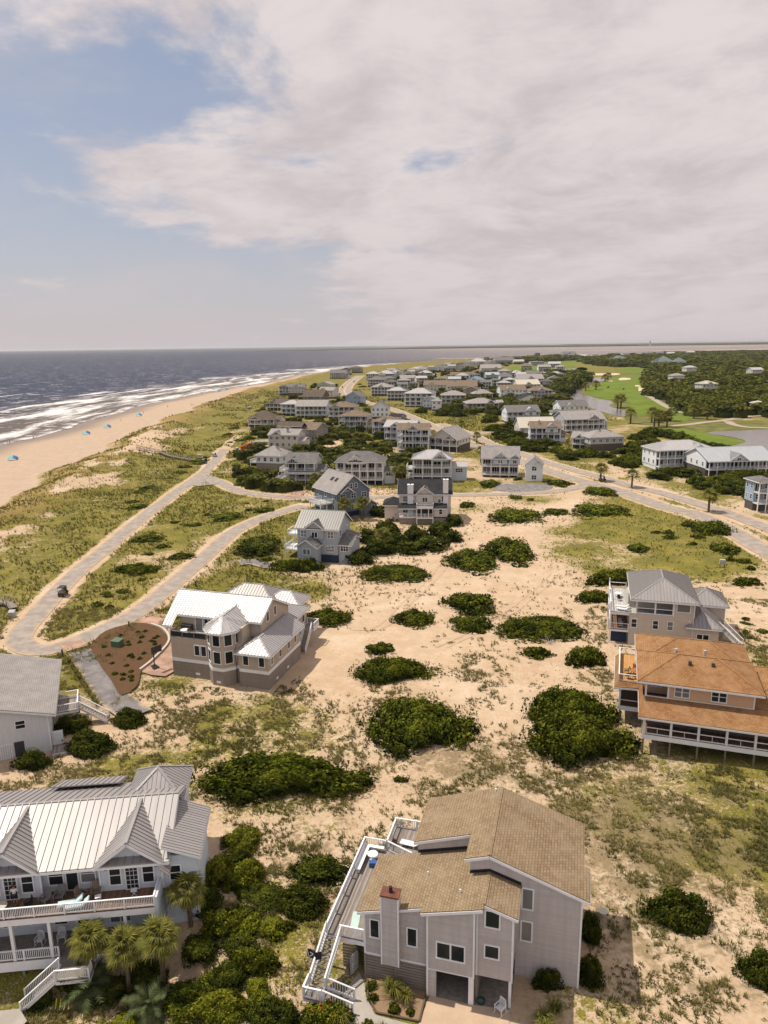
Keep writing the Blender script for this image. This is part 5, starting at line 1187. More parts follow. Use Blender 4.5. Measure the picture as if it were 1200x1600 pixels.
 (1108, 621, 24, 'wide cream-roofed house in the middle of the forest', dict(roof='hip', rm='cream_metal', wm='cream_siding', rot=10, fl=2, base=5, porch='')),
 (1183, 594, 18, 'white-roofed house in the forest near the right edge', dict(roof='gx', rm='white_metal', wm='cream_siding', rot=10, fl=2, base=6, porch='')),
 (1188, 645, 14, 'small cream roof at the forest edge beyond the pond', dict(roof='hip', rm='cream_metal', wm='cream_siding', rot=10, fl=1, base=3, porch='')),
 (748, 570, 26, 'wide white-fronted house far along the point', dict(roof='hip', rm='white_metal', wm='white_siding', rot=0, fl=2, base=1)),
 (788, 568, 28, 'long grey house far along the point', dict(roof='gx', rm='grey_shingle', wm='pale_grey_siding', rot=0, fl=2, base=1)),
 (811, 569, 15, 'flat white house beside the green marsh', dict(roof='gx', rm='white_metal', wm='cream_siding', rot=0, fl=1, base=3)),
 (840, 571, 20, 'pale blue-grey house standing on the green marsh', dict(roof='hip', rm='light_grey_shingle', wm='pale_blue_siding', rot=0, fl=2, base=1, rise=1)),
 (840, 559, 8, 'tall dark tower-like house on the skyline of the point', dict(roof='hip', rm='charcoal_shingle', wm='slate_blue_siding', rot=0, fl=5, base=2, dr=1, rise=1)),
 (768, 582, 30, 'long low grey house nearest the marsh', dict(roof='gx', rm='light_grey_shingle', wm='pale_grey_siding', rot=0, fl=2, base=.8, porch='')),
 (890, 558, 20, 'grey gabled lodge on the skyline near the inlet', dict(roof='gx', rm='grey_shingle', wm='pale_grey_siding', rot=0, fl=3, base=1, cross=[(.5, 14, 2)])),
 (968, 566, 20, 'pale green-roofed house in the trees beyond the fairway', dict(roof='hip', rm='green_metal', wm='cream_siding', rot=0, fl=2, base=3, porch='')),
]
for px, py, wp, lab, k in V:
    k['base'] = k.get('base', 1.7)+.5; vhouse(px, py, wp*1.06, lab, **k)
# dense far rows along the shore
R2 = random.Random(5); frow = []
def far_house(px, py, w, rmx, wmx, lab, grp): vhouse(px, py, w, lab, R2.choice(['gx', 'gy', 'hip']), rmx, wmx, 'pale_grey_siding', R2.uniform(-25, 10), 2, 1.6, .9, porch='', nb=2, group=grp, detail=0)
for k in range(60):
    f = R2.random(); px = 588+f*190; lo = 589-23*f; py = lo-1+R2.random()*(8-3*f)
    if any(abs(px-a) < 5.5 and abs(py-b) < 1.6 for a, b in frow): continue
    frow.append((px, py)); far_house(px, py, R2.uniform(8, 13), R2.choice(['grey_shingle', 'light_grey_shingle', 'grey_shingle', 'tan_shingle', 'charcoal_shingle', 'silver_metal']), R2.choice(['pale_grey_siding', 'cream_siding', 'pale_blue_siding', 'taupe_siding', 'pale_grey_siding']), 'tiny grey house packed in the far rows beside the curving shore', 'far rows of shore houses')
for px in range(760, 1100, 17):
    py = 559-(px-760)*.012+R2.uniform(-1.2, 1.5); far_house(px+R2.uniform(-4, 4), py, R2.uniform(7, 12), R2.choice(['grey_shingle', 'light_grey_shingle', 'white_metal', 'tan_shingle', 'charcoal_shingle']), R2.choice(['pale_grey_siding', 'cream_siding', 'white_siding']), 'tiny house on the skyline of the point above the trees', 'skyline houses of the point')
inl = []
for k in range(400):
    px, py = R2.uniform(600, 880), R2.uniform(574, 612)
    if py < 600-(px-600)*.10 or len(inl) > 26 or any(abs(px-a) < 15 and abs(py-b) < 5 for a, b in inl) or any(abs(px-a[0]) < a[2]*.5+9 and abs(py-a[1]) < 4.5 for a in V): continue
    c = G(px, py)
    if flat_mask(np.array([c[0]]), np.array([c[1]]))[0] < 14: continue
    inl.append((px, py)); vhouse(px, py, R2.uniform(14, 22), 'pale house half hidden by trees in the inland far village', R2.choice(['gx', 'gy', 'hip']), R2.choice(['grey_shingle', 'light_grey_shingle', 'white_metal', 'tan_shingle', 'silver_metal']), R2.choice(['white_siding', 'cream_siding', 'pale_blue_siding', 'white_siding']), 'pale_grey_siding', R2.uniform(-20, 12), 2, 1.8, .8, group='inland far village houses', detail=0)
# lighthouse far across the inlet
lh = G(1016, 540); lx, ly = 2950.0, 8300.0; lx = ly*ray(1016, 533)[0]/ray(1016, 533)[1]
L = empty('lighthouse', (lx, ly, SEA)); tag(L, 'slim dark lighthouse on the far shore beyond the inlet', 'lighthouse')
MB().tube((0, 0, 0), (0, 0, 38), 6, 5.5, 12).build('tower', MAT['grey_trim'], L); MB().tube((0, 0, 38), (0, 0, 54), 5.6, 5.2, 12).build('top_band', MAT['black_metal'], L); MB().tube((0, 0, 54), (0, 0, 60), 3.5, 3, 10).build('lantern', MAT['black_metal'], L)
# ------------------------------------------------------------------ vegetation
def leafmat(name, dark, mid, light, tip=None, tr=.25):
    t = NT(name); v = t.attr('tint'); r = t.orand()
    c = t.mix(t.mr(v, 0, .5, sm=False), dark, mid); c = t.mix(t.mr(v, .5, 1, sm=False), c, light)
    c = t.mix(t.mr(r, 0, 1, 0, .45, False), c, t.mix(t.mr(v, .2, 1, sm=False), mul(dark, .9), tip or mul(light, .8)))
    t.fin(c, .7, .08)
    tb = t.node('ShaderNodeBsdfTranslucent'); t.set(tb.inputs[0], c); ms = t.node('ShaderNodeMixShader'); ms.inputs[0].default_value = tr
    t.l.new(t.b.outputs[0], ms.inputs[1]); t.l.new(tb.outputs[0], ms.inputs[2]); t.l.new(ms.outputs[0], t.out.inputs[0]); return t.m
leafmat('shrub_leaf', (.012, .018, .001), (.058, .078, .005), (.20, .22, .018), (.20, .19, .02))
leafmat('cedar_leaf', (.014, .022, .002), (.046, .062, .006), (.14, .155, .014), (.14, .14, .018))
leafmat('bright_leaf', (.03, .042, .003), (.13, .15, .010), (.31, .31, .026), (.28, .26, .03))
leafmat('forest_leaf', (.022, .030, .004), (.085, .094, .014), (.19, .185, .032), (.18, .16, .035), .2)
leafmat('palm_leaf', (.065, .072, .016), (.165, .170, .034), (.34, .30, .07), (.36, .28, .065))
leafmat('young_palm_leaf', (.045, .062, .025), (.11, .14, .055), (.22, .25, .11), (.22, .23, .09))
leafmat('dead_frond', (.10, .065, .035), (.21, .145, .085), (.32, .24, .15), None, .1)
leafmat('grass_blade', (.12, .115, .035), (.24, .215, .07), (.42, .34, .16), (.42, .32, .15), .35)
leafmat('dune_grass', (.075, .082, .020), (.165, .16, .042), (.33, .25, .085), (.30, .23, .07), .3)
leafmat('red_bush', (.035, .02, .012), (.09, .05, .03), (.15, .09, .05), None)
leafmat('pink_bush', (.10, .06, .08), (.30, .18, .26), (.42, .28, .38), None)
plain('bark', (.13, .10, .075), .9, .1, var=.3, sc=4); plain('palm_trunk', (.17, .125, .085), .95, .05, var=.35, sc=6); plain('flower_red', (.55, .04, .03), .6, .2)

def rot_basis(n):
    a = np.where(np.abs(n[:, 2:3]) < .9, np.array([[0, 0, 1.0]]), np.array([[1.0, 0, 0]]))
    u_ = np.cross(n, a); u_ /= np.linalg.norm(u_, axis=1)[:, None]+1e-9; return u_, np.cross(n, u_)
def quads(pos, nrm, size, asp=.55, spin=None, rg=rng):
    u_, v_ = rot_basis(nrm); th = rg.uniform(0, 2*np.pi, len(pos)) if spin is None else spin
    c, s = np.cos(th)[:, None], np.sin(th)[:, None]; a = u_*c+v_*s; b = -u_*s+v_*c
    L = size[:, None]
    V_ = np.stack([pos-a*L, pos+b*L*asp, pos+a*L*1.0, pos-b*L*asp], 1).reshape(-1, 3)
    F = np.arange(len(pos)*4).reshape(-1, 4); return V_, F
def crown_mesh(name, mat, nsub, leaves, leaf, h=.45, seed=0, sub=(.16, .28), aspect=1.0, flat=.55, lean=0.0, core=True, spread=1.0, open_=0.0):
    """bumpy canopy inside a unit disc: many little domes over a big dome, leaf clumps on every dome"""
    rg = np.random.default_rng(seed)
    # outline
    ph = rg.uniform(0, 6.28, 4); pk = rg.uniform(-.6, .6, (5, 2)); pw = rg.uniform(.5, 1.0, 5)
    k = np.arange(nsub)+.5; r = np.sqrt(k/nsub); th = k*2.39996+rg.normal(0, .25, nsub)
    R = 1+.16*np.sin(2*th+ph[0])+.15*np.sin(3*th+ph[1])+.11*np.sin(5*th+ph[2])+.06*np.sin(9*th+ph[3])
    r = np.clip(r*.84*R*rg.uniform(.9, 1.1, nsub)+rg.normal(0, .04, nsub), 0, 1.1)
    cx, cy = r*np.cos(th), r*np.sin(th)*aspect
    cz = h*np.sqrt(np.clip(1-(r/1.10)**2, 0.03, 1))*(1-flat*.55*rg.random(nsub))+lean*cx*h
    mm_ = np.max(np.exp(-((cx[:, None]-pk[:, 0])**2+(cy[:, None]-pk[:, 1])**2)/.16)*pw, axis=1); cz = cz*(.55+.62*mm_)
    sr = rg.uniform(*sub, nsub)*(1-.25*r)
    P, N, T = [], [], []
    per = max(4, leaves//nsub)
    for i in range(nsub):
        d = rg.normal(size=(per, 3)); d[:, 2] = np.abs(d[:, 2])*.9-(.25 if r[i] < .62 else .9); d /= np.linalg.norm(d, axis=1)[:, None]
        q = np.array([cx[i], cy[i], cz[i]-sr[i]*.35])+d*sr[i]*np.array([1, 1, .85])*rg.uniform(.78, 1.12, (per, 1))
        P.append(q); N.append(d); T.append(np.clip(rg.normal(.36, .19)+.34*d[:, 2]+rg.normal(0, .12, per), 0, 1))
    # skirt down to the ground
    m = leaves//30; a = rg.uniform(0, 6.28, m); R = 1+.16*np.sin(2*a+ph[0])+.15*np.sin(3*a+ph[1])+.11*np.sin(5*a+ph[2])
    zz = rg.uniform(0, .6, m)*h; rr = R*(.97+.08*rg.random(m))*(1-.16*(zz/h)**2)*.95
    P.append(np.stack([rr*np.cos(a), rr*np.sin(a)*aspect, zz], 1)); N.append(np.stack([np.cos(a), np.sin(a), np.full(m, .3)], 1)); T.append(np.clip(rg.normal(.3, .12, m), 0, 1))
    P = np.concatenate(P); N = np.concatenate(N); T = np.concatenate(T)
    P[:, 2] = np.maximum(P[:, 2], .01)
    N = N+rg.normal(0, .55, N.shape)+np.array([0, 0, .25]); N /= np.linalg.norm(N, axis=1)[:, None]
    V_, F = quads(P, N, leaf*rg.uniform(.6, 1.35, len(P)), .6, rg=rg); T4 = np.repeat(T, 4)
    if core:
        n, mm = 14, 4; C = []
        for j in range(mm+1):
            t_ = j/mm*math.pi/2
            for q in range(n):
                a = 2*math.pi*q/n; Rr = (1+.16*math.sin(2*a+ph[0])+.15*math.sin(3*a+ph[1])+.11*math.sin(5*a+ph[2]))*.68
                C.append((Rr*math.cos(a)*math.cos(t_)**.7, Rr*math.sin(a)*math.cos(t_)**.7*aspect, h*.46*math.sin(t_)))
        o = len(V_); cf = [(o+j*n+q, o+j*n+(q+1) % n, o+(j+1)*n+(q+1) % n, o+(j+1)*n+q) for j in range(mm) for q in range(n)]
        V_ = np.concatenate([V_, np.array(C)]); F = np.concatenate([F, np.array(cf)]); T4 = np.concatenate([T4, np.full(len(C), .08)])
    return mesh_np(name, V_, F, MAT[mat], False, dict(tint=T4))
PB = {}
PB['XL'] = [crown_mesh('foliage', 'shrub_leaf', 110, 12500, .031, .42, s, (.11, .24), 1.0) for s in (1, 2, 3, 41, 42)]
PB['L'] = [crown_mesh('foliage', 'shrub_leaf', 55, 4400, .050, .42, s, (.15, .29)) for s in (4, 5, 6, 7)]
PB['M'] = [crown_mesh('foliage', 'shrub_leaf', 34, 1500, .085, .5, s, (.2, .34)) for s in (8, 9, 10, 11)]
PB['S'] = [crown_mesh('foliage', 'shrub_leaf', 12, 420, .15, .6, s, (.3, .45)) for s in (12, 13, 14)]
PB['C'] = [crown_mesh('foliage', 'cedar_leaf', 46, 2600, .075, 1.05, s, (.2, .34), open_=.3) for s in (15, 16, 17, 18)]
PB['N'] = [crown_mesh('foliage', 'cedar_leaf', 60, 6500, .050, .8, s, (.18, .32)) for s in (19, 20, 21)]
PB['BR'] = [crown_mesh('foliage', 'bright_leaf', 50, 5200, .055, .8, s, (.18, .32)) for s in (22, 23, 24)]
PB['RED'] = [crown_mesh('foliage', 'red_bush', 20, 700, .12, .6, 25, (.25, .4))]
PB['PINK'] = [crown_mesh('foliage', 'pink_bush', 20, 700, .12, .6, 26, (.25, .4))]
mb = MB()
for k in range(5):
    a = 6.28*k/5; mb.tube((.06*math.cos(a), .06*math.sin(a), -.15), (.42*math.cos(a+.3), .42*math.sin(a+.3), .28), .035, .015, 5)
STEM = mb.mesh('stem', MAT['bark'])
mb = MB().tube((0, 0, -.3), (.03, .02, .6), .07, .045, 7)
for k in range(5):
    a = 6.28*k/5+.4; mb.tube((.02, .01, .35+.05*k), (.4*math.cos(a), .4*math.sin(a), .62+.05*k), .03, .012, 5)
TRUNK = mb.mesh('trunk', MAT['bark'])
SHR = []      # (x, y, radius) of everything planted
def plant(x, y, rx, ry, h, kind, label=None, group=None, name='shrub', rot=None, z=None, stem=True, cat=None):
    me = rnd.choice(PB[kind]); z = hz(x, y) if z is None else z
    hh = {'XL': .58, 'L': .62, 'M': .78, 'S': .95, 'C': 1.35, 'N': 1.1, 'BR': 1.1, 'RED': .9, 'PINK': .9}[kind]
    r = empty(name, (x, y, z-.12), rnd.uniform(0, 6.28) if rot is None else rot); r.scale = (rx, ry, h/hh)
    f = link('foliage' if name == 'shrub' else 'crown', me, r)
    if stem: link('trunk' if name == 'tree' else 'stem', TRUNK if kind == 'C' else STEM, r)
    tag(r, label, cat or name, group); SHR.append((x, y, max(rx, ry))); return r
def plant_px(cx, top, bot, wpx, kind, label, hgt=None, group=None, name='shrub', rot=None, dfac=None):
    """shrub whose dome covers the given box in the photo; depth comes from its height on the ground"""
    b = G(cx, bot-1); dp = depth(b); w = wpx*dp/FPX
    h = (hgt or min(3.2, w*.38))*(1.3 if kind in ('XL', 'L') else 1.1)
    t_ = G(cx, top, h*.8); d = max(w*.45, t_[1]-b[1]); d = min(d, w*1.5)
    if dfac: d = w*dfac
    x, y = G(cx, bot-1)[0]*(b[1]+d/2)/b[1], b[1]+d/2
    return plant(x, y, w/2, d/2, h, kind, label, group, name, rot=0.0 if rot is None else rot)
for a in [
 (437, 1168, 1265, 272, 'XL', 'long low dark shrub on sand behind the white metal-roofed house', 3.0),
 (652, 1066, 1192, 182, 'XL', 'largest round shrub in the middle of the sandy lot', 3.2),
 (616, 1012, 1072, 138, 'XL', 'medium dome shrub just behind the largest round one', 2.4),
 (592, 998, 1026, 52, 'M', 'small shrub touching the back of the medium dome shrub', 1.5),
 (888, 1058, 1150, 145, 'XL', 'dark rounded shrub left of the orange-roofed house, rear half of a pair', 3.4),
 (900, 1088, 1207, 180, 'XL', 'big spreading shrub left of the orange-roofed house, front half of a pair', 3.4),
 (913, 996, 1043, 66, 'L', 'round shrub by the foot of the beige tall-decked house', 2.4),
 (837, 999, 1032, 52, 'M', 'small dark shrub beside bleached branches in the sandy lot', 1.8),
 (842, 950, 1006, 162, 'XL', 'long flat shrub on open sand left of the beige house', 2.2),
 (735, 916, 962, 96, 'L', 'rear shrub of the joined clump left of the long flat one', 2.2),
 (735, 948, 992, 70, 'L', 'front shrub of the joined clump left of the long flat one', 2.0),
 (649, 942, 981, 76, 'L', 'lone oval shrub on sand left of the joined clump', 1.8),
 (514, 945, 981, 88, 'L', 'oval shrub behind the stucco house by its rear steps', 1.8),
 (738, 850, 898, 96, 'L', 'left shrub of the pair on sand below the charcoal-roofed house', 2.0),
 (795, 830, 884, 92, 'L', 'right shrub of the pair on sand below the charcoal-roofed house', 2.4),
 (616, 874, 914, 128, 'XL', 'flat sprawling shrub below the tangle of cedars', 1.8),
 (627, 1207, 1226, 26, 'S', 'tiny round shrub alone on sand near the long dark one', .9),
 (1192, 1462, 1558, 84, 'N', 'dark bush cut off by the right edge near the bottom', 3.0),
 (935, 754, 779, 54, 'L', 'rounded shrub at the junction of both roads', 2.0),
 (936, 778, 812, 96, 'L', 'broad shrub right of centre below the road junction', 2.0),
 (868, 788, 808, 46, 'M', 'small shrub left of the broad one below the junction', 1.6),
 (805, 785, 822, 96, 'L', 'ragged broad shrub on sand below the gravel yard', 2.0),
 (997, 845, 866, 38, 'M', 'lone small shrub in the green patch behind the beige house', 1.5),
 (1105, 803, 840, 70, 'L', 'dark shrub beside the shore road near the right edge', 2.4),
 (1132, 843, 870, 50, 'M', 'shrub just below the dark one by the shore road', 1.8),
 (1166, 896, 919, 48, 'M', 'round shrub on sand beyond the little utility stand', 1.6),
 (960, 880, 918, 96, 'L', 'shrub massed behind the left deck of the beige house', 2.8),
 (925, 915, 946, 60, 'L', 'dark shrub before the deck posts of the beige house', 2.0),
 (232, 830, 850, 54, 'M', 'rear low shrub in the grassy strip between the lanes', 1.3),
 (284, 858, 877, 42, 'M', 'right low shrub in the grassy strip between the lanes', 1.3),
 (217, 876, 900, 82, 'L', 'largest low shrub in the grassy strip between the lanes', 1.5),
 (355, 795, 816, 64, 'M', 'dark low shrub near the far end of the grassy strip', 1.4),
 (300, 812, 825, 34, 'S', 'smallest low shrub in the far grassy strip', 1.0),
 (412, 790, 803, 36, 'M', 'little shrub where the two lanes come together', 1.1),
 (405, 824, 874, 76, 'N', 'dense rounded bush left of the pale blue-grey cottage', 3.4),
 (462, 866, 896, 88, 'L', 'grey-green hedge in front of the pale blue-grey cottage', 2.6),
 (415, 866, 880, 24, 'S', 'little yellow-green bush at the cottage drive', 1.2),
 (1058, 1365, 1465, 100, 'N', 'upright dark bush standing alone on sand lower right', 3.4),
 (765, 742, 763, 36, 'M', 'round bush in front of the screened pale grey house', 1.8),
 (873, 744, 763, 40, 'M', 'low bush right of the little guest cottage', 1.6),
 (805, 768, 782, 22, 'S', 'tiny bush on the verge beside the cross lane', 1.0),
 (730, 776, 795, 28, 'M', 'small round bush on sand below the cross lane', 1.5),
 (115, 1105, 1150, 62, 'N', 'rear dark bush by the steps of the white board house', 2.6),
 (142, 1125, 1188, 84, 'N', 'front dark bush by the steps of the white board house', 3.0),
 (202, 1093, 1140, 58, 'N', 'dark bush at the end of the gravel drive', 2.6),
 (52, 1156, 1208, 58, 'N', 'spiky dark bush before the white board house wall', 2.6),
 (340, 1316, 1400, 70, 'BR', 'leafy bush right of the metal-roofed wing, uppermost of a row', 3.0),
 (378, 1328, 1400, 62, 'BR', 'bright leafy bush on the sand side of the row beside the palms', 2.6),
 (355, 1392, 1470, 84, 'BR', 'bright broad bush in the middle of the row beside the palms', 2.6),
 (292, 1480, 1550, 78, 'N', 'dark bush in the shade below the palms', 2.2),
 (400, 1460, 1530, 84, 'BR', 'rounded bush low in the row between the two front houses', 2.6),
 (345, 1520, 1600, 110, 'BR', 'spreading bush at the bottom edge left of the flowering one', 2.4),
 (430, 1530, 1640, 90, 'N', 'dark tall bush at the bottom edge', 2.4),
 (500, 1315, 1390, 96, 'N', 'dark shrub along the left side of the long deck, upper', 2.2),
 (470, 1360, 1440, 90, 'N', 'dark shrub along the left side of the long deck, lower', 2.4),
 (448, 1426, 1458, 36, 'M', 'little olive shrub below the deckside pair', 1.0),
 (512, 1536, 1625, 90, 'BR', 'flowering leafy bush with red blooms beside the stair foot', 1.9),
 (855, 1498, 1552, 50, 'N', 'dark bush against the right grey wall of the tan-roofed house', 2.2),
 (920, 1408, 1478, 36, 'N', 'clipped dark bush in the house shadow, upper', 3.0), (921, 1470, 1550, 42, 'N', 'clipped dark bush in the house shadow, lower', 2.6),
]: plant_px(*a[:5], a[5], a[6])
for k, (px, py, r_, hh, kd, lab) in enumerate(((60, 1560, 1.2, 1.2, 'N', 'low dark bush beside the stair of the white decks'), (112, 1530, 1.6, 1.8, 'N', 'dark bush under the leftmost sabal palm'), (175, 1545, 1.7, 1.5, 'N', 'shaded bush between the left and middle sabal palms'), (232, 1530, 1.7, 1.9, 'N', 'shaded bush between the middle and right sabal palms'), (290, 1580, 1.7, 1.3, 'BR', 'bright bush beside the lower feathery palm'), (318, 1440, 1.8, 2.2, 'N', 'dark bush against the right wing below its window'), (318, 1500, 1.7, 2.0, 'N', 'dark bush below the palm of the right wing'), (395, 1380, 1.0, 1.1, 'N', 'small dark bush on the sand side of the row'), (195, 1590, 1.3, .9, 'BR', 'low bright bush at the bottom edge between feathery palms'))):
    c = G(px, py, -2.6 if px < 300 else -1.8); plant(c[0], c[1], r_, r_, hh, kd, lab)
# cedars between cottage and charcoal-roofed house
for k, (px, bot, w, hh) in enumerate([(560, 884, 50, 3.4), (590, 870, 52, 4.5), (575, 850, 46, 4.2), (612, 852, 48, 5.2), (605, 835, 40, 4.8), (640, 868, 60, 3.6), (652, 846, 46, 4.2), (675, 862, 60, 3.4), (688, 840, 44, 4.4), (706, 850, 34, 3.8), (710, 822, 30, 4.0), (590, 808, 34, 4.0), (622, 812, 36, 4.6)]):
    c = G(px, bot); w_ = w*depth(c)/FPX
    plant(c[0], c[1]+w_*.4, w_/2, w_*.5, hh, 'C', 'dark cedar in the tangle beside the charcoal-roofed house', 'cedar tangle', 'tree')

def inside_house(x, y, m=0.6):
    r = np.zeros(np.shape(x), bool)
    for h in HOUSES:
        c, s = math.cos(h.rot), math.sin(h.rot); dx = x-h.x; dy = y-h.y; u_ = dx*c+dy*s; v_ = -dx*s+dy*c
        r |= (u_ > h.ext[0]-m) & (u_ < h.ext[1]+m) & (v_ > h.ext[2]-m) & (v_ < h.ext[3]+m)
    return r
def near_shrub(x, y, k=.8): return any((x-a)**2+(y-b)**2 < (k*r)**2 for a, b, r in SHR)
WATERS = [[G(*p)[:2] for p in Z8((245, 262), (170, 268), (140, 310), (60, 338), (40, 380), (110, 420), (190, 452), (290, 482), (360, 492), (368, 462), (270, 430), (300, 406), (200, 386), (108, 352), (130, 320), (200, 290))],
          [G(*p)[:2] for p in Z8((112, 347), (230, 275), (330, 240), (520, 235), (500, 290), (500, 370), (600, 430), (740, 492), (700, 525), (400, 490), (360, 450), (300, 395))],
          [G(*p)[:2] for p in Z8((500, 545), (760, 575), (840, 585), (1240, 562), (1240, 720), (1000, 700), (880, 655), (680, 605))],
          [G(*p)[:2] for p in ((795, 571), (920, 561), (920, 584), (842, 587), (795, 582))],
          [G(*p)[:2] for p in Z8((600, 540), (1000, 495), (1240, 475), (1240, 600), (840, 590))]]
def blocked(x, y, r, mh=1.0):
    X_, Y_ = np.array([x]), np.array([y])
    if flat_mask(X_, Y_)[0] < r*.7+1.0: return True
    if inside_house(X_, Y_, r*.55+mh)[0]: return True
    for Wp in WATERS:
        if poly_sd(Wp, X_, Y_)[0] < r*.5: return True
    return False
SHORTS = []
def short_of(lab):
    for cut in (',', ' and ', ' behind ', ' beside ', ' by ', ' in the ', ' among ', ' under ', ' before ', ' at the ', ' facing '): lab = lab.split(cut)[0]
    return ' '.join(lab.split()[:7])
USED = {}
def rel_label(x, y, noun):
    """which one: by the house it grows against"""
    best = None
    for h in HOUSES:
        if h.root.get('group'): continue
        u_, v_ = (h.ext[0]+h.ext[1])/2, (h.ext[2]+h.ext[3])/2; p = h.world(u_, v_); d = math.hypot(p[0]-x, p[1]-y)
        if best is None or d < best[0]: best = (d, p, h)
    d, p, h = best; dx, dy = x-p[0], y-p[1]
    rel = ('right of' if dx > 0 else 'left of') if abs(dx) > abs(dy) else ('behind' if dy > 0 else 'in front of')
    lab = '%s %s the %s' % (noun, rel, short_of(h.root['label'])); k = USED.get(lab, 0); USED[lab] = k+1
    return lab if k == 0 else '%s %s' % ('another third fourth fifth sixth seventh eighth ninth tenth eleventh twelfth thirteenth fourteenth fifteenth sixteenth seventeenth eighteenth nineteenth twentieth twenty-first twenty-second twenty-third'.split()[min(k-1, 21)], lab)
def infill(poly, n, wr, hr, kind, label, group, name='shrub', tries=16, seed=1, over=.75, ret=None, rel=None):
    rg = random.Random(seed); nr = np.random.default_rng(seed); PP = np.array(poly, float); N = n*tries
    px = nr.uniform(PP[:, 0].min(), PP[:, 0].max(), N); py = nr.uniform(PP[:, 1].min(), PP[:, 1].max(), N)
    k = poly_sd(PP, px, py) < 0; px, py = px[k], py[k]; C = np.array([G(a, b)[:2] for a, b in zip(px, py)]).reshape(-1, 2); w = nr.uniform(wr[0], wr[1], len(C))
    x, y = C[:, 0], C[:, 1]; ok = (flat_mask(x, y) > w*.35+1.0) & ~inside_house(x, y, w*.27+.6)
    for Wp in WATERS: ok &= poly_sd(Wp, x, y) > w*.25
    made = 0
    for a, b, q in zip(x[ok], y[ok], w[ok]):
        if made >= n: break
        if near_shrub(a, b, over): continue
        made += 1; h_ = rg.uniform(*hr)
        if ret is not None: ret.append((a, b, q/2, h_)); SHR.append((a, b, q/2)); continue
        plant(a, b, q/2*rg.uniform(.9, 1.25), q/2*rg.uniform(.75, 1.1), h_, rg.choice(kind), rel_label(a, b, rel) if rel else label, group, name, stem=(name == 'tree'), z=float(hbase(np.array([a]), np.array([b]))[0]))
infill([(385, 690), (400, 640), (470, 600), (560, 595), (590, 640), (640, 690), (690, 740), (640, 745), (500, 770), (420, 770), (360, 760), (370, 720)], 130, (4.5, 10.5), (1.8, 3.6), 'LML', 'dark wind-clipped shrub among the seaward village houses', 'shrubs of the seaward village', seed=3, tries=40, over=.55, rel='dark wind-clipped shrub')
infill([(330, 1320), (400, 1300), (430, 1400), (420, 1600), (260, 1600), (300, 1480)], 20, (1.8, 3.4), (1.0, 2.2), ['BR', 'BR', 'BR', 'N'], 'leafy bush in the thicket between the two front houses', 'thicket between the front houses', seed=14, over=.33, tries=90)
infill([(190, 790), (330, 690), (430, 620), (440, 650), (380, 690), (350, 700), (280, 760), (215, 810)], 22, (3, 8), (1.0, 1.8), 'MS', 'low dark shrub in the dune grass behind the beach', 'shrubs of the dune grass', seed=4)
infill([(130, 900), (200, 840), (290, 765), (400, 780), (460, 790), (330, 850), (210, 940), (140, 960)], 14, (1.6, 3.2), (.7, 1.1), 'S', 'small dark tussock shrub in the strip between the two lanes', 'small shrubs between lanes', seed=6)
infill([(590, 612), (600, 596), (650, 592), (760, 588), (890, 584), (930, 600), (880, 625), (900, 660), (860, 690), (780, 690), (740, 655), (650, 645)], 130, (9, 15), (3.8, 6.2), 'CLC', 'dark evergreen crowding the inland village houses', 'evergreens of the inland village', 'tree', seed=7, over=.6, rel='dark evergreen tree')
infill([(760, 690), (830, 665), (870, 700), (900, 700), (1000, 690), (1010, 720), (890, 718), (800, 700)], 22, (7, 13), (3, 5), 'LLC', 'broad evergreen along the inland side of the paired roads', 'evergreens beside the paired roads', 'tree', seed=8, over=.6, rel='broad roadside evergreen')
infill([(985, 668), (1060, 672), (1120, 700), (1200, 720), (1200, 800), (1130, 770), (1060, 755), (1000, 740), (950, 718), (960, 690)], 66, (7, 13), (3.0, 5.2), 'LCL', 'dark evergreen around the white houses near the pond', 'evergreens by the pond', 'tree', seed=9, over=.55, rel='dark pondside evergreen')
infill([(1000, 880), (1200, 880), (1200, 1000), (1140, 1000), (1140, 930)], 8, (1.0, 2.2), (.5, .9), 'S', 'tiny shrub dotted on the sand behind the beige house', 'tiny shrubs behind the beige house', seed=10)
infill([(700, 690), (900, 760), (1180, 830), (1200, 900), (1000, 830), (860, 790), (780, 775)], 12, (2, 4.5), (.9, 1.7), 'MS', 'small roadside shrub on the sandy verge', 'roadside shrubs', seed=12)
plant(*G(843, 692)[:2], 5, 4, 3.2, 'RED', 'reddish-brown bush before the brown-roofed white house', None); plant(*G(798, 657)[:2], 5, 4, 3.4, 'PINK', 'pink-flowering bush left of the grey-roofed white house', None)
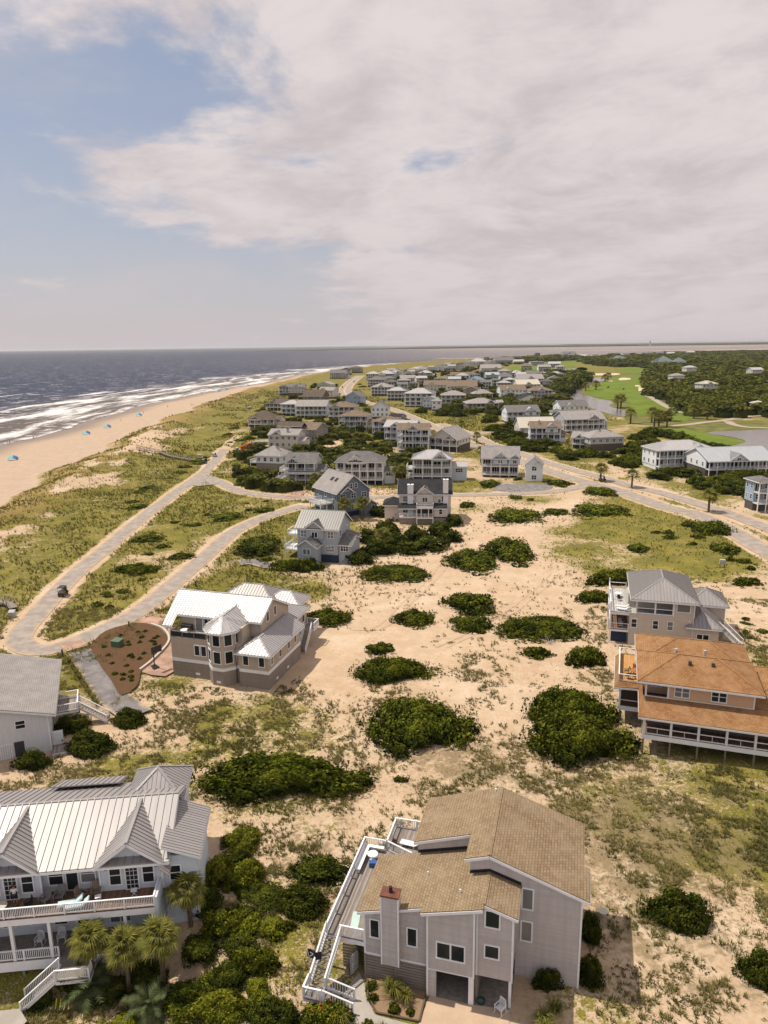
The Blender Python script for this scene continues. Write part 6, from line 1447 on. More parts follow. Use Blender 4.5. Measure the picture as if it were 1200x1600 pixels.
# forest: one mass
FOREST = [[(1006, 646), (1012, 590), (1022, 578), (1000, 573), (960, 574), (925, 570), (905, 563), (960, 556), (1080, 551), (1200, 547.5), (1330, 546), (1400, 655), (1200, 654), (1181, 649), (1147, 655), (1109, 650), (1077, 652), (1052, 633), (1019, 620)],
          [(760, 563), (900, 556), (910, 562), (840, 566), (770, 569)], [(840, 588), (905, 586), (922, 592), (905, 606), (884, 620), (862, 612)]]
FP = [np.array([G(*p)[:2] for p in q]) for q in FOREST]
def crown_np(seed, n):
    rg = np.random.default_rng(seed); ns = max(5, n//9); k = np.arange(ns)+.5; r = np.sqrt(k/ns)*.8; th = k*2.4+rg.normal(0, .3, ns)
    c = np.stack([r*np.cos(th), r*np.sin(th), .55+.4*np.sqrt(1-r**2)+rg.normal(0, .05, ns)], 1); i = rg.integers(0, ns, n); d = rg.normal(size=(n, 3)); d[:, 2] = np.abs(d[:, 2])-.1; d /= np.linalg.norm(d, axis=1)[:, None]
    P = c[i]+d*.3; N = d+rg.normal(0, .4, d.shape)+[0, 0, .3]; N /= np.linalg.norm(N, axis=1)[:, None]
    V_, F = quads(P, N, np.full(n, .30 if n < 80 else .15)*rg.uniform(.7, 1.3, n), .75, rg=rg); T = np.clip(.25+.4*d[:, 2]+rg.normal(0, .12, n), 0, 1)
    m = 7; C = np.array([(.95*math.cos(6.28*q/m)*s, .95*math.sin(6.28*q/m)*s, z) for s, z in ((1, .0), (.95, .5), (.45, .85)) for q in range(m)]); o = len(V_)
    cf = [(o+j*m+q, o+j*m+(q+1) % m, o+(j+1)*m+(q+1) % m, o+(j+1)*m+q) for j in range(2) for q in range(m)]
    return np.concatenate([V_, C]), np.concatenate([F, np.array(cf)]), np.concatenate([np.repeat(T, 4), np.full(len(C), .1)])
CR = {n: [crown_np(100+s, n) for s in range(4)] for n in (200, 70, 30)}
def stuff_crowns(name, spots, label, kind='stuff'):
    Vs, Fs, Ts, off = [], [], [], 0
    for x, y, r, h in spots:
        d = math.hypot(x, y); n = 200 if d < 750 else (70 if d < 1400 else 30)
        v, f, t_ = CR[n][int(hash2(np.array([int(x)]), np.array([int(y)]), 3)[0]*3.999)]; a = (x*7.13+y*3.7) % 6.28; c, s = math.cos(a), math.sin(a)
        w_ = np.stack([(v[:, 0]*c-v[:, 1]*s)*r+x, (v[:, 0]*s+v[:, 1]*c)*r+y, v[:, 2]*h], 1); Vs.append(w_); Fs.append(f+off); Ts.append(np.clip(t_+(hash2(np.array([int(x*3)]), np.array([int(y*3)]), 9)[0]-.5)*.35, 0, 1)); off += len(v)
    o = link(name, mesh_np(name, np.concatenate(Vs), np.concatenate(Fs), MAT['forest_leaf'], False, dict(tint=np.concatenate(Ts)))); return tag(o, label, None, None, kind)
spots = []; rg = np.random.default_rng(77); y = 330.0
while y < 3000:
    s = max(9.5, .0145*y); xs_ = np.arange(-.1*y, .75*y, s)+rg.uniform(-.4, .4)*s; xs_ = xs_+rg.normal(0, .25*s, len(xs_)); ys_ = y+rg.normal(0, .3*s, len(xs_))
    ok = np.zeros(len(xs_), bool)
    for q in FP: ok |= poly_sd(q, xs_, ys_) < -2
    ok &= ~inside_house(xs_, ys_, s*.2+2)
    # keep a clear line of sight to the roofs that show above the trees
    for x, yy in zip(xs_[ok], ys_[ok]): spots.append((x, yy, s*rg.uniform(.6, .95), rg.uniform(3.5, 7.5)))
    y += s*.8
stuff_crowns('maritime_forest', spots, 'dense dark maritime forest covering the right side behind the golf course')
for q in FOREST: sheet('forest_floor', q, 'far_scrub', .04, straight=True)
extra = []
infill([(590, 600), (640, 588), (760, 578), (900, 580), (930, 600), (880, 640), (740, 650)], 330, (7, 12), (3.0, 5.5), 'L', '', '', seed=31, over=.42, ret=extra)
infill([(940, 640), (985, 640), (1100, 690), (1200, 715), (1200, 700), (1010, 650)], 26, (7, 12), (3, 6), 'L', '', '', seed=32, over=.5, ret=extra)
infill([(600, 586), (700, 574), (800, 562), (900, 559), (900, 575), (780, 590)], 130, (9, 15), (2.2, 3.8), 'L', '', '', seed=33, over=.5, ret=extra)
infill([(385, 690), (400, 640), (470, 600), (560, 595), (590, 640), (640, 690), (690, 740), (640, 745), (500, 770), (420, 770), (360, 760), (370, 720)], 230, (3.5, 8.5), (1.8, 3.4), 'L', '', '', seed=36, over=.42, ret=extra, tries=30)
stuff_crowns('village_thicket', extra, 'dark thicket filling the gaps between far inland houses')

# ------------------------------------------------------------------ palms
def frond_mesh(seed, mat, n=15, L=1.0, droop=.55, fan=True):
    rg = random.Random(seed); mb = MB(); pts = []
    if fan:
        for i in range(n):
            a = (i/(n-1)-.5)*3.5+rg.uniform(-.05, .05); l = L*(1-.12*abs(a))*rg.uniform(.9, 1.08); w = .06*L
            base = Vector((.95*L, 0, .28*L)); d = Vector((math.cos(a), math.sin(a), .08)); sd_ = Vector((-math.sin(a), math.cos(a), 0))
            m = base+d*l*.55+Vector((0, 0, -.05*l)); tip = base+d*l+Vector((0, 0, -droop*l*rg.uniform(.6, 1.2)))
            mb.poly([base-sd_*w*.35, m-sd_*w, m+sd_*w, base+sd_*w*.35]); mb.poly([m-sd_*w, tip, m+sd_*w])
        mb.bar((0, 0, 0), (.97*L, 0, .29*L), .04*L, .03*L)
    else:
        prev = Vector((0, 0, 0)); N = 13
        for i in range(1, N+1):
            t_ = i/N; p = Vector((L*2.2*t_, 0, L*(1.15*t_-1.75*t_*t_))); mb.bar(prev, p, .04*L*(1-.7*t_), .03*L)
            for s in (-1, 1):
                ll = L*.75*math.sin(min(1, t_*1.1+.12)*2.7)**.7 if t_ < .97 else .2*L; q = p+Vector((.45*ll, s*ll, -.25*ll*rg.uniform(.6, 1.5))); mb.poly([prev.lerp(p, .3), q, p]); 
                q2 = prev.lerp(p, .5)+Vector((.4*ll, s*ll*.95, -.32*ll*rg.uniform(.6, 1.5))); mb.poly([prev, q2, prev.lerp(p, .5)])
            prev = p
    me = mb.mesh('frond', MAT[mat]); at = me.attributes.new('tint', 'FLOAT', 'POINT'); at.data.foreach_set('value', np.clip(np.random.default_rng(seed).normal(.5, .22, len(me.vertices)), 0, 1).astype(np.float32)); return me
FR = [frond_mesh(s, 'palm_leaf') for s in range(4)]; FD = [frond_mesh(9, 'dead_frond', 9, .9, .9)]; FY = [frond_mesh(20+s, 'young_palm_leaf', fan=False) for s in range(3)]
def palm(x, y, h, label, size=1.0, n=30, z=None, dead=5, young=False, group=None, cat='palm tree', dirs=None):
    z = hz(x, y) if z is None else z; rg = random.Random(int(x*31+y*17)); r = empty('palm_tree', (x, y, z), rg.uniform(0, 6)); tag(r, label, cat, group)
    mb = MB(); k = 9; lx = rg.uniform(-.25, .25); ly = rg.uniform(-.25, .25)
    for i in range(k):
        a, b = i/k, (i+1)/k; mb.tube((lx*a*a, ly*a*a, -.4+(h+.4)*a), (lx*b*b, ly*b*b, -.4+(h+.4)*b+.03), .21*size-.03*a, .17*size-.03*b, 9)
    mb.build('trunk', MAT['palm_trunk'], r)
    for i in range(n):
        me = rg.choice(FY if young else FR); o = link('frond', me, r); f = i/n; el = 1.25-1.75*f; o.location = (lx, ly, h); sc = size*rg.uniform(.85, 1.1); o.scale = (sc, sc, sc); o.rotation_euler = (rg.uniform(-.35, .35), -el, i*2.4+rg.uniform(-.2, .2))
    for i in range(dead):
        o = link('dead_frond', FD[0], r); o.location = (lx, ly, h-.2); o.scale = (size*.85,)*3; o.rotation_euler = (0, 1.15, i*6.28/max(1, dead)+.3)
    return r
def palm_px(px, crown_py, base_py, label, size, n=28, z0=0, **k):
    b = G(px, base_py, z0); d = ray(px, crown_py); t_ = b[1]/d[1]; h = max(.3, CAMH+t_*d[2]-z0); return palm(b[0], b[1], h, label, size, n, z=z0, **k)
palm_px(150, 1474, 1550, 'sabal palm with brown skirt in front of the white decks, leftmost', 1.0, z0=-3.0)
palm_px(203, 1482, 1550, 'sabal palm in front of the white decks, middle of three', 1.0, z0=-3.0)
palm_px(257, 1466, 1545, 'sabal palm in front of the white decks, rightmost of three', 1.05, z0=-3.0)
palm_px(300, 1392, 1462, 'sabal palm against the metal-roofed right wing', 1.05, z0=-1.5)
palm_px(143, 1545, 1560, 'young feathery palm low in front of the sabal palms', 1.05, 22, z0=-3, dead=0, young=True)
palm_px(236, 1572, 1588, 'young feathery palm at the bottom edge below the rightmost sabal', .85, 20, z0=-3, dead=0, young=True)
for k, (px, cy, by, sz, lab) in enumerate([(1107, 778, 800, 1.7, 'palm on the median of the paired roads near the right edge'), (987, 744, 762, 1.6, 'palm beside the small dark cart shape on the inner road verge'), (938, 734, 752, 1.7, 'palm with dark base at the road junction island'), (721, 664, 681, 1.7, 'palm on the island at the side street'), (745, 682, 693, 1.5, 'short palm on the median below the side street'), (538, 790, 812, 1.5, 'palm before the slate-blue house, left of a pair'), (566, 790, 812, 1.6, 'palm before the slate-blue house, right of a pair'), (492, 748, 762, 1.3, 'palm at the corner of the pale green house'), (505, 745, 760, 1.3, 'palm right of the pale green house'), (618, 738, 756, 1.4, 'palm between the navy-based house and the white-roofed one, left'), (629, 736, 757, 1.5, 'palm between the navy-based house and the white-roofed one, right'), (751, 706, 722, 1.5, 'palm left of the screened pale grey house'), (600, 840, 858, 1.5, 'palm rising from the cedar tangle')]):
    palm_px(px, cy, by, lab, sz, 22, 0, dead=0)
for k, (px, cy, by) in enumerate([(950, 588, 595), (945, 591, 596), (915, 604, 611), (931, 602, 609), (965, 627, 638), (970, 625, 637), (985, 648, 662), (1022, 652, 668), (1029, 650, 666), (1042, 652, 668), (1018, 646, 660), (1048, 646, 658), (1084, 640, 654), (1105, 643, 655), (1003, 596, 606), (1008, 600, 610), (1010, 590, 600)]):
    palm_px(px, cy, by, 'palm along the edge of the golf fairway and lagoon', 3.2 if by < 640 else 2.6, 18, 0, dead=0, group='golf course palms')
# ------------------------------------------------------------------ grass tufts
def tufts(name, n, box, dens, hr, blades, mat, label, w=.05, seed=0, lean=.5):
    rg = np.random.default_rng(seed); x = rg.uniform(box[0], box[1], n); y = rg.uniform(box[2]**.5, box[3]**.5, n)**2
    # only where the camera or a step to its side could see them
    p = dens(x, y); k = (rg.random(n) < p) & (np.abs(x) < .62*y+14); x, y = x[k], y[k]
    fm = flat_mask(x, y); k = (fm > .6) & ~inside_house(x, y, .15); x, y, fm = x[k], y[k], fm[k]; z = hfun(x, y, fm); m = len(x)
    hh = rg.uniform(*hr, m)*(.6+.9*fbm(x/6, y/6, 51, 3)); tv = np.clip(fbm(x/9, y/9, 61, 3)*1.5-.3+rg.normal(0, .14, m), 0, 1)
    X_ = np.repeat(x, blades); Y_ = np.repeat(y, blades); Z_ = np.repeat(z, blades); H_ = np.repeat(hh, blades)*rg.uniform(.6, 1.15, m*blades); T_ = np.repeat(tv, blades); a = rg.uniform(0, 6.28, m*blades); l = rg.uniform(.1, lean, m*blades)*H_*1.6; sp = rg.uniform(0, .35, m*blades)*H_; dx, dy = np.cos(a), np.sin(a); ww = w*(.7+.6*rg.random(m*blades))
    bx, by = X_+dx*sp, Y_+dy*sp
    P0 = np.stack([bx-dy*ww, by+dx*ww, Z_-.03], 1); P1 = np.stack([bx+dy*ww, by-dx*ww, Z_-.03], 1); P2 = np.stack([bx+dx*l, by+dy*l, Z_+H_], 1)
    V_ = np.stack([P0, P1, P2], 1).reshape(-1, 3); F = np.arange(len(V_)).reshape(-1, 3); t_ = np.stack([T_*.5, T_*.5, np.clip(T_+.2, 0, 1)], 1).ravel()
    o = link(name, mesh_np(name, V_, F, MAT[mat], False, dict(tint=t_))); return tag(o, label, None, None, 'stuff')
def d_near(x, y):
    v_ = veg_at(x, y); n1_ = fbm(x/6.5, y/6.5, 71, 3); n2_ = fbm(x/1.5, y/1.5, 72, 2); return np.clip((n1_-.56+v_*.62)*3.2, 0, 1)*sstep(.38, .60, n2_)
tufts('beach_grass', 230000, (-75, 75, 30, 130), d_near, (.16, .42), 7, 'grass_blade', 'sparse beach grass tufts scattered over the sandy lots', .05, 1, .9)
def d_fine(x, y): return np.clip((fbm(x/8, y/8, 75, 3)-.30)*1.7, 0, 1)*sstep(112, 75, y)*sstep(.02, .2, veg_at(x, y))
tufts('straw_wisps', 70000, (-60, 62, 30, 112), d_fine, (.07, .18), 3, 'grass_blade', 'fine straw-coloured wisps all over the near sand', .035, 2, 1.2)
def d_dune(x, y): s = x-xd(y); return sstep(0, 5, s)*np.clip(veg_at(x, y)*1.25-.05, 0, 1)*sstep(.3, .55, fbm(x/4, y/6, 81, 3))
tufts('dune_grass', 60000, (-150, 20, 105, 330), d_dune, (.35, .8), 5, 'dune_grass', 'wind-bent dune grass between the beach and the lanes', .07, 3)
def d_mid(x, y): return np.clip((fbm(x/9, y/9, 91, 3)-.52+veg_at(x, y)*.5)*1.8, 0, 1)
tufts('verge_grass', 26000, (-30, 170, 125, 330), d_mid, (.25, .6), 5, 'dune_grass', 'patchy green grass around the roads and mid-distance houses', .07, 4)
def d_far(x, y): return np.where(np.min([poly_sd(Wp, x, y) for Wp in WATERS], axis=0) > 6, 1.0, 0.0)*sstep(2, 7, x-xd(y))*sstep(.40, .58, fbm(x/14, y/22, 83, 3))*np.clip(veg_at(x, y)*1.4, 0, 1)
tufts('distant_grass', 42000, (-160, 150, 330, 820), d_far, (.5, 1.15), 4, 'dune_grass', 'coarse grass clumps on the far dunes and village lots', .20, 6)
# low creeping weeds: many small dark clumps on the near sand
rgw = np.random.default_rng(5); xw_ = rgw.uniform(-70, 75, 9000); yw_ = rgw.uniform(30**.5, 150**.5, 9000)**2
kk = (np.abs(xw_) < .6*yw_+12) & (fbm(xw_/7, yw_/7, 95, 3)+veg_at(xw_, yw_)*.5 > .60) & (rgw.random(9000) < .32); xw_, yw_ = xw_[kk], yw_[kk]; fmw = flat_mask(xw_, yw_); kk = (fmw > 1) & ~inside_house(xw_, yw_, .4); xw_, yw_, fmw = xw_[kk], yw_[kk], fmw[kk]; zw_ = hfun(xw_, yw_, fmw)
nl_ = 26; m_ = len(xw_); R_w = rgw.gamma(3.0, .13, m_)+.12; a_ = rgw.uniform(0, 6.28, (m_, nl_)); q_ = np.sqrt(rgw.random((m_, nl_))); ar_ = rgw.uniform(.6, 1.6, m_)[:, None]
Pw = np.stack([xw_[:, None]+R_w[:, None]*q_*np.cos(a_)*ar_, yw_[:, None]+R_w[:, None]*q_*np.sin(a_)/ar_, zw_[:, None]+.03+R_w[:, None]*.42*(1-q_*q_)*rgw.uniform(.5, 1.1, (m_, nl_))], 2).reshape(-1, 3)
Nw = rgw.normal(0, .7, Pw.shape)+[0, 0, .8]; Nw /= np.linalg.norm(Nw, axis=1)[:, None]
Vw, Fw = quads(Pw, Nw, np.repeat(np.clip(R_w*.26, .05, .14), nl_)*rgw.uniform(.7, 1.3, m_*nl_), .5, rg=rgw); Tw = np.repeat(np.clip(np.repeat(rgw.normal(.4, .25, m_), nl_)+rgw.normal(0, .15, m_*nl_), 0, 1), 4)
leafmat('weed_leaf', (.07, .062, .02), (.14, .125, .04), (.24, .20, .085), (.27, .20, .10))
tag(link('beach_weeds', mesh_np('beach_weeds', Vw, Fw, MAT['weed_leaf'], False, dict(tint=Tw))), 'low olive weeds dotted over the sandy lots', None, None, 'stuff')
# ------------------------------------------------------------------ small things
def pmat(n, c, r=.6, s=.3): return plain(n, c, r, s, var=.08)
pmat('skin', (.45, .27, .18)); pmat('cloth_white', (.7, .7, .7)); pmat('cloth_dark', (.03, .03, .04)); pmat('cloth_red', (.45, .06, .05)); pmat('cloth_blue', (.06, .12, .3)); pmat('hair', (.05, .035, .025))
pmat('teal_canopy', (.10, .42, .44)); pmat('blue_canopy', (.05, .16, .40)); pmat('cart_black', (.025, .025, .03), .35, .5); pmat('cart_white', (.7, .7, .7), .35, .5); pmat('cart_red', (.30, .03, .03), .35, .5); pmat('tyre', (.015, .015, .015), .9); pmat('seat_tan', (.35, .27, .19)); pmat('bin_red', (.50, .045, .02), .5); pmat('toilet_blue', (.05, .20, .40), .5)
pmat('teak', (.23, .17, .13)); pmat('grey_teak', (.20, .19, .19)); pmat('towel_aqua', (.50, .66, .60)); pmat('cushion_aqua', (.55, .70, .72)); pmat('utility_green', (.10, .16, .10)); pmat('hose_green', (.02, .10, .07)); pmat('stone_pale', (.55, .50, .42), .9); pmat('cooler_blue', (.04, .12, .35)); pmat('mulch', (.125, .072, .04), .95, .05); pmat('soil', (.30, .20, .12), .95, .05); pmat('driftwood', (.36, .32, .28), .9); pmat('orange_wood', (.42, .17, .06)); pmat('timber', (.12, .09, .065), .9)
def place(name, label, cat, loc, rz, group=None): return tag(empty(name, loc, rz), label, cat, group)
def cart(x, y, rz, label, body='cart_black', roof='cart_black', group=None, z=None):
    z = hz(x, y)+.08 if z is None else z; r = place('golf_cart', label, 'golf cart', (x, y, z), rz, group)
    b = MB().prism([(-1.15, -.58, .32), (1.2, -.58, .32), (1.28, -.58, .55), (1.0, -.58, .85), (.62, -.58, .95), (.55, -.58, .45), (-.2, -.58, .42), (-.25, -.58, .72), (-1.2, -.58, .78)], (0, 1.16, 0)); b.build('body', MAT[body], r)
    for a in (-.35, -1.0): MB().box(a-.05, a+.42, -.55, .55, .72, .86).box(a-.12, a+.0, -.55, .55, .86, 1.22).build('seat', MAT['seat_tan'], r)
    MB().prism([(-1.25, -.62, 1.84), (.72, -.62, 1.84), (.6, -.62, 1.93), (-1.15, -.62, 1.93)], (0, 1.24, 0)).build('roof', MAT[roof], r)
    pm = [((.78, s*.52, .9), (.55, s*.56, 1.85)) for s in (-1, 1)]+[((-1.1, s*.52, .75), (-1.1, s*.56, 1.85)) for s in (-1, 1)]
    me = None
    for p, q in pm: MB().tube(p, q, .025, n=5).build('roof_post', MAT['black_metal'], r)
    MB().prism([(.80, -.5, .95), (.80, .5, .95), (.6, .5, 1.75), (.6, -.5, 1.75)], (.015, 0, 0)).build('windscreen', MAT['glass'], r)
    MB().tube((.45, -.25, 1.0), (.4, -.25, 1.08), .17, n=10).build('steering_wheel', MAT['black_metal'], r)
    w = MB().tube((0, -.1, 0), (0, .1, 0), .26, n=14).mesh('wheel', MAT['tyre']); rm_ = MB().tube((0, -.105, 0), (0, .105, 0), .13, n=10).mesh('rim', MAT['grey_trim'])
    for a in (-.8, .85):
        for s in (-.52, .52): o = link('wheel', w, r); o.location = (a, s, .26); link('rim', rm_, o)
    for s in (-.4, .4): MB().box(1.24, 1.29, s-.1, s+.1, .58, .7).build('headlight', MAT['white_plastic'], r)
    return r
def heading(p, q): a = G(*p); b = G(*q); return math.atan2(b[1]-a[1], b[0]-a[0])
c = G(99, 931); cart(c[0], c[1], heading((99, 931), (130, 905)), 'black golf cart driving on the sandy beach lane')
for px, py, rz, bd, rf, lab in ((313, 717, .2, 'cart_white', 'cart_white', 'white-roofed golf cart parked nearest the dune walkway'), (320, 724, 1.3, 'cart_black', 'cart_black', 'dark golf cart parked at the mouth of the beach lane'), (335, 714, 1.0, 'cart_white', 'cart_white', 'white golf cart parked right of the other two'), (386, 641, .3, 'cart_white', 'cart_black', 'pale golf cart beside the brown hip-roofed beach house, left'), (391, 639, .6, 'cart_black', 'cart_white', 'dark golf cart beside the brown hip-roofed beach house, right'),
                               (531, 617, 1.4, 'cart_black', 'cart_black', 'dark cart lowest on the far carriageway'), (535, 606, 1.4, 'cart_black', 'cart_black', 'dark cart middle of the far carriageway'), (553, 597, 1.2, 'cart_black', 'cart_black', 'dark cart highest on the far road bend'), (950, 606, .4, 'cart_black', 'cart_black', 'left golf cart out on the fairway'), (974, 609, .8, 'cart_black', 'cart_black', 'right golf cart out on the fairway'), (1054, 641, .5, 'cart_white', 'cart_white', 'pale golf cart on the path below the forest'), (941, 752, .2, 'cart_black', 'cart_black', 'dark golf cart beneath the palm at the junction'), (403, 704, .2, 'cart_white', 'cart_white', 'white cart beside the red bins')):
    c = G(px, py); cart(c[0], c[1], rz, lab, bd, rf)
# beach shades
def shade(px, py, label, a, w=4.2, c1='teal_canopy', c2='blue_canopy'):
    c = G(px, py, -2.2); z = hz(c[0], c[1]); r = place('beach_canopy', label, 'beach canopy', (c[0], c[1], z), a); n = 6
    for i, m in ((0, c1), (1, c2)):
        mb = MB()
        for k in range(n):
            t0, t1 = (i*n+k)/(2*n), (i*n+k+1)/(2*n); f = lambda t_: (-w/2+w*t_, 0, 2.35*math.sin(math.pi*(.1+.8*t_))**.6-.15)
            p, q = Vector(f(t0)), Vector(f(t1)); o = Vector((0, -2.4, -1.15)); mb.prism([p, q, q+o, p+o], (0, 0, -.03))
        mb.build('canopy', MAT[m], r)
    mb = MB()
    for k in range(10):
        f = lambda t_: (-w/2+w*t_, 0, max(-.1, 2.35*math.sin(math.pi*(.04+.92*t_))**.6-.2)); mb.tube(f(k/10), f((k+1)/10), .03, n=5)
    mb.build('arch_pole', MAT['white_plastic'], r); MB().tube((-w/2+.1, 0, 0), (-w/2+.1, 0, 1.0), .03, n=5).tube((w/2-.1, 0, 0), (w/2-.1, 0, 1.0), .03, n=5).build('leg', MAT['white_plastic'], r)
    return r
for px, py, lab, a in ((21, 717, 'teal and blue beach canopy nearest the left edge', .25), (135, 677, 'teal beach canopy second along the sand', .3), (168, 667, 'teal beach canopy third along the sand, beside the second', .2), (217, 649, 'small teal beach canopy fourth along the sand', .3), (340, 611, 'far teal beach canopy, left of a trio near the surf bend', .2), (352, 608, 'far teal beach canopy, middle of the trio near the surf bend', .2), (387, 602, 'farthest teal beach canopy, last of the trio', .2)):
    shade(px, py, lab, a, 4.6 if py > 640 else 6)
# people: one continuous body grown over a joint skeleton
def skin_mesh(name, joints, edges, radii, mat, sub=1):
    me = bpy.data.meshes.new(name); me.from_pydata(joints, edges, []); me.update(); o = bpy.data.objects.new('temporary_skin', me); COL.objects.link(o)
    m = o.modifiers.new('skin', 'SKIN'); m.use_smooth_shade = True
    for i, rr in enumerate(radii):
        v = me.skin_vertices[0].data[i]; v.radius = rr if isinstance(rr, tuple) else (rr, rr); v.use_root = (i == 0)
    s = o.modifiers.new('sub', 'SUBSURF'); s.levels = sub; s.render_levels = sub
    dg = bpy.context.evaluated_depsgraph_get(); out = bpy.data.meshes.new_from_object(o.evaluated_get(dg)); out.name = name; bpy.data.objects.remove(o); out.materials.clear(); out.materials.append(MAT[mat]); return out
J = [(0, 0, .95), (0, 0, 1.15), (0, 0, 1.38), (0, 0, 1.5), (0, .02, 1.58), (0, .03, 1.7), (.19, 0, 1.4), (.27, .02, 1.13), (.29, .12, .9), (.29, .16, .82), (-.19, 0, 1.4), (-.27, .02, 1.13), (-.29, .12, .9), (-.29, .16, .82), (.1, 0, .9), (.12, .03, .5), (.12, -.02, .09), (.13, .14, .04), (-.1, 0, .9), (-.12, .0, .5), (-.12, -.06, .09), (-.13, .1, .04)]
EJ = [(0, 1), (1, 2), (2, 3), (3, 4), (4, 5), (2, 6), (6, 7), (7, 8), (8, 9), (2, 10), (10, 11), (11, 12), (12, 13), (0, 14), (14, 15), (15, 16), (16, 17), (0, 18), (18, 19), (19, 20), (20, 21)]
RJ = [(.15, .11), (.14, .1), (.17, .11), .055, .085, .085, .06, .045, .035, .04, .06, .045, .035, .04, .085, .06, .045, .04, .085, .06, .045, .04]
BODY = skin_mesh('body', J, EJ, RJ, 'skin')
def sub_skin(name, keep, grow, mat):
    mp_ = {k: i for i, k in enumerate(keep)}; ed = [(mp_[a], mp_[b]) for a, b in EJ if a in mp_ and b in mp_]
    return skin_mesh(name, [J[k] for k in keep], ed, [tuple(x+grow for x in (RJ[k] if isinstance(RJ[k], tuple) else (RJ[k], RJ[k]))) for k in keep], mat)
SHIRT = {m: sub_skin('shirt', [0, 1, 2, 6, 7, 10, 11], .025, m) for m in ('cloth_white', 'cloth_red', 'cloth_blue')}
SHORT = sub_skin('shorts', [0, 14, 15, 18, 19], .025, 'cloth_dark'); HAIR = MB().ball((0, .01, 1.72), .105, .115, .11, 10, 6).mesh('hair', MAT['hair'], True)
def person(loc, rz, label, shirt='cloth_white', group=None):
    r = place('person', label, 'person', loc, rz, group); link('body', BODY, r); link('shirt', SHIRT[shirt], r); link('shorts', SHORT, r); link('hair', HAIR, r); return r
for px, py, s, lab in ((11, 690, 'cloth_blue', 'left of two people standing at the water edge'), (15, 690, 'cloth_red', 'right of two people standing at the water edge'), (189, 659, 'cloth_blue', 'person in dark clothes beside the third beach canopy'), (262, 637, 'cloth_red', 'person walking on the sand midway up the beach'), (299, 636, 'cloth_blue', 'left of a pair walking below the dune'), (302, 636, 'cloth_white', 'right of a pair walking below the dune'), (52, 683, 'cloth_red', 'person alone on the wet sand'), (317, 617, 'cloth_red', 'person by the far surf bend'), (345, 625, 'cloth_blue', 'person on the upper beach near the dune'), (224, 646, 'cloth_white', 'person standing beside the small fourth canopy')):
    c = G(px, py, -2.8); person((c[0], c[1], hz(c[0], c[1])), rnd.uniform(0, 6), lab, s)
# furniture builders, all local with the front towards -y
def adirondack(loc, rz, label, mat='grey_teak', group=None):
    r = place('deck_chair', label, 'chair', loc, rz, group); MB().prism([(-.3, -.3, .36), (.3, -.3, .36), (.3, .3, .24), (-.3, .3, .24)], (0, 0, .04)).build('seat', MAT[mat], r)
    for k in range(5): MB().prism([(-.3+k*.125, .26, .26), (-.19+k*.125, .26, .26), (-.19+k*.125, .56, 1.02), (-.3+k*.125, .56, 1.02)], (0, .03, 0)).build('slat', MAT[mat], r)
    for s in (-.37, .37):
        MB().box(s-.07, s+.07, -.38, .42, .56, .6).build('armrest', MAT[mat], r); MB().box(s-.04, s+.04, -.34, -.26, 0, .56).build('leg', MAT[mat], r); MB().box(s-.04, s+.04, .3, .38, 0, .56).build('leg', MAT[mat], r)
    return r
def rocker(loc, rz, label, mat='white_plastic'):
    r = place('rocking_chair', label, 'chair', loc, rz); MB().box(-.28, .28, -.26, .26, .42, .46).build('seat', MAT[mat], r); MB().box(-.28, -.22, .24, .3, .44, 1.15).box(.22, .28, .24, .3, .44, 1.15).box(-.28, .28, .24, .29, 1.05, 1.15).build('back_frame', MAT[mat], r)
    for k in range(5): MB().box(-.19+k*.09, -.15+k*.09, .25, .28, .46, 1.06).build('slat', MAT[mat], r)
    for s in (-.31, .31):
        MB().box(s-.04, s+.04, -.32, .3, .64, .68).build('armrest', MAT[mat], r); MB().box(s-.025, s+.025, -.28, -.23, .06, .64).build('leg', MAT[mat], r); MB().box(s-.025, s+.025, .22, .27, .06, .64).build('leg', MAT[mat], r); MB().bar((s, -.5, .06), (s, 0, .0), .04).bar((s, 0, .0), (s, .55, .06), .04).build('rocker', MAT[mat], r)
    return r
def lounger(loc, rz, label, mat='white_plastic', cush=None):
    r = place('sun_lounger', label, 'sun lounger', loc, rz); MB().box(-.33, .33, -1.0, .35, .3, .36).build('bed', MAT[mat], r); MB().prism([(-.33, .35, .33), (.33, .35, .33), (.33, .95, .78), (-.33, .95, .78)], (0, .04, -.04)).build('backrest', MAT[mat], r)
    if cush: MB().box(-.3, .3, -.98, .34, .362, .44).build('cushion', MAT[cush], r); MB().prism([(-.3, .34, .40), (.3, .34, .40), (.3, .93, .85), (-.3, .93, .85)], (0, .04, -.05)).build('cushion', MAT[cush], r)
    for a in (-.28, .28):
        for b_ in (-.8, .3): MB().box(a-.03, a+.03, b_-.03, b_+.03, 0, .3).build('leg', MAT[mat], r)
    return r
def table(loc, label, rad=.5, h=.72, mat='white_plastic', base='white_plastic'):
    r = place('table', label, 'table', loc, 0); MB().tube((0, 0, h-.04), (0, 0, h), rad, n=20).build('tabletop', MAT[mat], r); MB().tube((0, 0, .03), (0, 0, h-.04), .05, n=8).build('leg', MAT[base], r); MB().tube((0, 0, 0), (0, 0, .03), rad*.5, n=14).build('foot', MAT[base], r); return r
def side_table(loc, rz, label, mat='white_plastic'):
    r = place('side_table', label, 'table', loc, rz); MB().box(-.25, .25, -.22, .22, .44, .48).build('tabletop', MAT[mat], r)
    for s in (-.18, .18): MB().bar((-.2, s, 0), (.2, s, .44), .04).build('leg', MAT[mat], r); MB().bar((.2, s+.05, 0), (-.2, s+.05, .44), .04).build('leg', MAT[mat], r)
    return r
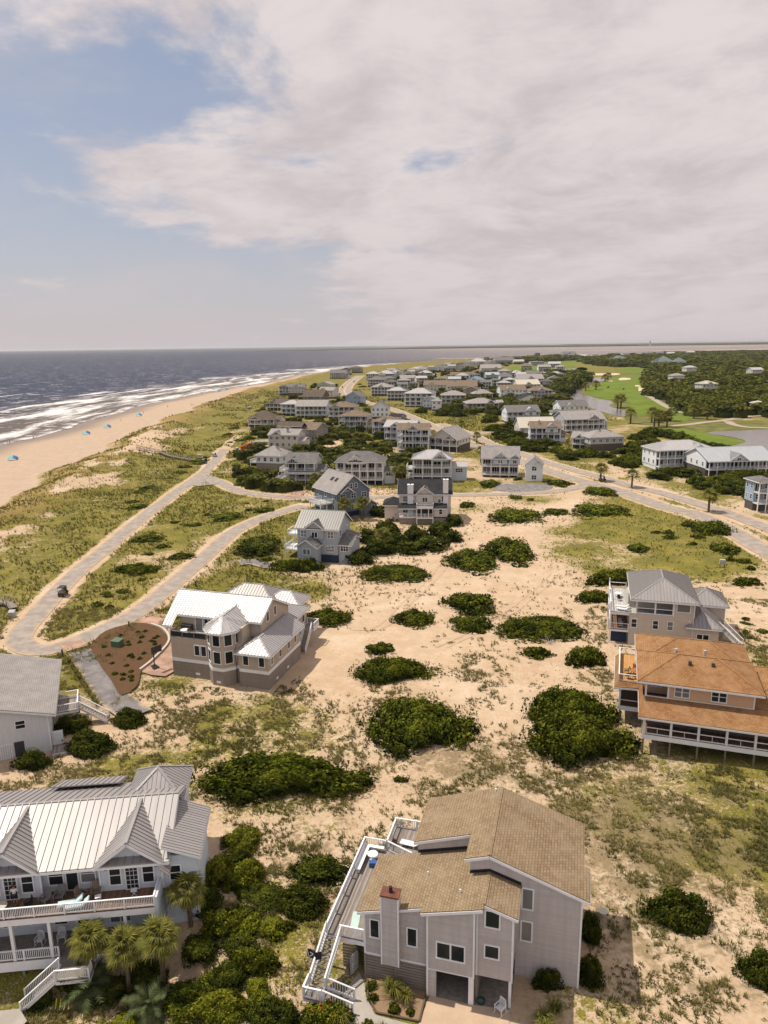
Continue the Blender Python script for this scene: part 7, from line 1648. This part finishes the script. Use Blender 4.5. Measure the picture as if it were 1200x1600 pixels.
def dchair(loc, rz, label, mat='dark_fabric'):
    r = place('deck_chair', label, 'chair', loc, rz); MB().box(-.26, .26, -.26, .26, .4, .45).build('seat', MAT[mat], r); MB().prism([(-.26, .24, .45), (.26, .24, .45), (.26, .36, .95), (-.26, .36, .95)], (0, .04, 0)).build('backrest', MAT[mat], r)
    for a in (-.25, .25):
        MB().box(a-.03, a+.03, -.26, .28, .6, .64).build('armrest', MAT[mat], r)
        for b_ in (-.24, .24): MB().box(a-.02, a+.02, b_-.02, b_+.02, 0, .6).build('leg', MAT[mat], r)
    return r
R_ = math.radians
a0 = A.rot
adirondack(A.world(2.75, 1.5, 3.5), a0-.5, 'weathered grey deck chair, left of two on the upper deck'); adirondack(A.world(3.85, 1.75, 3.5), a0-.1, 'weathered grey deck chair, right of two on the upper deck'); adirondack(A.world(6.75, 1.9, 3.5), a0+.2, 'tall brown deck chair in the deck corner', 'teak'); adirondack(A.world(5.7, 1.6, 3.5), a0+1.2, 'brown folding deck chair before the upper window', 'teak')
lounger(A.world(5.0, .9, 3.5), a0-R_(80), 'white sun lounger with aqua cushion, rear of two on the deck', cush='cushion_aqua'); lounger(A.world(5.6, .55, 3.5), a0-R_(82), 'white sun lounger with aqua cushion at the deck rail', cush='cushion_aqua')
side_table(A.world(7.1, 1.2, 3.5), a0+.3, 'small white folding table by the gable window'); side_table(A.world(9.9, 1.6, 3.5), a0, 'small white folding table by the gable door')
table(A.world(-.5, .8, 3.5), 'round glass table at the left end of the upper deck', .6, .72, 'stone_pale', 'dark_trim'); dchair(A.world(1.6, 1.1, 3.5), a0-1.0, 'dark iron chair left on the upper deck, by the wall'); dchair(A.world(.9, .5, 3.5), a0+2.2, 'dark iron chair left on the upper deck, by the rail')
person(A.world(.35, 1.75, 3.5), a0, 'person in white shirt standing at the left deck door')
rocker(A.world(1.9, 1.6, -.5), a0-.2, 'white rocking chair on the lower porch, left'); rocker(A.world(3.6, 1.8, -.5), a0+.1, 'white rocking chair on the lower porch, right'); 
b0 = B.rot
rocker(B.world(10.5, -.5, .03), b0-.6, 'white rocking chair at the open carport corner'); table(B.world(-1.9, 8.9, 3.2), 'round white table on the side deck', .48, .72); tag(MB().box(-.32, .32, -.2, .2, 0, .4).box(-.34, .34, -.22, .22, .401, .47).build('cooler', MAT['cooler_blue']), 'blue cooler box under the round white table', 'cooler'); bpy.data.objects['cooler'].location = B.world(-1.7, 8.2, 3.2)
lounger(B.world(1.0, 11.5, 3.2), b0-R_(95), 'white sun lounger under the sunbather on the rear deck')
sb_ = place('person', 'sunbather in dark swimwear lying on the white lounger', 'person', B.world(2.0, 11.45, 3.72), b0); o = link('body', BODY, sb_); o.rotation_euler = (R_(90), 0, R_(-90)); o.location = (-1.75, 0, -.22); o2 = link('shorts', SHORT, sb_); o2.rotation_euler = o.rotation_euler; o2.location = o.location
o3 = link('hair', HAIR, sb_); o3.rotation_euler = o.rotation_euler; o3.location = o.location
tw = MB()
for k in range(8): tw.prism([(-.32, -.85+k*.21, .02*math.sin(k*1.3)), (.32, -.85+k*.21, .02*math.sin(k*1.3+.5)), (.32, -.64+k*.21, .02*math.sin((k+1)*1.3+.5)), (-.32, -.64+k*.21, .02*math.sin((k+1)*1.3))], (0, 0, .02))
tw = tw.build('beach_towel', MAT['towel_aqua']); tw.location = B.world(-1.35, 2.0, 3.225); tw.rotation_euler = (0, 0, b0+.15); tag(tw, 'pale aqua towel spread on the long grey deck', 'towel')
fl_ = place('flag', 'black flag with white marking flying from the deck stair rail', 'flag', B.world(-3.75, -1.55, 1.9), b0); MB().tube((0, 0, -.6), (-.35, -.1, 1.3), .025, n=6).build('flag_pole', MAT['white_plastic'], fl_)
mb = MB(); mk = MB()
for k in range(8):
    y0, y1 = .11*math.sin(k*.9), .11*math.sin((k+1)*.9); mb.prism([(-.35-k*.0+k*.14, y0-.1, .55), (-.35+(k+1)*.14, y1-.1, .55), (-.35+(k+1)*.14, y1-.1, 1.25), (-.35+k*.14, y0-.1, 1.25)], (0, .012, 0))
mb.build('flag_cloth', MAT['dark_fabric'], fl_); MB().bar((-.1, -.14, .75), (.45, -.06, 1.1), .015, .06).bar((-.1, -.14, 1.1), (.45, -.06, .75), .015, .06).build('flag_mark', MAT['cloth_white'], fl_)
hr = MB()
for k in range(60): a = k*.42; hr.tube((.3*math.cos(a), .3*math.sin(a), .03+k*.004), (.3*math.cos(a+.42), .3*math.sin(a+.42), .03+(k+1)*.004), .02, n=4)
hr = hr.build('garden_hose', MAT['hose_green']); hr.location = B.world(9.0, .0, .03); tag(hr, 'coiled green garden hose on the carport floor', 'hose')
pd = place('pedestal', 'pale stone pedestal basin on sand right of the tan-roofed house', 'bird bath', (*G(942, 1432)[:2], hz(*G(942, 1432)[:2])), 0); MB().tube((0, 0, -.1), (0, 0, .55), .22, .16, 10).build('column', MAT['stone_pale'], pd); MB().tube((0, 0, .55), (0, 0, .72), .3, .42, 14).build('bowl', MAT['stone_pale'], pd)
# front yard of the tan-roofed house
def yard(name, uv, mat, dz, kind='structure', h=B):
    P = [h.world(*p) for p in uv]; z = dz; me = bpy.data.meshes.new(name); me.from_pydata([(p[0], p[1], z) for p in P], [], [tuple(range(len(P)))]); me.update(); me.materials.append(MAT[mat]); o = link(name, me); o['kind'] = kind; return o
yard('driveway_apron', [(5.2, -.4), (8.3, -.4), (11.2, -.1), (11.2, -2.4), (10.6, -6.5), (4.6, -6.5), (4.9, -2.6)], 'warm_concrete', .045); yard('garden_path', [(-.6, 0.3), (.1, -.6), (.5, -1.6), (1.6, -3.0), (4.8, -3.1), (4.6, -6.5), (-1.0, -6.5), (-.6, -3.2), (-1.2, -1.8)], 'concrete', .055)
yard('planting_bed', [(.2, -.1), (4.85, -.1), (4.85, -2.7), (1.7, -2.85), (.7, -1.7)], 'soil', .065)
ed = MB()
for p, q in (((.2, -.2), (.7, -1.7)), ((.7, -1.7), (1.7, -2.85)), ((1.7, -2.85), (4.9, -2.75)), ((4.9, -2.75), (4.9, -.45))): P, Q = B.world(*p, .1), B.world(*q, .1); ed.bar(P, Q, .12, .16)
tag(ed.build('timber_edging', MAT['timber']), 'dark timber edging around the planting bed at the grey house', 'edging')
for u_, v_, r_, hh, kd, lab in ((.75, -.8, .5, .8, 'M', 'small bright shrub at the left corner of the planting bed'), (1.1, -1.75, .5, .7, 'M', 'small shrub at the front corner of the planting bed'), (2.9, -2.3, .55, .8, 'M', 'green shrub at the middle front of the planting bed'), (4.1, -2.2, .4, .6, 'M', 'small round shrub at the right front of the planting bed'), (1.4, -4.0, .5, .7, 'M', 'leafy shrub in the foreground path, cut by the bottom'), (6.9, -4.6, .7, .9, 'N', 'dark leafy bush at the bottom edge before the carport'), (8.3, -4.2, .8, .9, 'M', 'golden-green bush at the bottom edge before the carport')):
    x, y, _ = B.world(u_, v_); plant(x, y, r_, r_, hh, kd, lab, z=.08)
def clump(x, y, z, n, L, label, mat='palm_leaf', name='ornamental_grass', seed=0):
    rg = np.random.default_rng(seed); a = rg.uniform(0, 6.28, n); l = L*rg.uniform(.6, 1.1, n); s = rg.uniform(.25, .95, n); Vv, Ff, T = [], [], []
    for i in range(n):
        d = np.array([math.cos(a[i]), math.sin(a[i]), 0]); q = np.array([-d[1], d[0], 0])*.022; b = d*.15*rg.random(); m = b+d*l[i]*s[i]*.5+[0, 0, l[i]*.75]; t_ = b+d*l[i]*s[i]*1.1+[0, 0, l[i]*(.95-.6*s[i])]; o = len(Vv); Vv += [b-q, b+q, m+q, m-q, t_, t_]; Ff += [(o, o+1, o+2, o+3), (o+3, o+2, o+4, o+5)]; k = rg.uniform(.1, .9); T += [k*.4, k*.4, k, k, k, k]
    o = link(name, mesh_np(name, np.array(Vv)+[x, y, z], np.array(Ff), MAT[mat], False, dict(tint=T))); return tag(o, label, 'ornamental grass')
for k, (u_, v_, L_, lab) in enumerate(((2.4, -1.1, 1.5, 'tall golden grass clump in the middle of the planting bed'), (3.5, -1.3, 1.1, 'shorter golden grass clump right in the planting bed'), (-.7, -4.3, 1.2, 'yellow-green grass clump beside the stair foot'), (2.6, -4.6, 1.0, 'yellow grass clump at the bottom edge of the path'), (13.6, -.6, 1.2, 'yellow-green grass clump at the wall corner, upper'), (14.4, .4, 1.1, 'yellow-green grass clump at the wall corner, rear'), (13.9, -1.6, 1.3, 'yellow-green grass clump right of the carport yard'), (11.4, -3.4, 1.0, 'golden grass clump below the rocking chair'))):
    x, y, _ = B.world(u_, v_); clump(x, y, max(.05, hz(x, y)), 170, L_, lab, seed=k)
fb = [link('flower', MB().ball((0, 0, 0), .07, .07, .05, 6, 4).mesh('flower', MAT['flower_red']))]; COL.objects.unlink(fb[0])
fr = random.Random(2)
for o in [o for o in bpy.data.objects if o.get('label', '').startswith('flowering leafy')]:
    for k in range(8):
        f = link('flower', fb[0].data, o); a = fr.uniform(0, 6.28); q = fr.uniform(.1, .9); f.location = (q*math.cos(a), q*math.sin(a), .95*math.sqrt(max(.05, 1-q*q*.7))); f.scale = (1/o.scale[0], 1/o.scale[1], 1/o.scale[2])
bpy.data.objects.remove(fb[0])
yard('shore_path', [(-9, -2.5), (1.4, -2.4), (2.4, -3.6), (1.2, -6), (-9, -6)], 'concrete', -2.7, h=A)
# mulch bed, brick court, utilities by the turret house
sheet('brick_court', [(206, 974), (245, 962), (268, 968), (274, 1050), (222, 1052), (238, 1034), (264, 1010), (258, 988), (235, 978)], 'brick_paving', .22, step=1.5)
mbed = sheet('mulch_bed', [(140, 1012), (165, 988), (215, 975), (248, 983), (262, 1004), (238, 1030), (222, 1048), (214, 1074), (190, 1088), (172, 1062), (156, 1040)], 'mulch', .27, step=1.5)
P = cat_rom([G(*p)[:2] for p in [(236, 978), (256, 986), (264, 1005), (240, 1033), (219, 1050)]], 1.0); lw = MB()
for k in range(len(P)-1): lw.bar((P[k][0], P[k][1], .25), (P[k+1][0], P[k+1][1], .25), .35, .6)
tag(lw.build('garden_wall', MAT['stone_pale']), 'low pale curved garden wall around the mulch bed', 'wall')
P = cat_rom([G(*p)[:2] for p in [(124, 1022), (140, 1040), (158, 1064), (178, 1090)]], 1.0); kb = MB()
for k in range(len(P)-1): kb.bar((P[k][0]+2.3, P[k][1], .2), (P[k+1][0]+2.3, P[k+1][1], .2), .25, .4)
infill_n = 0
for k in range(46):
    px, py = fr.uniform(160, 250), fr.uniform(984, 1066)
    if poly_sd(np.array([(150, 1012), (168, 992), (215, 980), (245, 987), (256, 1004), (232, 1030), (214, 1048), (206, 1070), (186, 1076), (166, 1048)], float), np.array([px]), np.array([py]))[0] > 0: continue
    c = G(px, py); plant(c[0], c[1], .42, .42, .6, 'S', 'young shrub set out in the brown mulch bed', 'young shrubs in the mulch bed', z=.3, stem=False)
c = G(184, 1011); ub = place('utility_box', 'green utility cabinet standing in the mulch bed', 'utility box', (c[0], c[1], .2), -.3); MB().box(-.75, .75, -.7, .7, 0, 1.0).build('cabinet', MAT['utility_green'], ub); MB().prism([(-.8, -.75, 1.0), (.8, -.75, 1.0), (.8, .75, 1.12), (-.8, .75, 1.12)], (0, 0, .06)).build('lid', MAT['utility_green'], ub)
c = G(243, 1046); bh = place('basketball_hoop', 'black portable basketball hoop at the mulch bed wall', 'basketball hoop', (c[0], c[1], .25), .9); MB().prism([(-.5, -.4, 0), (.5, -.4, 0), (.4, .6, .25), (-.4, .6, .25)], (0, 0, .12)).build('base', MAT['black_metal'], bh); MB().bar((0, .2, .3), (0, .1, 3.3), .12).build('pole', MAT['black_metal'], bh); MB().box(-.9, .9, -.75, -.68, 2.7, 3.8).build('backboard', MAT['dark_trim'], bh); MB().bar((0, .1, 3.2), (0, -.7, 3.2), .08).build('arm', MAT['black_metal'], bh)
rg_ = MB()
for k in range(12): a, b_ = k*.5236, (k+1)*.5236; rg_.tube((.23*math.cos(a), -1.0+.23*math.sin(a), 3.0), (.23*math.cos(b_), -1.0+.23*math.sin(b_), 3.0), .02, n=4)
rg_.build('rim', MAT['bin_red'], bh)
for px, py, lab in ((98, 1026, 'short dark post at the brick driveway mouth'), (202, 981, 'short dark post at the brick court by the lane'), (306, 916, 'short dark post beside the upper lane bend'), (343, 878, 'short dark post at the cottage drive')):
    c = G(px, py); p_ = MB().box(-.1, .1, -.1, .1, -.2, 1.1).box(-.13, .13, -.13, .13, 1.1, 1.2).build('bollard', MAT['timber']); p_.location = (c[0], c[1], hz(c[0], c[1])); tag(p_, lab, 'post')
# hedge along the gravel drive
for k in range(9):
    px, py = 108+k*5.4, 1036+k*8.2; c = G(px, py); clump(c[0], c[1], hz(c[0], c[1]), 110, 1.3, 'tall grass clump in the hedge row left of the gravel drive', 'dune_grass', seed=40+k)['group'] = 'grass hedge of the gravel drive'
# bins, toilet, dune walkway
for k in range(5):
    c = G(378+k*3.9, 703-k*1.7); r = place('red_bin', 'red dome-topped bin, number %s of the row from the blue toilet' % ('one', 'two', 'three', 'four', 'five')[k], 'bin', (c[0], c[1], hz(c[0], c[1])), .4); MB().prism([(-.55, -.6, 0), (.55, -.6, 0), (.6, -.6, 1.3), (.35, -.6, 1.75), (-.35, -.6, 1.75), (-.6, -.6, 1.3)], (0, 1.2, 0)).build('body', MAT['bin_red'], r); MB().box(-.4, .4, -.63, -.6, 1.0, 1.25).build('flap', MAT['black_metal'], r)
c = G(371, 707); r = place('portable_toilet', 'blue portable toilet left of the red bins', 'toilet', (c[0], c[1], hz(c[0], c[1])), .3); MB().box(-.6, .6, -.6, .6, 0, 2.1).build('cabin', MAT['toilet_blue'], r); MB().prism([(-.65, -.65, 2.1), (.65, -.65, 2.1), (0, -.65, 2.4)], (0, 1.3, 0)).build('roof', MAT['white_plastic'], r); MB().box(-.42, .42, -.63, -.6, .1, 1.95).build('door', MAT['toilet_blue'], r)
def walkway(pix, label, w=1.3, up=1.0):
    P = cat_rom([G(*p)[:2] for p in pix], 1.6); r = place('boardwalk', label, 'boardwalk', (P[0][0], P[0][1], 0), 0); o = P[0]; dk, rl = MB(), MB(); zs = [hz(*p)+up for p in P]
    for k in range(len(P)-1):
        p, q = Vector((*(P[k]-o), zs[k])), Vector((*(P[k+1]-o), zs[k+1])); dk.bar(p, q, w, .12); d = (q-p).normalized(); n = Vector((-d.y, d.x, 0))*w/2
        for s in (-1, 1): rl.bar(p+n*s+Vector((0, 0, .95)), q+n*s+Vector((0, 0, .95)), .08, .1); rl.box((p+n*s).x-.06, (p+n*s).x+.06, (p+n*s).y-.06, (p+n*s).y+.06, p.z-up-.6, p.z+1.0)
    dk.build('walk_deck', MAT['weathered_wood'], r); rl.build('railing', MAT['weathered_wood'], r)
walkway([(215, 708), (245, 709), (275, 717), (303, 722)], 'weathered boardwalk crossing the dune to the beach'); walkway([(-40, 950), (-8, 944), (12, 946), (22, 956)], 'weathered boardwalk ending at the left edge by the lane', 1.4, .8)
c = G(20, 965); MBx = MB().box(-.5, .5, -.4, .4, 0, 1.0).prism([(-.55, -.45, 1.0), (.55, -.45, 1.0), (.55, .1, 1.3), (-.55, .1, 1.3)], (0, .3, 0)).build('storage_box', MAT['grey_trim']); MBx.location = (c[0], c[1], hz(c[0], c[1])); tag(MBx, 'grey storage box beside the boardwalk at the left edge', 'box')
c = G(1128, 888); r = place('utility_stand', 'pale box on short legs standing on the sand beyond the beige house', 'utility box', (c[0], c[1], hz(c[0], c[1])), -.3); MB().box(-.55, .55, -.35, .35, .7, 1.7).build('cabinet', MAT['grey_trim'], r)
for a in (-.45, .45): MB().box(a-.06, a+.06, -.3, .3, -.2, .7).build('leg', MAT['post_wood'], r)
# furniture on the right-hand decks
e0 = Eh.rot; lounger(Eh.world(-1.0, .9, 5.4), e0-R_(100), 'white sun lounger at the front of the beige house top deck'); lounger(Eh.world(-1.0, 2.0, 5.4), e0-R_(98), 'white sun lounger second on the beige house top deck'); table(Eh.world(-1.6, 7.6, 5.4), 'white table at the back of the beige house top deck', .6, .7); dchair(Eh.world(-1.4, 5.6, 5.4), e0+.5, 'dark chair beyond the white loungers on the top deck')
dchair(Eh.world(-1.2, .8, 2.5), e0, 'grey cushioned chair on the middle deck of the beige house', 'grey_trim'); dchair(Eh.world(-1.3, 2.2, 2.5), e0, 'grey cushioned chair behind another on the middle deck', 'grey_trim')
f0 = Fh.rot; table(Fh.world(-1.3, 8.6, 6.0), 'round wooden table on the orange roof deck', .55, .72, 'orange_wood', 'timber'); dchair(Fh.world(-2.1, 8.9, 6.0), f0-1.4, 'dark chair left of the table on the roof deck', 'timber'); dchair(Fh.world(-1.1, 7.6, 6.0), f0+3.1, 'chair before the table on the roof deck', 'orange_wood'); dchair(Fh.world(-1.1, 9.8, 6.0), f0, 'chair behind the table on the roof deck', 'orange_wood'); dchair(Fh.world(-2.0, 7.4, 6.0), f0-2, 'dark chair near the roof deck rail', 'timber')
table(D.world(1.6, 1.3, 6.24), 'white round table on the stucco house terrace', .6, .75); dchair(D.world(2.6, 1.3, 6.24), D.rot+1.5, 'wicker chair on the stucco house terrace', 'teak'); 
so_ = place('sofa', 'brown wicker sofa on the stucco house terrace rail side', 'sofa', D.world(4.4, .9, 6.24), D.rot+math.pi); MB().box(-1.0, 1.0, -.4, .4, .1, .42).build('seat', MAT['teak'], so_); MB().box(-1.0, 1.0, .3, .42, .42, .85).build('backrest', MAT['teak'], so_); MB().box(-1.0, -.88, -.4, .3, .42, .65).build('armrest', MAT['teak'], so_); MB().box(.88, 1.0, -.4, .3, .42, .65).build('armrest', MAT['teak'], so_)
# bleached branches
dw = MB()
for k in range(9):
    a = fr.uniform(0, 6.28); p = Vector((0, 0, .3)); 
    for q in range(4): n = p+Vector((math.cos(a)*.5, math.sin(a)*.5, fr.uniform(-.1, .35))); dw.tube(p, n, .05-.01*q, .04-.01*q, 5); p = n; a += fr.uniform(-.6, .6)
dw = dw.build('dead_branches', MAT['driftwood']); c = G(858, 1006); dw.location = (c[0], c[1], hz(c[0], c[1])); tag(dw, 'bleached dead branches beside the small dark shrub', 'branches')

# ------------------------------------------------------------------ sea air
hzm = bpy.data.materials.new('haze'); hzm.use_nodes = True; nt = hzm.node_tree; nt.nodes.clear(); ou = nt.nodes.new('ShaderNodeOutputMaterial'); pv = nt.nodes.new('ShaderNodeVolumePrincipled')
pv.inputs['Color'].default_value = (.93, .93, .96, 1); pv.inputs['Density'].default_value = 3.0e-5; pv.inputs['Anisotropy'].default_value = 0.2; nt.links.new(pv.outputs[0], ou.inputs['Volume'])
hb = MB().box(-90000, 90000, -2000, 80000, -14, 90).build('haze', hzm); tag(hb, 'thin pale sea haze over the whole shore', None, None, 'stuff'); hb.display_type = 'WIRE'

# ------------------------------------------------------------------ tell the members of small groups apart by their order across the view
ORD = 'first second third fourth fifth sixth seventh eighth ninth tenth eleventh twelfth thirteenth fourteenth fifteenth sixteenth seventeenth eighteenth nineteenth twentieth twenty-first twenty-second twenty-third twenty-fourth twenty-fifth twenty-sixth twenty-seventh twenty-eighth'.split()
def across(o):
    p = np.array(o.location)-np.array([0, 0, CAMH]); return float(p @ RT)/float(p @ FWD)
for g_ in ('cedar tangle', 'golf course palms', 'small shrubs between lanes', 'roadside shrubs', 'thicket between the front houses', 'shrubs of the dune grass', 'tiny shrubs behind the beige house', 'skyline houses of the point', 'inland far village houses', 'grass hedge of the gravel drive'):
    m_ = sorted([o for o in COL.objects if o.parent is None and o.get('group') == g_], key=across)
    for k_, o in enumerate(m_[:len(ORD)]): o['label'] = '%s %s, counted from the left' % (ORD[k_], o['label'])
